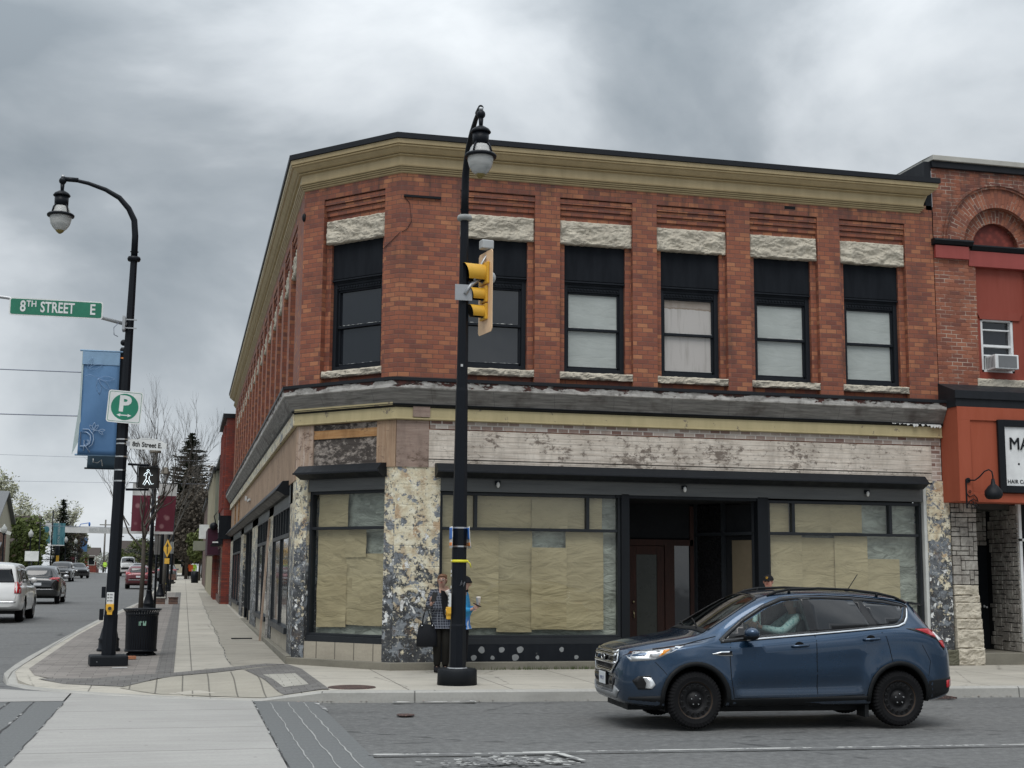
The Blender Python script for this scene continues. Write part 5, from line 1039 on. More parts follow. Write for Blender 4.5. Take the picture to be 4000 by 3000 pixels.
# --- bin
TB = empty('trash_bin', (-4.43, 4.35, gz(4.35)), 0, 'round black slatted litter bin standing behind the left lamp base', 'litter bin')
b = M().use('pole black'); n = 40
for k in range(n):
    a0, a1 = 2*pi*(k+.12)/n, 2*pi*(k+.88)/n; R0 = .305
    zs = [(.09, R0), (.78, R0+.012), (.86, .33), (.90, .37)]
    b.grid([[((r)*cos(a), (r)*sin(a), z) for a in (a0, a1)] for z, r in zs], False, False)
b.rings([(0, 0, .08, .30), (0, 0, .08, .32), (0, 0, .12, .32), (0, 0, .12, .30)], 30, False); b.rings([(0, 0, .80, .30), (0, 0, .80, .325), (0, 0, .83, .33), (0, 0, .83, .30)], 30, False); b.rings([(0, 0, .905, .36), (0, 0, .915, .385), (0, 0, .93, .375), (0, 0, .92, .35)], 30, False)
o = b.build('slatted_body', TB, fix=False); b = M().use('hood dark'); b.rings([(0, 0, .09, .285), (0, 0, .84, .29)], 24); b.build('liner', TB)
b = M().use('pole black'); b.rings([(0, 0, .0, .25), (0, 0, .04, .25), (0, 0, .09, .2)], 20); [b.tube([(.22*cos(a), .22*sin(a), .06), (.3*cos(a), .3*sin(a), .0)], .03, 6) for a in (.3, 1.9, 3.5, 5.1)]; b.build('base', TB)
b = M().use(mat('sticker green', col=(.25, .42, .33), rough=.6)); b.box(-.05, -.035, -.326, -.318, .60, .68); b.box(-.025, -.01, -.33, -.32, .60, .69); b.box(-.01, .015, -.33, -.32, .665, .68); b.prism([(.03, .69), (.045, .69), (.06, .63), (.075, .69), (.09, .69), (.09, .60), (.03, .60)], -.33, -.318); b.build('sticker', TB)
for (px, py, sx_, lab, m, nm) in ((-4.58, 3.1, .10, 'orange brick lying on the paving in front of the litter bin', 'red brick', 'loose_brick'), (-4.68, .95, .13, 'scrap of white paper on the paving by the left lamp base', 'sign white', 'paper_scrap')):
    b = M().use(m if m != 'red brick' else mat('orange brick', col=(.45, .19, .10), rough=.8)); b.box(-sx_, sx_, -.05, .05, .012, .07 if m == 'red brick' else .016, .3); o = b.build(nm, bevel=.004); o.location = (px, py, swz(px, py)); tag(o, lab, nm.replace('_', ' '))
# --- posts, lanterns and signs along the side street
def lantern_post(x, y, H, label, first=[None]):
    if first[0] is None:
        T = empty('lantern_post', (x, y, gz(y)), 0, label, 'lamp post', 'lantern lamp posts along the right pavement')
        b = M().use('pole black'); b.rings([(0, 0, .75, .085), (0, 0, 3, .075), (0, 0, 5.6, .06)], 12); b.build('pole', T); b = M().use('pole black'); base_profile(b, 1.05); b.build('base', T)
        b = M().use('pole black')
        for k in range(6): a = k*pi/3; b.tube([(.10*cos(a), .10*sin(a), 5.62), (.17*cos(a), .17*sin(a), 6.12)], .014, 5)
        b.rings([(0, 0, 5.58, .12), (0, 0, 5.64, .11)], 6); b.build('lamp_frame', T); b = M().use(mat('lamp roof', col=(.16, .14, .11), rough=.6)); b.rings([(0, 0, 6.12, .22), (0, 0, 6.16, .22), (0, 0, 6.38, .13), (0, 0, 6.42, .12), (0, 0, 6.46, .03)], 6, True, False); b.build('lamp_roof', T)
        b = M().use('lantern globe'); b.rings([(0, 0, 5.66, .05), (0, 0, 5.9, .07), (0, 0, 6.1, .05)], 8); b.build('bulb', T); first[0] = T
    else: T = copy_tree(first[0]); T.location = (x, y, gz(y)); T['label'] = label
    return T
lantern_post(-4.92, 30.3, 6, 'nearest lantern lamp post on the right pavement, its lamp above the crosswalk signal')
lantern_post(-4.72, 43.6, 6, 'lantern lamp post next in line behind the bare tree, by the yellow arrow signs'); lantern_post(-4.62, 62.7, 6, 'lantern lamp post standing just behind the yellow hydrant'); lantern_post(-4.6, 90, 6, 'farthest lantern lamp post on the right pavement, past the hydrant')
mat('maroon', lambda t: {'Base Color': t.mix(t.ramp(t.voro(t.ob, 3.2), [(.25, 1.), (.42, 0.)]), (.115, .012, .028), (.27, .13, .14)), 'Roughness': .7}); mat('banner white', col=(.55, .55, .54), rough=.7)
for s_, lab in ((-1, 'maroon and white banner on the left of the nearest lantern post'), (1, 'maroon banner on the right of the nearest lantern post')):
    T = empty('banner', (-4.92, 30.3, 0), 0, lab, 'banner', 'maroon banners on the nearest lantern post')
    for z0, z1, m, nm in ((3.25, 4.65, 'maroon', 'fabric'), (4.65, 5.12, 'banner white', 'top_panel'), (3.15, 3.25, 'banner white', 'bottom_hem')):
        b = M().use(m); b.grid([[(s_*(.1+.70*i/6+(.05*(z-3.2) if s_ > 0 else 0)), .03*sin(i+z*2), z) for i in range(7)] for z in [z0+(z1-z0)*k/5 for k in range(6)]], False, True); o = b.build(nm, T, fix=False)
    b = M().use('pole black'); b.tube([(0, 0, 5.14), (s_*.95, 0, 5.14)], .015, 6); b.build('rod', T)
b = M().use('pole black'); b.rings([(0, 0, 0, .03), (0, 0, 2.7, .03)], 8); 
AS = empty('arrow_sign', (-4.45, 45, gz(45)), radians(-58), 'yellow diamond warning sign with black arrow above a small yellow tab', 'road sign')
b.build('post', AS); b = M().use('signal yellow'); b.prism([(0, 2.05), (.42, 2.5), (0, 2.95), (-.42, 2.5)], -.04, -.034); b.build('sign_panel', AS, .004)
b = M().use('hood dark'); b.box(-.04, .04, -.045, -.041, 2.25, 2.6); b.prism([(-.14, 2.6), (.14, 2.6), (0, 2.8)], -.045, -.041); b.build('arrow', AS); b = M().use('signal yellow'); b.prism([(-.22, 1.75), (.22, 1.75), (.22, 2.02), (-.22, 2.02)], -.04, -.034); b.build('tab_panel', AS)
for i, (x, y, h, lab) in enumerate(((-4.72, 31.6, 3.0, 'thin dark sign post just behind the nearest lantern post'), (-4.45, 66, 3.2, 'thin dark post behind the hydrant'))):
    b = M().use('pole black'); b.rings([(0, 0, 0, .05), (0, 0, h, .045)], 8); b.use('signal grey'); b.box(-.16, .16, -.06, -.05, h-.85, h-.1, radians(50)); o = b.build('sign_post'); o.location = (x, y, gz(y)); tag(o, lab, 'sign post')
HY = empty('fire_hydrant', (-4.78, 56, gz(56)), 0, 'yellow fire hydrant on the kerb of the side street', 'fire hydrant')
mat('hydrant yellow', col=(.72, .60, .13), rough=.5)
b = M().use('hydrant yellow'); b.rings([(0, 0, .1, .14), (0, 0, .7, .13), (0, 0, .72, .16), (0, 0, .78, .15), (0, 0, .9, .10), (0, 0, .95, .03)], 16); b.build('barrel', HY); b = M().use('hydrant yellow'); b.tube([(-.22, 0, .58), (.22, 0, .58)], .055, 10); b.tube([(0, -.2, .55), (0, 0, .55)], .085, 12); b.build('nozzle', HY); b = M().use('hood dark'); b.rings([(0, 0, 0, .2), (0, 0, .1, .2)], 14); b.tube([(0, -.205, .55), (0, -.215, .55)], .06, 12); b.build('base', HY)
for i, (px, y, lab) in enumerate(((-4.60, 37.8, 'brown brick block on the verge behind the litter bin'), (-4.05, 37.8, 'brown brick block at the edge of the walk, right of its twin'))):
    T = empty('brick_block', (px, y, gz(y)), 0, lab, 'brick block', 'low brick blocks on the verge'); b = M().use('brown brick'); b.box(-.2, .2, -.15, .15, 0, .26); b.build('block', T, .01); b = M().use('coping metal' if i == 0 else 'brown brick'); b.box(-.22, .22, -.17, .17, .262, .31); b.build('cap', T)
# overhead wires
b = M().use('hood dark')
def wire(p, q, sag, r, lab):
    b = M().use('cable grey'); n = 16; b.tube([tuple(Vector(p).lerp(Vector(q), i/n)-Vector((0, 0, sag*4*(i/n)*(1-i/n)))) for i in range(n+1)], r, 5); tag(b.build('overhead_wire'), lab, 'wire', 'wires across the side street')
wire((-22, 5.75, 6.20), (BPX, BPY, 5.92), .1, .012, 'upper of the two wires running left from the blue banner pole'); wire((-22, 5.75, 5.18), (BPX, BPY, 4.98), .1, .012, 'lower of the two wires running left from the blue banner pole')
wire((-60, 90, 11.6), (20, 90, 10.9), .3, .012, 'highest far wire crossing the side street'); wire((-60, 100, 9.6), (20, 100, 9.9), .3, .012, 'lower far wire crossing the side street above the white banner')
# ------------------------------------------------------------------ vehicles
def paint(name, col, rough=.28, metal=.35):
    def fn(t):
        f = t.noise(t.ob, 2.5, 5, .6); z = t.sep(t.ob)[2]
        d = t.ramp(t.math('ADD', z, t.math('MULTIPLY', f, .25)), [(.35, .35), (.75, .0)])
        return {'Base Color': t.mix(d, t.mix(t.ramp(f, [(.3, 0.), (.7, 1.)]), col, tuple(min(1, c*1.12) for c in col)), (.10, .095, .085)), 'Roughness': t.ramp(f, [(.3, rough), (.7, rough+.08)])}
    m = mat(name, fn, metal=metal, coat=1.); m.node_tree.nodes['Principled BSDF'].inputs['Coat Roughness'].default_value = .04; return m
paint('blue paint', (.012, .038, .080), .22, .7); paint('white paint', (.66, .66, .65), .3, .05); paint('black paint', (.008, .009, .010), .2, .2); paint('red paint', (.11, .008, .014)); paint('grey paint', (.09, .095, .10)); paint('silver paint', (.45, .46, .47))
mat('car plastic', col=(.010, .011, .012), rough=.6, spec=.25); mat('gloss trim', col=(.008, .008, .009), rough=.12); mat('chrome', col=(.72, .73, .74), rough=.12, metal=1.); mat('tyre', col=(.008, .008, .009), rough=.85, spec=.2); mat('steel wheel', col=(.010, .010, .011), rough=.5, spec=.3); mat('wheel hole', col=(.004, .004, .004), rough=.9); mat('alloy', col=(.42, .43, .44), rough=.3, metal=.8)
mat('rusty steel', col=(.05, .035, .025), rough=.7); mat('seat cloth', col=(.035, .036, .038), rough=.9); mat('tail red', col=(.42, .012, .018), rough=.12, coat=.6); mat('tail clear', col=(.75, .75, .75), rough=.1); mat('tint glass', col=(.010, .011, .013), rough=.04, spec=.7); mat('amber lens', col=(.75, .28, .03), rough=.15)
mat('lamp chrome', lambda t: {'Base Color': t.ramp(t.voro(t.ob, 11), [(.15, (.18, .18, .18)), (.4, (.75, .76, .76))]), 'Roughness': .15}, metal=.6); mat('plate', col=(.62, .64, .66), rough=.4); mat('plate ink', col=(.03, .06, .20), rough=.5)
mat('skid silver', col=(.40, .41, .42), rough=.35, metal=.5)
glass_mat('car glass', (.74, .82, .79), .01, 1.); glass_mat('windshield glass', (.42, .48, .46), .01, 1.)
def curve(tab, x):
    xs = [p[0] for p in tab]
    if x <= xs[0]: return tab[0][1]
    if x >= xs[-1]: return tab[-1][1]
    i = max(k for k in range(len(xs)-1) if xs[k] <= x); x0, y0 = tab[i]; x1, y1 = tab[i+1]; t = (x-x0)/(x1-x0)
    m0 = (y1-tab[i-1][1])/(x1-tab[i-1][0]) if i > 0 else (y1-y0)/(x1-x0); m1 = (tab[i+2][1]-y0)/(tab[i+2][0]-x0) if i+2 < len(tab) else (y1-y0)/(x1-x0)
    h = x1-x0; return (2*t**3-3*t*t+1)*y0+(t**3-2*t*t+t)*h*m0+(-2*t**3+3*t*t)*y1+(t**3-t*t)*h*m1
ESC = dict(L=4.52, ax=(.93, 3.62), R=.345, tw=.225,
  top=[(0, .70), (.03, .90), (.10, .965), (.3, 1.015), (.6, 1.07), (.9, 1.12), (1.02, 1.15), (1.25, 1.28), (1.6, 1.48), (1.85, 1.60), (2.1, 1.655), (2.6, 1.675), (3.1, 1.665), (3.6, 1.63), (3.98, 1.575), (4.06, 1.50), (4.2, 1.32), (4.34, 1.17), (4.44, 1.08), (4.49, .96), (4.52, .75)],
  edge=[(0, .66), (.03, .84), (.10, .90), (.3, .945), (.6, 1.0), (.9, 1.05), (1.1, 1.085), (1.3, 1.20), (1.6, 1.38), (1.9, 1.52), (2.15, 1.585), (2.6, 1.61), (3.1, 1.60), (3.6, 1.565), (3.92, 1.51), (4.06, 1.42), (4.2, 1.25), (4.34, 1.11), (4.44, 1.03), (4.49, .92), (4.52, .72)],
  wtop=[(0, .45), (.10, .62), (.3, .70), (.6, .74), (.9, .76), (1.15, .76), (1.5, .69), (1.9, .64), (2.4, .635), (3.2, .62), (3.8, .59), (4.06, .58), (4.34, .64), (4.46, .66), (4.52, .55)],
  belt=[(0, .62), (.05, .80), (.15, .87), (.5, .925), (.9, .98), (1.2, 1.03), (2, 1.09), (3, 1.18), (3.6, 1.235), (4.1, 1.19), (4.3, 1.08), (4.45, .99), (4.52, .70)],
  w=[(0, .50), (.02, .60), (.06, .70), (.12, .765), (.22, .83), (.4, .88), (.7, .905), (1.0, .915), (2, .918), (3.4, .92), (3.9, .91), (4.2, .885), (4.36, .845), (4.45, .78), (4.50, .70), (4.52, .60)],
  zb=[(0, .40), (.05, .31), (.2, .27), (.5, .25), (1.2, .25), (3.2, .26), (4.1, .30), (4.4, .35), (4.5, .42), (4.52, .50)])
BIG = dict(L=5.18, ax=(1.0, 3.95), R=.40, tw=.27,
  top=[(0, .80), (.04, 1.08), (.12, 1.14), (.5, 1.19), (1.1, 1.23), (1.4, 1.27), (1.75, 1.55), (2.1, 1.83), (2.3, 1.90), (2.8, 1.94), (4.2, 1.94), (4.85, 1.89), (4.95, 1.82), (5.0, 1.5), (5.06, 1.25), (5.12, 1.1), (5.18, .8)],
  edge=[(0, .76), (.04, 1.03), (.12, 1.09), (.5, 1.14), (1.1, 1.18), (1.45, 1.22), (1.75, 1.46), (2.1, 1.73), (2.3, 1.80), (2.8, 1.84), (4.2, 1.84), (4.82, 1.80), (4.94, 1.72), (5.0, 1.44), (5.06, 1.2), (5.12, 1.05), (5.18, .76)],
  wtop=[(0, .7), (.1, .82), (.5, .86), (1.3, .87), (1.8, .80), (2.4, .75), (4.2, .74), (4.85, .73), (5.0, .80), (5.1, .86), (5.18, .8)],
  belt=[(0, .74), (.06, .98), (.5, 1.08), (1.2, 1.13), (3, 1.18), (4.8, 1.19), (5.0, 1.17), (5.1, 1.0), (5.18, .74)],
  w=[(0, .72), (.03, .84), (.1, .93), (.3, .99), (.8, 1.01), (4.3, 1.015), (4.8, 1.0), (5.0, .97), (5.12, .92), (5.18, .82)],
  zb=[(0, .42), (.2, .36), (.6, .33), (4.6, .36), (5.1, .44), (5.18, .50)])
def esx(u): return u if u < 3.7 else 3.7+(u-3.7)*.9
for k_ in ('top', 'edge', 'wtop', 'belt', 'w', 'zb'): ESC[k_] = [(esx(a), c) for a, c in ESC[k_]]
ESC['L'] = esx(4.52)
def car_body(S, nst=72):
    L = S['L']; xs = sorted(set([0, .012, .03, .06, .1, .15, .22, .3]+[L*i/nst for i in range(nst+1)]+[L-d for d in (.012, .03, .06, .1, .15, .22)])); rows = []
    for x in xs:
        top, ed, wt, be, w, zb = (curve(S[k], x) for k in ('top', 'edge', 'wtop', 'belt', 'w', 'zb')); wt = min(wt, w-.02); ed = min(ed, top-.008)
        be = min(be, ed-.01); wb = w-.035-.05*max(0, min(1, (x-1)/.6)); wb = max(wb, wt+.01)
        cp = [(0, zb), (w-.20, zb), (w-.05, zb+.03), (w-.015, zb+.12), (w+.0, zb+.24), (w, (zb+be)/2+.05), (w-.012, be-.09), (wb, be), (wb+(wt-wb)*.35, be+(ed-be)*.4), (wt+.02, ed-.02), (wt-.06, ed+(top-ed)*.45), (wt*.62, top-(top-ed)*.18), (wt*.3, top-.003), (0, top)]
        pts = []
        for i in range(len(cp)-1):
            p0, p1, p2, p3 = cp[max(0, i-1)], cp[i], cp[i+1], cp[min(len(cp)-1, i+2)]
            for k in range(3):
                t = k/3; f = lambda a, b, c, d: .5*((2*b)+(c-a)*t+(2*a-5*b+4*c-d)*t*t+(3*b-a-3*c+d)*t**3)*.5+(b+(c-b)*t)*.5 if True else 0
                pts.append((f(p0[0], p1[0], p2[0], p3[0]), f(p0[1], p1[1], p2[1], p3[1])))
        pts.append(cp[-1]); rows.append((x, pts))
    out = []
    for x, pts in rows:
        r = []
        for y, z in pts:
            if y > .3:
                for a in S['ax']:
                    q = math.hypot(x-a, z-S['R'])
                    if z > .2: y += .022*math.exp(-((q-S['R']-.12)/.07)**2)
                if S['ax'][0]+.5 < x < S['ax'][1]-.5:
                    y -= .034*math.exp(-((z-(.50+.02*(x-2)))/.075)**2)
                    y += .016*math.exp(-((z-(.94+.045*(x-1.5)))/.035)**2)
            r.append((x-L/2, y, z))
        out.append([(p[0], -p[1], p[2]) for p in r[::-1]][:-1]+r)
    return out
def eval_bvh(o):
    dg = bpy.context.evaluated_depsgraph_get(); return BVHTree.FromObject(o, dg)
class Car:
    def __init__(s, S, paint_, loc, rz, label, cat='car', detail=2, group=None, name='parked_car', kx=1., ky=1., kz=1.):
        s.S = S; L = S['L']; s.T = empty(name, loc, rz, label, cat, group); s.T.scale = (kx, ky, kz)
        b = M(); b.use(paint_); b.grid(car_body(S, 72 if detail > 1 else 40), True, True)
        n = len(car_body(S, 4)[0]); b.face([b.v[i] for i in range(n)][::-1]); b.face([b.v[i] for i in range(len(b.v)-n*1-0, len(b.v))][:n]) if False else None
        rows = car_body(S, 72 if detail > 1 else 40); b.face(rows[-1])
        s.body = b.build('body', s.T); s.body.parent = s.T; s.bvh = eval_bvh(s.body); s.detail = detail; s.L = L
        s.cut = []
        for a in S['ax']:
            for sd in (-1, 1):
                c = M().use('wheel hole'); R = S['R']+.055; N = 28
                c.prism([(a-L/2+R*cos(2*pi*k/N), S['R']+.01+R*sin(2*pi*k/N)) for k in range(N)], sd*(.58 if S is ESC else .64), sd*1.3); s.cut.append(c)
    def hit(s, p, axis):
        d = {'y+': (0, -1, 0), 'y-': (0, 1, 0), 'x-': (1, 0, 0), 'x+': (-1, 0, 0), 'z': (0, 0, -1)}[axis]; o = Vector(p)-Vector(d)*4
        h = s.bvh.ray_cast(o, Vector(d))
        if h[0] is None:
            h = s.bvh.find_nearest(Vector(p)); 
        return h[0], (h[1] if h[1].dot(Vector(d)) < 0 else -h[1])
    def lift(s, u, v, axis, off):
        X = (esx(u) if s.S is ESC and axis in ('y+', 'y-', 'z') else u)-s.L/2
        p = {'y+': (X, 0, v), 'y-': (X, 0, v), 'x-': (0, u, v), 'x+': (0, u, v), 'z': (X, v, 0)}[axis]; q, n = s.hit(p, axis); return q+n*off
    def patch(s, poly, axis, m, name, off=.004, step=.07, thick=.01, parent=None, smooth=True):
        bm = bmesh.new(); f = bm.faces.new([bm.verts.new((x, y, 0)) for x, y in poly])
        xs = [p[0] for p in poly]; ys = [p[1] for p in poly]
        for a, b_, ax in ((min(xs), max(xs), 0), (min(ys), max(ys), 1)):
            k = math.ceil(a/step)*step
            while k < b_:
                bmesh.ops.bisect_plane(bm, geom=bm.verts[:]+bm.edges[:]+bm.faces[:], plane_co=(k, 0, 0) if ax == 0 else (0, k, 0), plane_no=(1, 0, 0) if ax == 0 else (0, 1, 0), dist=1e-6); k += step
        for v in bm.verts: v.co = s.lift(v.co.x, v.co.y, axis, off)
        c = Vector((0, 0, .7)); tot = sum((f_.normal.dot(f_.calc_center_median()-c) for f_ in bm.faces), 0); bm.normal_update(); tot = sum((f_.normal.dot(f_.calc_center_median()-c) for f_ in bm.faces), 0)
        if tot < 0: bmesh.ops.reverse_faces(bm, faces=bm.faces)
        me = bpy.data.meshes.new(name); bm.to_mesh(me); bm.free(); me.materials.append(MATS[m]); [setattr(p, 'use_smooth', smooth) for p in me.polygons]
        o = bpy.data.objects.new(name, me); COL.objects.link(o); o.parent = parent or s.T
        if thick: md = o.modifiers.new('s', 'SOLIDIFY'); md.thickness = thick; md.offset = -1
        return o
    def strip(s, path, w, axis, m, name, off=.004, parent=None, thick=.004, closed=False):
        P = [Vector(p) for p in path]; D = []
        for a, b_ in zip(P, P[1:]):
            n = max(1, int((b_-a).length/.05)); D += [a.lerp(b_, i/n) for i in range(n)]
        D.append(P[-1]); b = M().use(m); rows = []
        for i, p in enumerate(D):
            d = (D[min(i+1, len(D)-1)]-D[max(i-1, 0)]).normalized(); n = Vector((-d.y, d.x)); rows.append([s.lift(*(p-n*w/2), axis, off), s.lift(*(p+n*w/2), axis, off)])
        b.grid(rows, False, True); o = b.build(name, parent or s.T, fix=False)
        if thick: md = o.modifiers.new('s', 'SOLIDIFY'); md.thickness = thick; md.offset = 0
        return o
    def finish(s, extra=()):
        for c in list(s.cut)+list(extra):
            o = c.build('cutter'); o.parent = s.T; o.matrix_parent_inverse = Matrix.Identity(4); bpy.context.view_layer.update()
            md = s.body.modifiers.new('b', 'BOOLEAN'); md.operation = 'DIFFERENCE'; md.solver = 'EXACT'; md.material_mode = 'TRANSFER'; md.object = o
            dg = bpy.context.evaluated_depsgraph_get(); me = bpy.data.meshes.new_from_object(s.body.evaluated_get(dg), preserve_all_data_layers=True, depsgraph=dg); s.body.modifiers.clear(); s.body.data = me; bpy.data.objects.remove(o)
        me = s.body.data; me.name = 'body'
        for p in me.polygons: p.use_smooth = True
        me.set_sharp_from_angle(angle=radians(38))
    def wheels(s, style='steel'):
        S = s.S; R, tw, L = S['R'], S['tw'], s.L; W = curve(S['w'], 2.); first = None
        for a in S['ax']:
            for sd in (1, -1):
                if first is None:
                    b = M().use('tyre'); N = 96 if s.detail > 1 else 32; prof = [(-tw/2+.01, R*.66), (-tw/2, R*.8), (-tw/2+.006, R*.92), (-tw/2+.03, R*.985), (-tw/4, R), (tw/4, R), (tw/2-.03, R*.985), (tw/2-.006, R*.92), (tw/2, R*.8), (tw/2-.01, R*.66)]
                    rows = []
                    for k in range(N+1):
                        an = 2*pi*k/N; kn = .008 if (k % 2 and s.detail > 1) else 0; rows.append([((r-kn*(r > R*.95))*cos(an), y+(0.006 if (k % 2 and abs(y) > tw*.3) else 0)*(-1 if y > 0 else 1)*(r > R*.9), (r-kn*(r > R*.95))*sin(an)) for y, r in prof])
                    b.grid(rows, False, s.detail < 2); first = b.build('wheel', s.T)
                    r = M().use('steel wheel' if style == 'steel' else 'alloy'); f = tw/2
                    def ringy(prs, n=40): r.grid([[(rr*cos(2*pi*k/n), y, rr*sin(2*pi*k/n)) for y, rr in prs] for k in range(n+1)], False, True)
                    ringy([(f-.012, R*.68), (f-.005, R*.655), (f-.02, R*.64), (f-.035, R*.60), (f-.03, R*.50), (f-.028, R*.38), (f-.055, R*.33), (f-.058, R*.26), (f-.02, R*.22), (f-.018, .0)]); ro = r.build('rim', first)
                    if s.detail > 1:
                        h = M().use('wheel hole')
                        for k in range(16): an = 2*pi*(k+.5)/16; c = (R*.50*cos(an), f-.024, R*.50*sin(an)); h.tube([(c[0], c[1]-.01, c[2]), (c[0], c[1]+.001, c[2])], .0165, 10)
                        h.build('rim_holes', ro)
                        h = M().use('steel wheel')
                        for k in range(16): an = 2*pi*(k+.5)/16; c = (R*.50*cos(an), f-.025, R*.50*sin(an)); h.grid([[(c[0]+rr*cos(2*pi*j/12), f+y, c[2]+rr*sin(2*pi*j/12)) for j in range(13)] for rr, y in ((.025, -.030), (.021, -.020), (.0165, -.022))], False, True)
                        h.build('hole_lips', ro)
                        for k in range(5): h = M().use('chrome'); an = 2*pi*k/5+pi/2; h.tube([(.057*cos(an), f-.04, .057*sin(an)), (.057*cos(an), f-.004, .057*sin(an))], .0085, 6); h.build('lug_nut', first)
                        h = M().use('rusty steel'); h.grid([[(rr*cos(2*pi*k/40), f+y, rr*sin(2*pi*k/40)) for y, rr in ((-.018, R*.645), (-.030, R*.61))] for k in range(41)], False, True); h.build('rust_ring', ro)
                    w = first
                else: w = copy_tree(first, s.T)
                w.location = (a-L/2, sd*(W-tw/2-.012), R); w.rotation_euler = (0, 0, 0 if sd > 0 else pi)
# --- the blue SUV in front
F0, R0_ = Vector((2.40+.02, -8.38+.11)), Vector((5.05+.04, -8.55+.11))
cdir = (R0_-F0).normalized(); cyaw = atan2(cdir.y, cdir.x); lat = Vector((-cdir.y, cdir.x))
L = ESC['L']; mid = F0+cdir*((L/2)-.93)+lat*.74
BC = Car(ESC, 'blue paint', (mid.x, mid.y, -.135), cyaw, 'blue compact SUV with black steel wheels crossing in front of the corner building', 'car', 2, name='compact_suv', kx=.982)
c_ = BC
WINS = {'front_quarter': [(1.36, 1.075), (1.60, 1.095), (1.585, 1.235)], 'front': [(1.63, 1.098), (2.47, 1.165), (2.405, 1.545), (2.22, 1.535), (1.98, 1.46), (1.62, 1.262)],
        'rear': [(2.56, 1.172), (3.28, 1.235), (3.13, 1.535), (2.8, 1.55), (2.515, 1.548)], 'back': [(3.38, 1.245), (3.66, 1.275), (3.74, 1.33), (3.83, 1.46), (3.5, 1.505), (3.24, 1.527)]}
for sd in ('y-', 'y+'):      # y- is the side facing the camera
    ring = [(1.27, 1.045), (1.6, 1.072), (2.5, 1.142), (3.35, 1.215), (3.66, 1.245), (3.78, 1.31), (3.89, 1.475), (3.55, 1.535), (3.1, 1.57), (2.7, 1.583), (2.35, 1.575), (2.15, 1.555), (1.9, 1.46), (1.6, 1.29)]
    # black window surround: border strips and pillars
    c_.strip(ring+[ring[0]], .05, sd, 'gloss trim', 'window_trim', .003)
    c_.patch([(2.44, 1.15), (2.585, 1.16), (2.54, 1.575), (2.385, 1.575)], sd, 'gloss trim', 'door_pillar', .004); c_.patch([(3.26, 1.215), (3.41, 1.23), (3.26, 1.55), (3.12, 1.56)], sd, 'gloss trim', 'door_pillar', .004)
    c_.patch([(1.30, 1.055), (1.63, 1.08), (1.63, 1.29), (1.55, 1.25)], sd, 'gloss trim', 'front_quarter_panel', .004)
    for nm, pl in WINS.items():
        if nm == 'front_quarter': continue
        o = c_.patch(pl, sd, 'car glass' if nm == 'front' else 'tint glass', 'side_window', .005, thick=0 if nm == 'front' else .006)
    c_.strip([(1.62, 1.058), (2.5, 1.128), (3.35, 1.200), (3.66, 1.228), (3.765, 1.262), (3.83, 1.33), (3.905, 1.47)], .024, sd, 'chrome', 'belt_trim', .010)
    c_.strip([(1.40, 1.04), (1.375, .9), (1.385, .6), (1.42, .36)], .009, sd, 'wheel hole', 'door_seam', .0015, thick=0)
    c_.strip([(2.52, 1.15), (2.515, .8), (2.52, .36)], .009, sd, 'wheel hole', 'door_seam', .0015, thick=0)
    c_.strip([(3.36, 1.2), (3.46, 1.10), (3.50, .95), (3.52, .80)], .009, sd, 'wheel hole', 'door_seam', .0015, thick=0)
    c_.strip([(1.42, .365), (2.5, .365), (3.18, .40)], .008, sd, 'wheel hole', 'door_seam', .0015, thick=0)
    c_.strip([(1.12, 1.075), (.8, 1.0), (.35, .935), (.15, .90)], .008, sd, 'wheel hole', 'bonnet_seam', .0015, thick=0); c_.strip([(1.12, 1.075), (1.22, 1.10), (1.28, 1.06)], .008, sd, 'wheel hole', 'bonnet_seam', .0015, thick=0)
    c_.strip([(.42, .80), (.52, .70), (.60, .60)], .006, sd, 'wheel hole', 'bumper_seam', .0015, thick=0)
    c_.strip([(3.98, 1.0), (4.10, .80), (4.05, .62)], .006, sd, 'wheel hole', 'bumper_seam', .0015, thick=0)
    for a in (.93, 3.62):   # black arch mouldings
        c_.strip([(a+.425*cos(t_), .355+.425*sin(t_)) for t_ in [radians(-14+208*i/22) for i in range(23)]], .052, sd, 'car plastic', 'arch_moulding', .010, thick=.012)
    c_.patch([(1.36, .245), (3.20, .255), (3.20, .385), (1.36, .352)], sd, 'car plastic', 'sill_cladding', .008); c_.patch([(.10, .30), (.50, .27), (.52, .40), (.12, .38)], sd, 'car plastic', 'bumper_cladding', .006)
    c_.patch([(4.05, .33), (4.47, .42), (4.5, .60), (4.05, .56)], sd, 'car plastic', 'bumper_cladding', .006)
    c_.patch([(4.36, .47), (4.46, .48), (4.46, .57), (4.36, .56)], sd, 'tail red', 'reflector', .014)
    for x0, z in ((2.19, .985), (3.15, 1.065)):
        sgn = -1 if sd == 'y-' else 1; p = c_.lift(x0, z, sd, 0); q = c_.lift(x0+.22, z+.012, sd, 0); b = M().use('wheel hole'); b.ball(c_.lift(x0+.10, z+.012, sd, -.002), .058, 14, 8, (1.1, .12, .78)); b.build('handle_recess', c_.T)
        b = M().use('blue paint'); b.tube([p+Vector((0, sgn*.005, 0)), p+Vector((.02, sgn*.032, .002)), q+Vector((-.02, sgn*.032, 0)), q+Vector((0, sgn*.005, 0))], [.014, .017, .017, .014], 8); b.build('door_handle', c_.T)
    # lamps
    c_.patch([(.10, .86), (.16, .915), (.45, .955), (.82, .995), (.60, .90), (.42, .825), (.14, .80)], sd, 'chrome', 'headlight', .005); h = c_.patch([(.14, .855), (.18, .895), (.45, .935), (.70, .965), (.56, .89), (.41, .84), (.16, .818)], sd, 'lamp chrome', 'headlight', .009); c_.patch([(.47, .865), (.54, .935), (.62, .945), (.53, .885)], sd, 'amber lens', 'indicator', .012, .03)
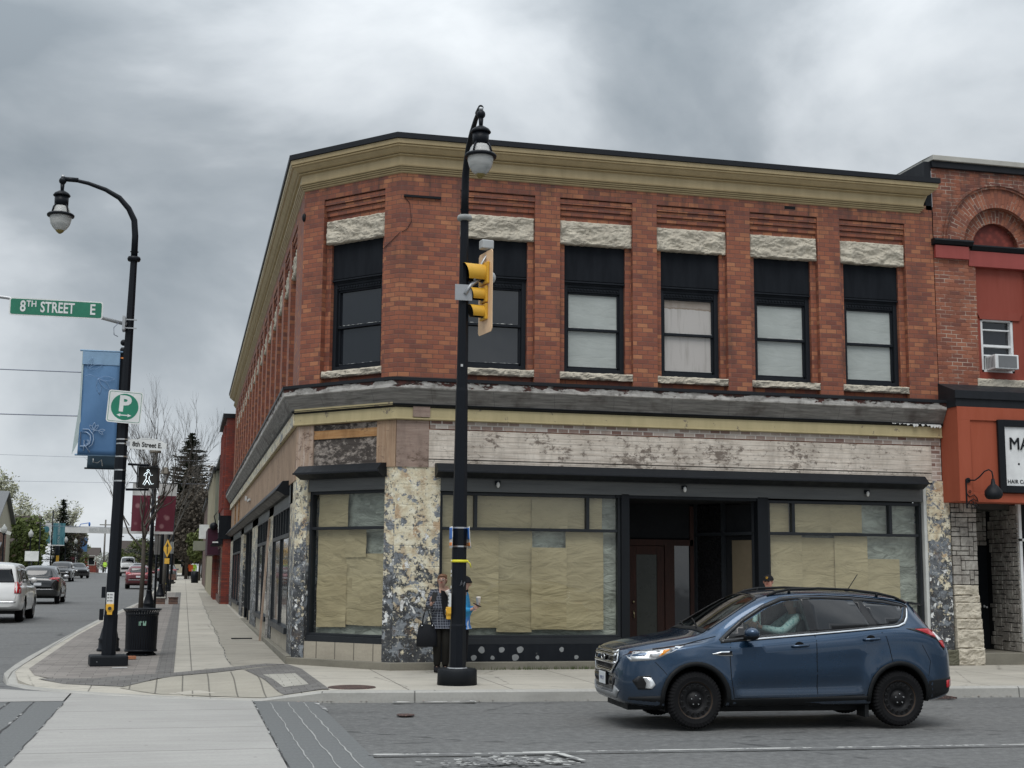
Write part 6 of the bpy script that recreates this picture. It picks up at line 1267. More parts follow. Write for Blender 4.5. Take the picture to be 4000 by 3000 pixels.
    c_.patch([(.15, .575), (.22, .63), (.36, .635), (.42, .53), (.36, .475), (.22, .47)], sd, 'gloss trim', 'fog_lamp_surround', .006); c_.patch([(.27, .62), (.37, .615), (.42, .53), (.38, .485), (.30, .49), (.31, .55)], sd, 'lamp chrome', 'fog_lamp', .011)
    c_.patch([(3.76, 1.20), (4.08, 1.205), (4.25, 1.17), (4.36, 1.03), (4.34, .93), (4.22, 1.06), (4.0, 1.14)], sd, 'gloss trim', 'tail_lamp_surround', .005); c_.patch([(3.9, 1.19), (4.12, 1.195), (4.23, 1.17), (4.30, 1.10), (4.20, 1.09), (4.05, 1.145)], sd, 'tail red', 'tail_lamp', .010); c_.patch([(4.2, 1.155), (4.28, 1.13), (4.335, 1.05), (4.25, 1.05)], sd, 'tail clear', 'tail_lamp', .014, .03); c_.patch([(4.25, 1.045), (4.34, 1.045), (4.35, .96), (4.31, .97)], sd, 'tail red', 'tail_lamp', .014, .03)
    c_.patch([(1.14, .895), (1.26, .925), (1.40, .93), (1.41, .87), (1.25, .872)], sd, 'chrome', 'fender_vent', .006, .05); c_.patch([(1.18, .896), (1.27, .914), (1.40, .915), (1.405, .885), (1.26, .883)], sd, 'gloss trim', 'fender_vent', .010, .05)
    # mirror
    sgn = -1 if sd == 'y-' else 1; p = c_.lift(1.62, 1.10, sd, 0); b = M().use('blue paint'); b.ball(p+Vector((.02, sgn*.16, .05)), .115, 16, 10, (.85, 1., .62)); mo = b.build('mirror', c_.T); b = M().use('car plastic'); b.tube([p+Vector((0, 0, -.01)), p+Vector((.0, sgn*.1, .0))], .035, 8); b.ball(p+Vector((.025, sgn*.155, .015)), .105, 14, 8, (.86, 1.0, .5)); b.build('mirror_base', mo)
    # roof rail
    b = M().use('car plastic'); P = [c_.lift(x, sgn*.575, 'z', .0) for x in (2.0, 2.12, 2.3, 2.7, 3.1, 3.5, 3.75, 3.92)]; hh = [.0, .028, .045, .052, .052, .045, .03, .0]; b.tube([q+Vector((0, 0, h_)) for q, h_ in zip(P, hh)], .017, 8); [b.tube([P[i], P[i]+Vector((0, 0, hh[i]))], .02, 6) for i in (2, 5)]; b.build('roof_rail', c_.T)
# front face: grille, badge, plate, lower intake, skid
G = [(-.50, .90), (.50, .90), (.56, .80), (.40, .655), (-.40, .655), (-.56, .80)]
c_.patch(G, 'x-', 'gloss trim', 'grille', .006, .1); c_.strip(G+[G[0]], .04, 'x-', 'chrome', 'grille_frame', .014)
for z, w_ in ((.855, .50), (.765, .52)): c_.strip([(-w_, z), (0, z+.0), (w_, z)], .035, 'x-', 'chrome', 'grille_bar', .020, thick=.01)
b = M().use('gloss trim'); q = c_.lift(0, .81, 'x-', .03); b.ball(q, .075, 20, 8, (.15, 1, .5)); b.use('chrome'); b.tube([(q.x-.004, q.y+.078*cos(a), q.z+.040*sin(a)) for a in [2*pi*i/24 for i in range(25)]], .005, 6); b.build('badge', c_.T)
c_.patch([(-.52, .60), (.52, .60), (.45, .44), (-.45, .44)], 'x-', 'gloss trim', 'lower_intake', .006, .1); c_.patch([(-.62, .44), (-.5, .50), (-.42, .405), (.42, .405), (.5, .50), (.62, .44), (.5, .345), (-.5, .345)], 'x-', 'skid silver', 'skid_plate', .012, .1)
q = c_.lift(0, .56, 'x-', .03); b = M().use('plate'); b.box(q.x-.004, q.x+.004, -.155, .155, .485, .635); pl = b.build('licence_plate', c_.T, .003); b = M().use('car plastic'); b.box(q.x+.005, q.x+.02, -.165, .165, .475, .645); b.build('plate_holder', pl)
text_mesh('lettering', 'WK 57', .062, 'plate ink', pl, (q.x-.006, 0, .555), (pi/2, 0, -pi/2), .0005)
# windscreen, rear window, wipers, aerial, lower body
WS = [(1.16, -.66), (1.12, -.35), (1.10, 0), (1.12, .35), (1.16, .66), (1.84, .54), (1.86, .0), (1.84, -.54)]
c_.patch(WS, 'z', 'windshield glass', 'windscreen', .004, .1, 0); c_.strip([(1.16, -.67), (1.5, -.615), (1.85, -.555)], .05, 'z', 'gloss trim', 'windscreen_trim', .006); c_.strip([(1.16, .67), (1.5, .615), (1.85, .555)], .05, 'z', 'gloss trim', 'windscreen_trim', .006); c_.strip([(1.12, -.68), (1.07, 0), (1.12, .68)], .07, 'z', 'car plastic', 'cowl', .006)
c_.strip([(1.85, -.55), (1.875, 0), (1.85, .55)], .05, 'z', 'gloss trim', 'windscreen_trim', .006)
b = M().use('car plastic'); b.tube([c_.lift(1.10, -.45, 'z', .02), c_.lift(1.19, -.1, 'z', .03), c_.lift(1.24, .15, 'z', .02)], .009, 5); b.build('wiper', c_.T); b = M().use('car plastic'); b.tube([c_.lift(1.10, .1, 'z', .02), c_.lift(1.17, .4, 'z', .03), c_.lift(1.22, .6, 'z', .02)], .009, 5); b.build('wiper', c_.T)
c_.patch([(-.60, 1.20), (.60, 1.20), (.55, 1.46), (-.55, 1.46)], 'x+', 'tint glass', 'rear_window', .004, .1)
b = M().use('gloss trim'); P = [c_.lift(x, y, 'z', .012) for x, y in ((3.98, -.56), (3.98, .56))]; b.hexa([P[0], P[1], P[1]+Vector((.2, 0, -.02)), P[0]+Vector((.2, 0, -.02)), P[0]+Vector((0, 0, .03)), P[1]+Vector((0, 0, .03)), P[1]+Vector((.2, 0, -.0)), P[0]+Vector((.2, 0, -.0))]); b.build('spoiler', c_.T)
b = M().use('car plastic'); q = c_.lift(3.35, .0, 'z', 0); b.tube([q, q+Vector((.16, 0, .22))], .006, 5); b.ball(q, .03, 8, 6); b.build('aerial', c_.T)
b = M().use('car plastic'); b.box(-1.6, 1.7, -.62, .62, .18, .27); b.box(-2.05, -1.0, -.5, .5, .2, .32); b.box(.95, 1.0, -.85, -.60, .12, .32); b.box(.95, 1.0, .60, .85, .12, .32); b.build('underbody', c_.T)
c_.strip([(.16, .235), (.3, .225), (.42, .23)], .03, 'x+', 'plate', 'rear_trim', .01) if False else None
# cabin: hollow the shell and open the front glass
cab = M().use('dim interior'); zz_ = []
rows = []
for x, zt, w0, w1 in ((1.30, 1.12, .66, .60), (1.55, 1.33, .70, .56), (1.85, 1.53, .76, .54), (2.2, 1.60, .78, .55), (3.6, 1.56, .76, .52), (3.75, 1.50, .74, .5)):
    X = x-L/2; rows.append([(X, -w0, .62), (X, w0, .62), (X, w0, 1.05), (X, w1, zt-.05), (X, w1*.8, zt), (X, -w1*.8, zt), (X, -w1, zt-.05), (X, -w0, 1.05)])
cab.grid(rows, True, False); cab.face(rows[0][::-1]); cab.face(rows[-1])
wcut = M().use('gloss trim'); wcut.prism([(x-L/2, z) for x, z in WINS['front']], -1.2, 1.2)
scut = M().use('gloss trim'); A = [(x-L/2, y) for x, y in [(1.20, -.61), (1.17, 0), (1.20, .61), (1.82, .50), (1.83, 0), (1.82, -.50)]]; scut.prism(A, 1.0, 1.9, 'z')
c_.finish([cab, wcut, scut]); c_.wheels('steel')
# seats, wheel, dashboard
def seat(x, y, nm='seat'):
    b = M().use('seat cloth'); b.box(x-.02, x+.48, y-.24, y+.24, .66, .82); b.hexa([(x+.42, y-.23, .78), (x+.52, y-.23, .78), (x+.52, y+.23, .78), (x+.42, y+.23, .78), (x+.60, y-.21, 1.30), (x+.70, y-.21, 1.30), (x+.70, y+.21, 1.30), (x+.60, y+.21, 1.30)]); b.hexa([(x+.61, y-.13, 1.32), (x+.70, y-.13, 1.32), (x+.70, y+.13, 1.32), (x+.61, y+.13, 1.32), (x+.63, y-.12, 1.50), (x+.71, y-.12, 1.50), (x+.71, y+.12, 1.50), (x+.63, y+.12, 1.50)]); return b.build(nm, c_.T, .03)
seat(-.38, -.37); seat(-.38, .37)
b = M().use('seat cloth'); b.box(.65, 1.15, -.6, .6, .66, .84); b.box(1.1, 1.2, -.6, .6, .8, 1.35); b.build('rear_bench', c_.T, .03)
b = M().use('car plastic'); b.box(-.98, -.62, -.70, .70, .82, 1.07); b.build('dashboard', c_.T, .03)
b = M().use('car plastic'); Rw = Matrix.Translation((-.50, -.37, 1.06)) @ Matrix.Rotation(radians(-65), 4, 'Y'); b.tube([tuple(Rw @ Vector((.18*cos(a), .18*sin(a), 0))) for a in [2*pi*i/20 for i in range(21)]], .016, 6); b.tube([tuple(Rw @ Vector((0, -.17, 0))), tuple(Rw @ Vector((0, .17, 0)))], .02, 6); b.tube([tuple(Rw @ Vector((0, 0, 0))), (-.68, -.37, .98)], .03, 6); b.build('steering_wheel', c_.T)
# --- the vehicles up the side street, seen from behind or in front
def simple_car(S, paint_, x, y, rz, label, name, cat='car', kx=1., ky=1., kz=1., rear=True, roof=None, group='vehicles on the side street', box=False):
    c = Car(S, paint_, (x, y, gz(y)-.14), rz, label, cat, 1, group, name, kx, ky, kz); Lc = S['L']
    if S is ESC:
        sw = [[(1.45, 1.10), (2.45, 1.16), (2.40, 1.54), (2.2, 1.53), (1.9, 1.43)], [(2.53, 1.17), (3.85, 1.28), (3.7, 1.47), (2.5, 1.55)]]; zr = (1.16, 1.47, .60, .53); ws = [(1.15, -.64), (1.15, .64), (1.85, .54), (1.85, -.54)]
    else:
        sw = [[(1.9, 1.24), (2.75, 1.25), (2.75, 1.72), (2.3, 1.70)], [(2.85, 1.25), (3.75, 1.26), (3.75, 1.73), (2.85, 1.73)], [(3.85, 1.27), (4.75, 1.28), (4.65, 1.70), (3.85, 1.72)]]; zr = (1.28, 1.72, .78, .66); ws = [(1.5, -.76), (1.5, .76), (2.1, .68), (2.1, -.68)]
    for sd in ('y-', 'y+'):
        for p in sw: c.patch(p, sd, 'tint glass', 'side_window', .006, .15)
        c.strip([(S['ax'][0]+.95, .45), (S['ax'][0]+.95, 1.1)], .012, sd, 'wheel hole', 'door_seam', .002, thick=0); c.strip([(S['ax'][0]+1.8, .45), (S['ax'][0]+1.8, 1.15)], .012, sd, 'wheel hole', 'door_seam', .002, thick=0)
        if S is ESC: c.patch([(3.95, 1.15), (4.2, 1.17), (4.36, 1.05), (4.30, .95), (4.1, 1.05)], sd, 'tail red', 'tail_lamp', .008, .1)
        else: c.patch([(4.93, .93), (5.09, .93), (5.03, 1.30), (4.95, 1.3)], sd, 'tail red', 'tail_lamp', .012, .1)
        sg = -1 if sd == 'y-' else 1; p = c.lift(1.62 if S is ESC else 2.05, 1.12 if S is ESC else 1.28, sd, 0); b = M().use(paint_ if paint_ != 'black paint' else 'silver paint'); b.ball(p+Vector((.02, sg*.15, .06)), .13, 10, 8, (.7, 1, .75)); b.build('mirror', c.T)
    z0, z1, w0, w1 = zr
    c.patch([(-w0, z0), (w0, z0), (w1, z1), (-w1, z1)], 'x+', 'tint glass', 'rear_window', .006, .12); c.patch(ws, 'z', 'tint glass', 'windscreen', .006, .15)
    k = 1 if S is ESC else 1.12
    if S is BIG:
        for sg in (-1, 1): c.patch([(sg*.80, .93), (sg*.94, .93), (sg*.92, 1.30), (sg*.80, 1.30)], 'x+', 'tail red', 'tail_lamp', .02, .1)
        c.strip([(-.85, .66), (.85, .66)], .03, 'x+', 'chrome', 'bumper_step', .02); c.strip([(-.2, 1.86), (.2, 1.86)], .03, 'x+', 'tail red', 'brake_light', .02); c.strip([(-.75, 1.08), (.3, 1.08)], .04, 'x+', 'chrome', 'tailgate_trim', .012)
    else:
        for sg in (-1, 1): c.patch([(sg*.45, 1.07), (sg*.78, 1.05), (sg*.80, 1.14), (sg*.6, 1.15)], 'x+', 'tail red', 'tail_lamp', .01, .1)
        c.strip([(-.7, .62), (.7, .62)], .06, 'x+', 'grey paint', 'bumper_trim', .012)
    q = c.lift(0, .86*k, 'x+', .012); b = M().use('plate'); b.box(q.x, q.x+.008, -.16, .16, .80*k, .92*k); b.build('licence_plate', c.T)
    c.patch([(-.66*k, .82*k), (.66*k, .82*k), (.6*k, .60*k), (-.6*k, .60*k)], 'x-', 'gloss trim', 'grille', .008, .2)
    for sg in (-1, 1): c.patch([(sg*.48*k, .84*k), (sg*.70*k, .84*k), (sg*.68*k, .74*k), (sg*.5*k, .74*k)], 'x-', 'lamp chrome', 'headlight', .014, .2)
    b = M().use('car plastic'); b.box(-Lc*.40, Lc*.42, -.7*k, .7*k, .24*k, .36*k); b.build('underbody', c.T)
    if roof: c.patch([(2.1*k, -.56*k), (2.1*k, .56*k), (3.9*k, .52*k), (3.9*k, -.52*k)], 'z', roof, 'roof_panel', .006, .2)
    c.finish(); c.wheels('alloy'); return c
up = -pi/2
simple_car(BIG, 'white paint', -9.72, 24.6, up, 'white full size SUV with dark rear window driving away at the left edge', 'large_suv', 'suv')
simple_car(ESC, 'black paint', -10.15, 43.6, up, 'black crossover with a pale number plate behind the white SUV', 'crossover_car', kx=1.02, ky=1.05, kz=1.05)
simple_car(ESC, 'red paint', -6.75, 77.2, up, 'dark red crossover parked on the right side of the street', 'crossover_car', kz=1.0)
simple_car(BIG, 'black paint', -14.6, 107., -up, 'black pickup style truck facing the camera on the far left of the street', 'truck', 'truck', kz=.95)
simple_car(BIG, 'white paint', -21.5, 99., 0.25, 'white SUV parked sideways behind the black crossover', 'parked_suv', 'suv', kz=.88)
simple_car(ESC, 'black paint', -14.9, 130., -up+.3, 'black car turning beyond the pickup style truck', 'distant_car')
simple_car(ESC, 'grey paint', -5.2, 112., up, 'grey car parked farther up the right kerb', 'distant_car'); simple_car(BIG, 'white paint', -10.5, 152., -up, 'white truck with a red grille far up the street', 'distant_truck', 'truck', kz=1.25)
simple_car(ESC, 'silver paint', -8.9, 142., -up, 'silver car ahead of the white truck far up the street', 'distant_car')
# ------------------------------------------------------------------ buildings, trees and small things up the side street
def leaf_mat(n, a, b_): return mat(n, lambda t: {'Base Color': t.mix(t.white(t.mapv(t.ob, (1, 1, 1)))[0] if False else t.ramp(t.noise(t.ob, 1.3, 4, .7), [(.3, 0.), (.7, 1.)]), a, b_), 'Roughness': .8})
leaf_mat('spruce green', (.012, .022, .012), (.035, .05, .022)); leaf_mat('cedar green', (.05, .075, .016), (.13, .16, .04)); leaf_mat('spring buds', (.30, .31, .19), (.52, .52, .40)); leaf_mat('brown twigs', (.05, .04, .03), (.10, .082, .06)); leaf_mat('new leaves', (.06, .08, .02), (.13, .15, .045)); leaf_mat('blossom', (.28, .30, .26), (.5, .5, .46))
mat('bark', lambda t: {'Base Color': t.mix(t.noise(t.mapv(t.ob, (6, 6, 1)), 3, 5, .7), (.03, .025, .02), (.10, .085, .07)), 'Roughness': .9}); mat('pale bark', col=(.16, .15, .135), rough=.9); mat('twig grey', col=(.085, .078, .07), rough=.9)
def twigs(b, p, d, l, r, depth, rnd, up=.25, spread=.6):
    q = p+d*l; k = 3; mid = p.lerp(q, .5)+Vector((rnd.uniform(-1, 1), rnd.uniform(-1, 1), rnd.uniform(-1, 1)))*l*.07
    b.tube([p, mid, q], [r, r*.82, r*.62], 5 if r > .02 else 3, False)
    if depth <= 0: return
    for i in range(rnd.choice((2, 3, 3)) if depth > 1 else 3):
        nd = (d+Vector((rnd.uniform(-1, 1), rnd.uniform(-1, 1), rnd.uniform(-.5, 1)))*spread+Vector((0, 0, up*.5))).normalized(); s0 = p.lerp(q, rnd.uniform(.45, 1.))
        twigs(b, s0, nd, l*rnd.uniform(.6, .85), r*rnd.uniform(.5, .65), depth-1, rnd, up, spread)
def bare_tree(x, y, h, r, label, seed, depth=5, m='bark', cat='tree', group=None, leaves=None, nl=0, spread=.55, trunk=.35, lsz=.1, lowb=(-.1, .15), nb=5):
    rnd = random.Random(seed); T = empty('tree', (x, y, gz(y)), 0, label, cat, group)
    b = M().use(m); b.tube([(0, 0, 0), (.03, 0, h*trunk*.5), (0, .02, h*trunk)], [r*1.15, r, r*.85], 8); b.build('trunk', T)
    b = M().use(m); tip = Vector((0, .02, h*trunk-.1))
    for i in range(nb): a = i*2*pi/5+rnd.random(); twigs(b, tip+Vector((0, 0, rnd.uniform(*lowb)*h)), Vector((cos(a)*spread, sin(a)*spread, 1)).normalized(), h*.26, r*.5, depth, rnd, .3, spread)
    o = b.build('branches', T, fix=False)
    if leaves:
        pts = [v.co for v in o.data.vertices]; b = M().use(leaves)
        for i in range(nl): p = rnd.choice(pts)+Vector((rnd.gauss(0, .2), rnd.gauss(0, .2), rnd.gauss(0, .2))); leafq(b, p, lsz*rnd.uniform(.5, 1.4), rnd)
        b.build('crown', T, fix=False, uvbox=False)
    return T
def leafq(b, p, s, rnd):
    a = Vector((rnd.gauss(0, 1), rnd.gauss(0, 1), rnd.gauss(0, 1))).normalized(); c = a.orthogonal().normalized()*s; d = a.cross(c).normalized()*s*.6
    b.face([p-c, p+d, p+c, p-d])
def bush(x, y, rx, ry, h, z0, m, n, sz, label, seed, name='tree', cat='tree', trunk=True, shape='round', group=None):
    rnd = random.Random(seed); T = empty(name, (x, y, gz(y)), 0, label, cat, group); b = M().use(m)
    lob = [(rnd.uniform(-.55, .55)*rx, rnd.uniform(-.55, .55)*ry, z0+rnd.uniform(.15, .85)*(h-z0), rnd.uniform(.25, .5)) for _ in range(16)]
    for i in range(n):
        lx, ly, lz, lr = rnd.choice(lob); v = Vector((rnd.gauss(0, 1), rnd.gauss(0, 1), rnd.gauss(0, 1))).normalized()*rnd.uniform(.55, 1.05)
        t = min(1, max(0, (lz-z0)/(h-z0))); kk = 1 if shape == 'round' else max(.15, 1.1-t)
        p = Vector((lx*kk+v.x*lr*rx*kk, ly*kk+v.y*lr*ry*kk, min(h, max(z0*.8, lz+v.z*lr*(h-z0)*.5)))); leafq(b, p, sz*rnd.uniform(.5, 1.5), rnd)
    b.build('crown', T, fix=False, uvbox=False)
    if trunk: b = M().use('bark'); b.tube([(0, 0, 0), (.05, 0, h*.5), (0, 0, h*.8)], [.05*rx+.05, .04*rx+.03, .02], 7); b.build('trunk', T)
    return T
def conifer(x, y, h, r, label, seed, m='spruce green', n=34, group=None):
    rnd = random.Random(seed); T = empty('conifer_tree', (x, y, gz(y)), 0, label, 'tree', group); b = M().use(m)
    for i in range(n):
        t = i/n; z = h*(.10+.88*t); R = r*(1-t)**.8*rnd.uniform(.62, 1.2)+.12
        for k in range(10):
            a = rnd.uniform(0, 2*pi); l = R*rnd.uniform(.6, 1.2); d = Vector((cos(a), sin(a), 0)); s_ = Vector((-sin(a), cos(a), 0)); m_ = max(3, int(l/.28))
            for j in range(int(m_*.25), m_):
                f = (j+.5)/m_; p = Vector((0, 0, z))+d*l*f+Vector((0, 0, -.22*l*f+.25*l*f*f+rnd.uniform(-.1, .1)))
                w = (.30*(1-f)+.24)*rnd.uniform(.6, 1.3)*(.5+r*.12)*min(1, .3+l/2.5); b.face([p-s_*w+d*.1+Vector((0, 0, -.12)), p-d*.25, p+s_*w+d*.1+Vector((0, 0, -.12)), p+d*.38+Vector((0, 0, .03))])
    b.build('crown', T, fix=False, uvbox=False); b = M().use('bark'); b.tube([(0, 0, 0), (0, 0, h*.97)], [r*.07+.08, .03], 7); b.build('trunk', T); return T
bare_tree(-5.2, 29.6, 6.6, .08, 'slim bare street tree in front of the nearest lantern post', 21, 5, 'bark', spread=.62, trunk=.48, lowb=(-.2, .12), nb=6)
bare_tree(-4.7, 52, 11.5, .10, 'second bare street tree, right behind the maroon banners', 4, 5, 'twig grey', spread=.45, trunk=.3, nb=5)
conifer(-3.3, 150, 18.5, 7.2, 'tall dark spruce standing over the shops at the end of the right pavement', 3, n=66)
conifer(.3, 148, 15, 4.0, 'shorter dark spruce half hidden behind the red brick shop', 5, n=60)
for i, (x, y, h, r, m, lab) in enumerate(((-3.4, 118, 9.6, 2.9, 'brown twigs', 'bushy brown leafless tree in front of the tall spruce'), (-1.6, 128, 12.4, 3.4, 'brown twigs', 'taller brown leafless tree against the right side of the spruce'), (-4.9, 140, 6.5, 2.4, 'brown twigs', 'low brown leafless tree at the left foot of the spruce'), (-2.2, 108, 4.9, 1.5, 'new leaves', 'small tree with fresh green leaves over the far pavement'))):
    bush(x, y, r, r, h, 1.9, m, 6500, .15, lab, 30+i)
    bare_tree(x, y+.2, h*1.05, .12, lab.replace('tree', 'trunk and limbs', 1), 50+i, 4, 'bark') if False else None
for i, (x, y, r, h, m, n, lab) in enumerate(((-19.8, 126, 2.3, 6.4, 'cedar green', 4200, 'rounded green cedar behind the white acorn lamps'), (-18.6, 166, 2.6, 7.4, 'brown twigs', 3000, 'brown green tree mass under the white overhead banner'), (-19.3, 178, 2.6, 6.8, 'new leaves', 2600, 'yellow green tree beyond the teal banners'), (-13.2, 205, 2.6, 4.6, 'new leaves', 2400, 'low green tree over the far end of the road'), (-10.2, 208, 2.8, 5.6, 'new leaves', 2400, 'green tree behind the left street lamp pole, far away'), (-7.4, 196, 2.6, 5.4, 'brown twigs', 2400, 'brown tree far up between the pole and the bare street tree'))):
    bush(x, y, r, r, h, .3, m, n, .18, lab, 70+i)
bush(-16.2, 203, 1.9, 1.6, 3.3, .2, 'blossom', 2200, .12, 'white flowering shrub at the end of the road', 90, 'flowering_shrub', 'shrub', False)
conifer(-18.4, 150, 9.6, 2.3, 'pointed spruce rising above the teal banners', 8, n=34)
bare_tree(-27.5, 140, 13.2, .3, 'big budding tree with pale spring leaves at the left edge', 12, 5, 'pale bark', leaves='spring buds', nl=5200, spread=.75, trunk=.25, lsz=.17)
bare_tree(-23.2, 150, 9.6, .2, 'smaller budding tree right of the big one', 15, 5, 'pale bark', leaves='spring buds', nl=2600, spread=.7, trunk=.25, lsz=.15); bare_tree(-20.2, 160, 9.3, .2, 'thin budding tree just left of the teal banners', 17, 4, 'pale bark', leaves='spring buds', nl=1300, spread=.7, trunk=.3, lsz=.14)
bush(-17.9, 118, .8, 5, 1.1, .0, 'cedar green', 1500, .12, 'low clipped hedge along the left pavement', 95, 'hedge', 'hedge', False)
# houses
mat('grey shingle', lambda t: {'Base Color': t.mix(t.noise(t.mapv(t.ob, (2, 2, 9)), 2, 4, .7), (.10, .105, .11), (.20, .205, .21)), 'Roughness': .9}); mat('brown shingle', lambda t: {'Base Color': t.mix(t.noise(t.mapv(t.ob, (2, 2, 9)), 2, 4, .7), (.035, .026, .022), (.07, .055, .048)), 'Roughness': .9}); mat('house trim', col=(.5, .5, .47), rough=.6); mat('green grey stucco', paint_fn((.23, .235, .185), (.15, .15, .12), .1, .3, .8, 3)); mat('cream stucco', paint_fn((.40, .37, .28), (.3, .28, .2), .1, .3, .8, 4)); mat('purple siding', lambda t: {'Base Color': (.055, .012, .03, 1), 'Roughness': .5, 'Normal': t.bump(t.math('FRACT', t.math('DIVIDE', t.sep(t.uv)[1], .13)), .8, .03)})
def house(x0, x1, y0, y1, ze, zr, wall, roof, label, ridge='x', ov=.4):
    T = empty('house', ((x0+x1)/2, (y0+y1)/2, gz(y0)), 0, label, 'house', 'houses beyond the side street'); cx, cy, g = (x0+x1)/2, (y0+y1)/2, gz(y0)
    w = M().use(wall); w.box(x0-cx, x1-cx, y0-cy, y1-cy, -.3, ze-g)
    if ridge == 'x': w.prism([(y0-cy, ze-g), (y1-cy, ze-g), (0, zr-g-.1)], x0-cx, x1-cx, 'x')
    else: w.prism([(x0-cx, ze-g), (x1-cx, ze-g), (0, zr-g-.1)], y0-cy, y1-cy, 'y')
    w.build('wall', T); r = M().use(roof); hx, hy = (x1-x0)/2+ov, (y1-y0)/2+ov; e = ze-g-.15
    P = [(-hy, e), (0, zr-g), (hy, e), (hy, e+.15), (0, zr-g+.18), (-hy, e+.15)] if ridge == 'x' else [(-hx, e), (0, zr-g), (hx, e), (hx, e+.15), (0, zr-g+.18), (-hx, e+.15)]
    r.prism(P, -hx if ridge == 'x' else -hy, hx if ridge == 'x' else hy, 'x' if ridge == 'x' else 'y'); r.build('roof', T)
    for dx in (-.3, .25):
        wb = M().use('house trim'); xx = dx*(x1-x0); wb.box(xx-.55, xx+.55, y0-cy-.05, y0-cy, 1.2, 2.8); o = wb.build('window', T); p = M().use('dark pane'); p.box(xx-.45, xx+.45, y0-cy-.07, y0-cy-.05, 1.3, 2.7); p.build('pane', o)
    return T
H1 = house(-35, -21.3, 112, 124, 6.6, 9.4, 'cream stucco', 'grey shingle', 'grey roofed house at the left edge behind the parked cars'); b = M().use('grey shingle'); b.hexa([(1.5, -8.5, 2.6), (7.6, -8.5, 2.6), (7.6, -6, 3.4), (1.5, -6, 3.4), (1.5, -8.5, 2.75), (7.6, -8.5, 2.75), (7.6, -6, 3.55), (1.5, -6, 3.55)]); b.use('house trim'); [b.box(x, x+.15, -8.3, -8.15, 0, 2.6) for x in (2, 4.5, 7.3)]; b.build('porch', H1)
b = M().use('brown brick'); b.box(5.4, 7.9, -6.3, -5.9, 0, 4.6); b.use('house trim'); b.hexa([(5.0, -6.4, 5.3), (5.2, -6.4, 5.6), (8.4, -6.4, 4.4), (8.3, -6.4, 4.1), (5.0, -6.2, 5.3), (5.2, -6.2, 5.6), (8.4, -6.2, 4.4), (8.3, -6.2, 4.1)]); b.build('brick_bay', H1)
house(-31.5, -20.3, 134, 146, 4.9, 7.8, 'brown brick', 'brown shingle', 'house with a big dark brown roof right of the grey roofed one')
house(-20.6, -17.6, 206, 214, 4.0, 5.4, 'deep red brick', 'brown shingle', 'small red brick house at the end of the road'); house(-16.5, -8.6, 232, 242, 4.4, 7.2, 'brown brick', 'brown shingle', 'low house with a long brown roof past the flowering shrub'); house(-7.5, -2.5, 236, 246, 4.5, 7.0, 'cream stucco', 'grey shingle', 'pale house farthest away, behind the left street lamp pole', 'y')
# shops on the right side
def shop(y0, y1, x0, h, wall, label, name='shop_building'):
    T = empty(name, (x0, y0, gz(y0)), 0, label, 'building', 'shops up the side street'); b = M().use(wall); b.box(0, 12, .0, y1-y0, -.4, h); b.build('wall', T); b = M().use('flashing'); b.box(-.18, 12, -.05, y1-y0, h, h+.2); b.build('parapet', T); return T
T = shop(38.0, 44.5, -2.0, 8.4, 'deep red brick', 'narrow deep red brick building next along the side street')
b = M().use('deep red brick'); [b.box(-.10, 0, y, y+.35, 4.3, 8.1) for y in (.5, 1.9, 3.3, 4.7, 6.0)]; b.build('ribs', T); b = M().use('brown brick'); b.box(-.06, .0, 0.01, 6.4, -.3, 3.0); b.build('lower_wall', T); b = M().use('black board'); b.box(-.2, .35, -.06, .6, 2.9, 3.95); b.hexa([(-.5, -.05, 2.65), (0, -.05, 2.65), (0, 5, 2.65), (-.5, 5, 2.65), (-.12, -.05, 3.0), (0, -.05, 3.0), (0, 5, 3.0), (-.12, 5, 3.0)]); b.build('sign_box', T); b = M().use('sign white'); b.box(-.21, -.2, .05, .5, 3.2, 3.75); b.box(-.45, -.2, -.075, -.06, 2.72, 2.78); b.build('sign_panel', T)
for k in range(3): b = M().use('dark pane'); b.box(-.07, -.05, .6+1.9*k, 2.0+1.9*k, .4, 2.5); b.build('window', T)
T = shop(44.5, 52, -1.95, 7.0, 'green grey stucco', 'grey green stucco shop with the purple box above its door'); b = M().use('purple siding'); b.box(-.62, 0.0, -.6, 5.5, 2.2, 3.5); b.build('purple_box', T); b = M().use('pole black'); b.tube([(-.2, -.7, 3.5), (-.35, -.7, 4.1), (-.15, -.7, 4.4), (.0, -.7, 3.9)], .03, 6); b.ball((-.35, -.7, 3.6), .2, 8, 6); b.build('sign_lamp', T); b = M().use('black metal'); b.box(-.12, .2, -.1, .15, 3.6, 7.0); b.build('corner_post', T)
for k in range(4): b = M().use('deep red brick'); b.box(-.25, 0, .3+1.5*k, .55+1.5*k, -.2, 2.2); b.build('door_post', T)
T = shop(52, 72, -2.1, 6.9, 'green grey stucco', 'long grey green stucco building with pale trim up the side street')
for k in range(5):
    b = M().use('cream stucco'); b.box(-.14, 0, 1+3.8*k, 1.5+3.8*k, -.2, 6.8); b.build('pilaster', T); b = M().use('dark pane'); b.box(-.03, 0, 2+3.8*k, 4.2+3.8*k, .5, 2.6); b.build('window', T)
b = M().use('sign white'); b.box(-.7, 0, 12, 12.3, 3.4, 4.3); b.build('hanging_sign', T); b = M().use('green grey stucco'); b.box(-1.0, 0, 14, 17, 2.7, 3.3); b.build('awning', T)
shop(72, 92, -2.15, 6.1, 'brown brick', 'low brown brick shop beyond the grey green one'); shop(94, 112, -1.2, 4.2, 'cream stucco', 'last low pale shop before the trees')
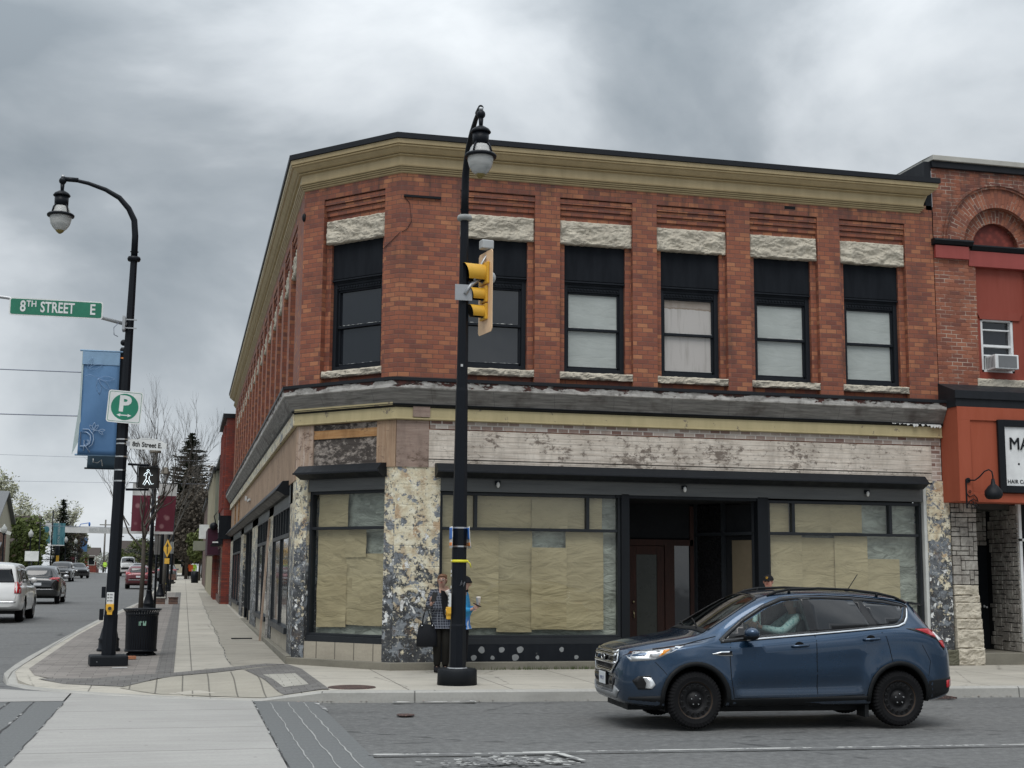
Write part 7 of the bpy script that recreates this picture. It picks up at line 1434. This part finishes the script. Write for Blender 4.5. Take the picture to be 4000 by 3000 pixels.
# lamps, signs and banners on the far pavement
AL = empty('acorn_lamp', (-17.5, 88, gz(88)), 0, 'nearest white acorn globe lamp on the far left pavement', 'street lamp', 'white acorn lamps on the left pavement'); b = M().use('pole black'); b.rings([(0, 0, 0, .16), (0, 0, .5, .14), (0, 0, .6, .07), (0, 0, 3.7, .055), (0, 0, 3.8, .12), (0, 0, 3.9, .12)], 10); b.build('pole', AL)
b = M().use('lantern globe'); b.rings([(0, 0, 3.9, .14), (0, 0, 4.1, .23), (0, 0, 4.3, .22), (0, 0, 4.42, .12), (0, 0, 4.52, .07), (0, 0, 4.6, .02)], 14); b.build('glass_globe', AL)
for y, lab in ((107, 'second white acorn lamp, in front of the round cedar'), (145, 'third white acorn lamp, right of the teal banners'), (160, 'farthest white acorn lamp, by the maroon and white banner')): o = copy_tree(AL); o.location = (-17.5, y, gz(y)); o['label'] = lab
def far_sign(x, y, z0, z1, w, m, label, name, cat='sign', h=None, txt=None, rot=False, tm='sign white', group=None):
    T = empty(name, (x, y, gz(y)), 0, label, cat, group); b = M().use('pole black'); b.rings([(0, 0, 0, .08), (0, 0, (h or z1-.05), .06)], 8); b.build('pole', T)
    b = M().use(m); b.box(*(w), -.12, -.09, z0, z1); b.build('sign_panel', T)
    if txt: text_mesh('lettering', txt, .3 if rot else .35, tm, T, ((w[0]+w[1])/2, -.14, (z0+z1)/2), (pi/2, -pi/2 if rot else 0, 0), .002)
    return T
mat('teal', lambda t: {'Base Color': t.mix(t.ramp(t.noise(t.mapv(t.ob, (5, 1, .3)), 2, 3), [(.45, 0.), (.5, 1.)]), (.02, .10, .13), (.06, .18, .21)), 'Roughness': .7}); mat('faded print', col=(.40, .42, .42), rough=.7)
g = gz(130); T = far_sign(-17.75, 130, 4.5-g, 6.85-g, (.1, 1.35), 'teal', 'teal banner lettered LOCAL THREADS on a tall dark pole, with its white partner', 'banner_post', 'banner', 7.2, 'LOCAL THREADS', True, 'faded print'); b = M().use('banner white'); b.box(-1.1, -.1, -.12, -.09, 4.6-g, 6.85-g); b.use('teal'); b.ball((-.6, -.13, 6.15-g), .33, 10, 6, (1, .1, 1.1)); b.prism([(-1., 4.6-g), (-.15, 4.6-g), (-.2, 5.5-g), (-.5, 5.85-g), (-.9, 5.5-g)], -.14, -.12); b.build('portrait_panel', T); b = M().use('banner white'); b.box(-1.1, 1.35, -.13, -.08, 4.4-g, 4.5-g); b.build('hem', T); b = M().use('pole black'); b.rings([(.5, 1.5, 0, .3), (.5, 1.5, 4.6, .26)], 10); b.build('thick_post', T); b = M().use('signal yellow'); b.box(.45, .75, 1.1, 1.2, 1.6, 2.3); b.build('yellow_box', T)
T = far_sign(-17.2, 106, 1.7, 2.6, (-.6, .6), 'sign white', 'white shaped plaque on a dark post by the left pavement', 'plaque_sign', h=1.8)
g = gz(170); T = far_sign(-17.7, 170, 4.35-g, 6.3-g, (.1, 1.0), 'banner blue', 'light blue banner on a dark pole far up the left pavement', 'banner_post', 'banner', 6.4); T = far_sign(-17.6, 165, 1.4, 2.9, (-1.5, -.1), 'banner white', 'white banner printed with a maroon shape under the white acorn lamps', 'banner_post', 'banner', 3.); b = M().use('maroon'); b.prism([(-1.4, 1.4), (-.2, 1.4), (-.2, 2.5), (-.6, 2.7), (-1.0, 2.2)], -.14, -.12); b.build('print', T)
T = empty('street_banner', (-11, 120, 0), 0, 'white cloth banner stretched over the side street with faint grey lettering', 'banner'); b = M().use('banner white'); b.grid([[(-4.6+9.4*i/20, .04*sin(i), z-.05*sin(pi*i/20)) for i in range(21)] for z in (5.58, 6.2)], False, True); b.build('fabric', T, fix=False); text_mesh('lettering', 'FOUIEST SITE', .56, 'faded print', T, (-.6, -.12, 5.87), ext=.002); b = M().use('cable grey'); b.tube([(-7, 0, 6.25), (-4.6, 0, 6.2), (4.8, 0, 6.2), (6, 0, 6.3)], .02, 4); b.build('rope', T); b = M().use('pole black'); b.rings([(-7, 0, 0, .08), (-7, 0, 6.6, .06)], 8); b.build('pole', T); b = M().use('pole black'); b.rings([(6, 0, 0, .08), (6, 0, 6.6, .06)], 8); b.build('pole', T)
for i, (x, y, h, lab) in enumerate(((-16.1, 200, 8.4, 'grey wooden utility pole left of the flowering shrub'), (-14.1, 201, 6.6, 'second wooden utility pole right of the flowering shrub'))):
    b = M().use('pale bark'); b.rings([(0, 0, 0, .16), (0, 0, h, .12)], 8); b.box(-.9, .9, -.05, .05, h-.9, h-.75); o = b.build('utility_pole'); o.location = (x, y, gz(y)); tag(o, lab, 'utility pole')
b = M().use('sign blue'); b.tube([(0, 0, 0), (0, 0, 6.2), (.3, 0, 6.9), (1.4, 0, 7.1)], .06, 6); b.ball((1.5, 0, 6.9), .25, 8, 6, (.6, .6, 1.3)); o = b.build('blue_street_lamp'); o.location = (-18.6, 178, gz(178)); tag(o, 'small blue lamp on a curved arm above the white overhead banner', 'street lamp')
b = M().use('pole black'); b.rings([(0, 0, 0, .3), (0, 0, .95, .33), (0, 0, 1.0, .2)], 14); o = b.build('trash_bin'); o.location = (-2.7, 95, gz(95)); tag(o, 'far black litter bin against the shops on the right pavement', 'litter bin')
b = M().use('hood dark'); b.box(-.3, .3, -.3, .3, .25, .35); b.box(-.3, -.2, -.3, .3, 0, .9); b.use('brown brick'); b.box(-.3, .3, -.25, .3, .5, .9); o = b.build('bench'); o.location = (-4.5, 78, gz(78)); tag(o, 'dark bench with a brown back on the verge past the hydrant', 'bench')
# ------------------------------------------------------------------ people
mat('skin', lambda t: {'Base Color': t.mix(t.noise(t.ob, 8, 3), (.38, .22, .165), (.46, .28, .21)), 'Roughness': .5}); mat('skin pink', col=(.55, .27, .20), rough=.5); mat('brown hair', col=(.15, .07, .035), rough=.55); mat('grey hair', col=(.35, .34, .32), rough=.7); mat('black cloth', col=(.011, .011, .013), rough=.9); mat('dark trousers', col=(.016, .015, .013), rough=.9); mat('black bag', col=(.008, .009, .012), rough=.7)
mat('lip red', col=(.42, .09, .08), rough=.4); mat('eye white', col=(.6, .58, .55), rough=.3); mat('eye dark', col=(.02, .015, .012), rough=.3); mat('cup white', col=(.72, .66, .60), rough=.5); mat('phone black', col=(.006, .006, .007), rough=.6); mat('orange vest', col=(.85, .14, .03), rough=.7); mat('lime vest', col=(.50, .80, .08), rough=.7)
def plaid(t):
    o = t.sep(t.ob); f = lambda v, d, w: t.ramp(t.math('FRACT', t.math('DIVIDE', v, d)), [(w, 1.), (w+.06, 0.)])
    a = t.math('MAXIMUM', f(t.math('ADD', o[0], o[1]), .045, .12), f(o[2], .045, .12)); c = t.math('MAXIMUM', f(t.math('ADD', o[0], o[1]), .09, .45), f(o[2], .09, .45))
    return {'Base Color': t.mix(a, t.mix(c, (.016, .018, .03), (.035, .04, .055)), (.22, .235, .27)), 'Roughness': .9, 'Normal': t.bump(t.noise(t.ob, 14, 3), .5, .02)}
mat('plaid shirt', plaid); mat('check shirt', lambda t: {'Base Color': t.mix(t.ramp(t.voro(t.ob, 30), [(.2, 0.), (.5, 1.)]), (.18, .32, .34), (.42, .52, .52)), 'Roughness': .9})
mat('blue jacket', lambda t: {'Base Color': t.mix(t.ramp(t.math('MULTIPLY', t.math('ADD', t.sep(t.ob)[2], t.math('MULTIPLY', t.noise(t.ob, 6, 2), .12)), .5), [(.51, 0.), (.54, 1.)]), t.mix(t.ramp(t.noise(t.mapv(t.ob, (3, 3, 1.5)), 2.5, 1), [(.47, 0.), (.5, 1.)]), (.55, .60, .66), (.05, .20, .55)), (.015, .25, .52)), 'Roughness': .6, 'Normal': t.bump(t.noise(t.ob, 9, 3), .5, .02)})
def skin(name, V, E, m, parent, sub=2, root='pelvis'):
    """one continuous surface grown over connected joints, radius per joint"""
    names = list(V); me = bpy.data.meshes.new(name); me.from_pydata([V[n][:3] for n in names], [(names.index(a), names.index(c)) for a, c in E], []); o = bpy.data.objects.new(name, me); COL.objects.link(o); o.parent = parent
    md = o.modifiers.new('skin', 'SKIN'); md.use_smooth_shade = True
    for i, n in enumerate(names):
        r = V[n][3]; r2 = V[n][4] if len(V[n]) > 4 else r; me.skin_vertices[0].data[i].radius = (r, r2); me.skin_vertices[0].data[i].use_root = (n == (root if root in names else names[0]))
    s_ = o.modifiers.new('sub', 'SUBSURF'); s_.levels = s_.render_levels = sub
    dg = bpy.context.evaluated_depsgraph_get(); m2 = bpy.data.meshes.new_from_object(o.evaluated_get(dg), depsgraph=dg); o.modifiers.clear(); o.data = m2; m2.materials.clear(); m2.materials.append(MATS[m])
    for p in m2.polygons: p.use_smooth = True
    m2.name = name; return o
BODY_E = [('pelvis', 'waist'), ('waist', 'chest'), ('chest', 'neck0'), ('neck0', 'neck1'), ('neck1', 'head0'), ('head0', 'head1'), ('head1', 'head2')] + sum([[('pelvis', 'hip'+s), ('hip'+s, 'knee'+s), ('knee'+s, 'ankle'+s), ('ankle'+s, 'toe'+s), ('chest', 'sho'+s), ('sho'+s, 'elb'+s), ('elb'+s, 'wri'+s)] for s in 'LR'], [])
def person(name, loc, rz, H, J, label, top, bottom, hair='brown hair', look=0., extra=None, seated=False, shoes='black cloth', group=None, face=True, skinm='skin'):
    """J overrides joints; figure faces local -Y; x to its left (+x) is 'L'"""
    T = empty(name, loc, rz, label, 'person', group); k = H/1.70; T.scale = (k, k, k)
    P = dict(pelvis=(0, 0, .93, .135, .10), waist=(0, 0, 1.08, .125, .09), chest=(0, .0, 1.28, .15, .10), neck0=(0, .01, 1.42, .06), neck1=(0, -.005, 1.475, .055))
    for s, g_ in (('L', 1), ('R', -1)): P.update({'hip'+s: (g_*.09, 0, .86, .085), 'knee'+s: (g_*.095, -.01, .48, .058), 'ankle'+s: (g_*.10, .02, .09, .038), 'toe'+s: (g_*.115, -.13, .035, .033), 'sho'+s: (g_*.175, .01, 1.385, .052), 'elb'+s: (g_*.235, .03, 1.11, .040), 'wri'+s: (g_*.24, -.06, .87, .028)})
    P.update({a: b_ for a, b_ in J.items()})
    n = Vector(P['neck1'][:3]); P['head0'] = (n.x, n.y-.018, n.z+.055, .068, .078); P['head1'] = (n.x, n.y-.022, n.z+.12, .077, .092); P['head2'] = (n.x, n.y-.015, n.z+.175, .058, .070)
    # hands: palm with four fingers and a thumb as part of the same body
    E = list(BODY_E)
    hands = {}
    for s, g_ in (('L', 1), ('R', -1)):
        w = Vector(P['wri'+s][:3]); e = Vector(P['elb'+s][:3]); d = Vector(J['hand'+s]) if 'hand'+s in J else (w-e).normalized(); d.normalize(); side = d.cross(Vector((0, 1, 0)) if abs(d.y) < .8 else Vector((1, 0, 0))).normalized()*g_; pal = d.cross(side); P['pal'+s] = (*(w+d*.055), .026, .036); E.append(('wri'+s, 'pal'+s)); hands[s] = (w, d, side, pal)
    P.pop('handL', None); P.pop('handR', None)
    body = skin('body', P, E, skinm, T)
    for s, (w, d, side, pal) in hands.items():
        for i in range(4):
            l = (.030, .034, .032, .025)[i]; b0 = w+d*.078+side*(.027-.018*i); c = pal*.35; skin('finger', {'a': (*(b0-d*.02), .009), 'b': (*(b0+d*l), .0085), 'c': (*(b0+d*l*1.7+pal*l*.6), .008), 'd': (*(b0+d*l*2.0+pal*l*1.25), .007)}, [('a', 'b'), ('b', 'c'), ('c', 'd')], skinm, body, 1, 'a')
        b0 = w+d*.03+side*.026; skin('thumb', {'a': (*b0, .011), 'b': (*(b0+side*.024+d*.028), .010), 'c': (*(b0+side*.022+d*.056+pal*.012), .0085)}, [('a', 'b'), ('b', 'c')], skinm, body, 1, 'a')
    # clothes follow the same joints, a little larger
    def gr(n_, a, c=None): v = P[n_]; return (*v[:3], v[3]+a, (v[4] if len(v) > 4 else v[3])+(c if c is not None else a))
    up = {'pelvis': gr('pelvis', .035), 'waist': gr('waist', .035), 'chest': gr('chest', .03), 'neck0': gr('neck0', .014)}; ue = [('pelvis', 'waist'), ('waist', 'chest'), ('chest', 'neck0')]
    for s in 'LR':
        up.update({'sho'+s: gr('sho'+s, .02), 'elb'+s: gr('elb'+s, .022), 'wri'+s: gr('wri'+s, .016)}); ue += [('chest', 'sho'+s), ('sho'+s, 'elb'+s), ('elb'+s, 'wri'+s)]
    pv = Vector(P['pelvis'][:3]); up['hem'] = (pv.x, pv.y, pv.z-.10, .165, .125); ue.append(('pelvis', 'hem')); skin('jacket', up, ue, top, T)
    lo = {'pelvis': gr('pelvis', .012), 'waist0': (*((Vector(P['pelvis'][:3])+Vector(P['waist'][:3]))/2), .135, .10)}; le = [('pelvis', 'waist0')]
    for s in 'LR':
        lo.update({'hip'+s: gr('hip'+s, .018), 'knee'+s: gr('knee'+s, .022), 'ankle'+s: gr('ankle'+s, .026)}); le += [('pelvis', 'hip'+s), ('hip'+s, 'knee'+s), ('knee'+s, 'ankle'+s)]
    skin('trousers', lo, le, bottom, T)
    for s in 'LR':
        a = Vector(P['ankle'+s][:3]); t_ = Vector(P['toe'+s][:3]); skin('shoe', {'z': (*(a+Vector((0, .005, .04))), .050), 'a': (*(a+Vector((0, .02, -.03))), .056), 'b': (*(a.lerp(t_, .55)+Vector((0, 0, -.005))), .055, .048), 'c': (*(t_+Vector((0, -.02, .0))), .048, .040)}, [('z', 'a'), ('a', 'b'), ('b', 'c')], shoes, T, 1, 'a')
    # head details
    hd = Vector(P['head1'][:3]); Rz = Matrix.Rotation(look, 3, 'Z')
    def hp(x, y, z): return hd+Rz @ Vector((x, y, z))
    if face:
        b = M().use(skinm); b.tube([hp(0, -.088, .012), hp(0, -.104, -.018), hp(0, -.092, -.028)], [.008, .014, .010], 7); b.build('nose', body)
        for g_ in (-1, 1):
            b = M().use('eye white'); b.ball(hp(g_*.030, -.081, .006), .0115, 8, 6, (1.2, .6, .8)); ey = b.build('eye', body); b = M().use('eye dark'); b.ball(hp(g_*.030, -.0885, .005), .0058, 8, 6, (1, .5, 1)); b.build('iris', body); b = M().use(hair if hair != 'none' else 'eye dark'); b.tube([hp(g_*.014, -.090, .024), hp(g_*.030, -.090, .029), hp(g_*.046, -.080, .024)], .004, 5); b.build('eyebrow', body); b = M().use(skinm); b.ball(hp(g_*.079, .0, -.006), .024, 8, 6, (.4, .8, 1.2)); b.build('ear', body)
        b = M().use('lip red'); b.tube([hp(-.024, -.084, -.050), hp(0, -.093, -.047), hp(.024, -.084, -.050)], [.004, .0075, .004], 6); b.build('mouth', body)
    if extra: extra(T, body, P, hp)
    return T
def fill_hair(T, hp, m='brown hair', bun=True):
    b = M().use(m); N = 14; rows = []
    for i in range(11):
        a = i/10*pi*.72; rows.append([hp(.092*sin(a)*cos(t), .004+.110*sin(a)*sin(t)*(1 if sin(t) > 0 else (.90 if i < 5 else .35 if i < 7 else -.1)), .0+.108*cos(a)) for t in [2*pi*k/N for k in range(N)]])
    b.grid(rows, True, True); h = b.build('hair', T)
    if bun: b = M().use(m); b.ball(hp(.03, .105, .06), .042, 10, 8); b.build('hair_bun', T)
def wom(T, body, P, hp):
    fill_hair(T, hp)
    b = M().use('eye dark')
    for g_ in (-1, 1): c = hp(g_*.031, -.096, .004); b.tube([c+Vector((.021*cos(a), 0, .015*sin(a))) for a in [2*pi*k/12 for k in range(13)]], .0022, 4)
    b.tube([hp(-.052, -.094, .006), hp(-.08, -.02, .008)], .002, 4); b.tube([hp(.052, -.094, .006), hp(.08, -.02, .008)], .002, 4); b.build('glasses', T)
    b = M().use('black cloth'); b.prism([(-.03, 1.42), (.06, 1.40), (.14, 1.30), (.13, .93), (.02, .95), (-.01, 1.2)], -.16, -.12); b.build('undershirt', T)
WX, WY = .76, -.66
def jt(**k): return k
woman = person('person', (WX, WY, 0), radians(-6), 1.70, jt(
    shoR=(-.17, .01, 1.375, .05), elbR=(-.24, -.02, 1.13, .04), wriR=(-.20, -.24, 1.17, .027), handR=(.05, -.4, .9),
    shoL=(.17, .01, 1.375, .05), elbL=(.22, -.13, 1.14, .04), wriL=(.12, -.19, 1.36, .027), handL=(-.45, .2, .85),
    hipL=(.085, 0, .86, .095), hipR=(-.085, 0, .86, .095), kneeL=(.085, -.05, .47, .06), kneeR=(-.075, -.04, .47, .06), ankleL=(.08, .04, .09, .038), ankleR=(-.06, .03, .09, .038), toeL=(.10, -.12, .035, .034), toeR=(-.08, -.13, .035, .034), pelvis=(0, 0, .93, .155, .12)),
    'woman in a dark plaid shirt looking at her phone, half behind the central pole', 'plaid shirt', 'dark trousers', look=-.25, extra=wom)
def world_of(T, v): bpy.context.view_layer.update(); return T.matrix_world @ Vector(v)
p = world_of(woman, (-.185, -.28, 1.255)); b = M().use('phone black'); b.box(-.042, .042, -.006, .006, -.085, .085); o = b.build('phone', bevel=.004); o.location = p+Vector((.02, -.06, .05)); o.rotation_euler = (radians(-25), radians(8), radians(-20)); tag(o, 'black phone held up in the right hand of the plaid shirt woman', 'phone')
p = world_of(woman, (.10, -.22, 1.36)); b = M().use('cup white'); b.rings([(0, 0, -.07, .030), (0, 0, .05, .042), (0, 0, .055, .044), (0, 0, .065, .038)], 14); o = b.build('paper_cup'); o.location = p; o.rotation_euler = (radians(-10), radians(-25), 0); tag(o, 'crumpled white cup held at the cheek of the plaid shirt woman', 'cup')
BG = empty('handbag', (WX-.27, WY-.10, .45), radians(-8), 'large black tote bag hanging beside the plaid shirt woman', 'handbag')
b = M().use('black bag'); b.grid([[(w*x_, d*y_, z) for x_, y_ in [(cos(2*pi*k/16), sin(2*pi*k/16)) for k in range(16)]] for z, w, d in ((0, .17, .06), (.02, .185, .08), (.2, .175, .075), (.34, .14, .05), (.38, .13, .035))], True, True); b.face([(.17*cos(2*pi*k/16), .06*sin(2*pi*k/16), 0) for k in range(16)]); b.build('bag_body', BG)
for y_ in (-.04, .04): b = M().use('black bag'); b.tube([(-.09, y_, .33), (-.07, y_*.5, .5), (-.01, 0, .70), (.05, y_*.5, .5), (.09, y_, .33)], .012, 6); b.use('chrome'); b.ball((-.09, y_, .36), .014, 8, 6); b.ball((.09, y_, .36), .014, 8, 6); b.build('handle', BG)
def beanie(T, body, P, hp):
    b = M().use('black cloth'); N = 16; b.grid([[hp((.095+.012*sin(k*2))*sin(a)*cos(t), .01+.115*sin(a)*sin(t), .02+.105*cos(a)) for t in [2*pi*k/N for k in range(N)]] for a, k in [(i/8*pi*.55, i) for i in range(9)]], True, True); b.tube([hp(.098*cos(t), .01+.114*sin(t), .012) for t in [2*pi*k/20 for k in range(21)]], .018, 8); b.build('beanie', T)
    b = M().use('black cloth'); b.tube([(0.06, -.02, 1.46), (.0, -.08, 1.45), (-.06, -.02, 1.46), (0, .06, 1.47), (.06, -.02, 1.46)], .028, 8); b.build('scarf', T)
    b = M().use('black cloth'); b.tube([(-.19, -.05, 1.05), (-.195, -.06, .86), (-.18, -.05, .82)], .018, 6); b.build('bag_strap', T)
WX2, WY2 = 1.08, -.92
w2 = person('person', (WX2, WY2, 0), radians(62), 1.66, jt(
    elbR=(-.22, -.02, 1.10, .045), wriR=(-.12, -.19, 1.12, .027), handR=(.15, -.8, .4), elbL=(.22, -.04, 1.10, .045), wriL=(.10, -.19, 1.15, .027), handL=(-.15, -.8, .45), neck1=(0, -.03, 1.47, .055)),
    'person in a bright blue and white jacket and black beanie behind the central pole', 'blue jacket', 'black cloth', look=.0, extra=beanie, shoes='cup white')
p = world_of(w2, (-.07, -.29, 1.20)); b = M().use('phone black'); b.box(-.038, .038, -.075, .075, -.005, .005); o = b.build('phone', bevel=.004); o.location = p; o.rotation_euler = (radians(25), 0, radians(62)); tag(o, 'black phone held out by the person in the blue jacket', 'phone')
p = world_of(w2, (.08, -.27, 1.27)); b = M().use('cup white'); b.rings([(0, 0, -.08, .030), (0, 0, .05, .042), (0, 0, .055, .046), (0, 0, .075, .03)], 14); o = b.build('paper_cup'); o.location = p; tag(o, 'pale drink cup in the hand of the person in the blue jacket', 'cup')
def cap(T, body, P, hp):
    b = M().use('black cloth'); N = 16; b.grid([[hp(.094*sin(a)*cos(t), .008+.110*sin(a)*sin(t), .022+.098*cos(a)) for t in [2*pi*k/N for k in range(N)]] for a in [i/8*pi*.5 for i in range(9)]], True, True)
    b.grid([[hp(x, -.095-d*(1-(x/.085)**2)*.9, .03-.012*d/.07-(x/.085)**2*.012) for x in [-.085+.17*i/8 for i in range(9)]] for d in (0, .035, .07)], False, True); b.build('cap', T)
    b = M().use('signal yellow'); b.tube([hp(.022*cos(t), -.103, .062+.016*sin(t)) for t in [pi*k/8 for k in range(9)]], .0035, 4); b.ball(hp(0, -.106, .058), .008, 6, 4); b.tube([hp(-.02, -.104, .045), hp(.02, -.104, .045)], .003, 4); b.build('cap_emblem', T); b = M().use('grey hair'); b.ball(hp(.07, .03, -.005), .035, 8, 6, (.4, 1, 1)); b.ball(hp(-.07, .03, -.005), .035, 8, 6, (.4, 1, 1)); b.ball(hp(0, .08, -.01), .05, 8, 6, (1, .5, .8)); b.build('hair', T)
    b = M().use('eye dark'); [b.ball(hp(g_*.03, -.092, .006), .018, 8, 6, (1, .3, .7)) for g_ in (-1, 1)]; b.build('sunglasses', T)
person('person', (6.34, -2.0, 0), radians(-38), 1.72, {}, 'man in a black cap with yellow emblem walking behind the blue SUV', 'check shirt', 'dark trousers', 'grey hair', extra=cap, skinm='skin pink')
# driver, seated and facing forward (the car faces local -x)
def drv(T, body, P, hp): fill_hair(T, hp, 'grey hair', False)
DP = BC.T.matrix_world if False else None
bpy.context.view_layer.update(); q = BC.T.matrix_world @ Vector((.02, -.37, .80))
person('driver', tuple(q), cyaw-pi/2, 1.62, jt(pelvis=(0, .12, .10, .13, .10), waist=(0, .17, .24, .12, .09), chest=(0, .21, .44, .15, .10), neck0=(0, .21, .58, .06), neck1=(0, .19, .63, .055), hipL=(.09, .02, .09, .08), hipR=(-.09, .02, .09, .08), kneeL=(.10, -.36, .14, .06), kneeR=(-.10, -.36, .14, .06), ankleL=(.10, -.62, -.18, .04), ankleR=(-.10, -.62, -.18, .04), toeL=(.1, -.72, -.18, .033), toeR=(-.1, -.72, -.18, .033),
    shoL=(.17, .20, .55, .05), shoR=(-.17, .20, .55, .05), elbL=(.22, -.05, .36, .04), elbR=(-.22, -.05, .36, .04), wriL=(.12, -.30, .42, .027), wriR=(-.12, -.30, .42, .027), handL=(-.1, -.8, .3), handR=(.1, -.8, .3)), 'driver in a pale check shirt at the wheel of the blue SUV', 'check shirt', 'dark trousers', 'grey hair', extra=drv)
for x, y, rz, m, lab in ((-3.0, 118, 3.1, 'orange vest', 'distant walker in a bright orange top on the right pavement'), (-2.6, 121, 3.1, 'lime vest', 'distant walker in a lime vest beside the orange one'), (-14.9, 182, .2, 'lime vest', 'distant worker in a lime vest by the flowering shrub'), (-17.2, 150, .5, 'cup white', 'distant person in a pale top beside the turning black car')):
    T = person('person', (x, y, gz(y)), rz, 1.75, {}, lab, m, 'dark trousers', face=False, extra=lambda T, body, P, hp: fill_hair(T, hp, 'brown hair', False))
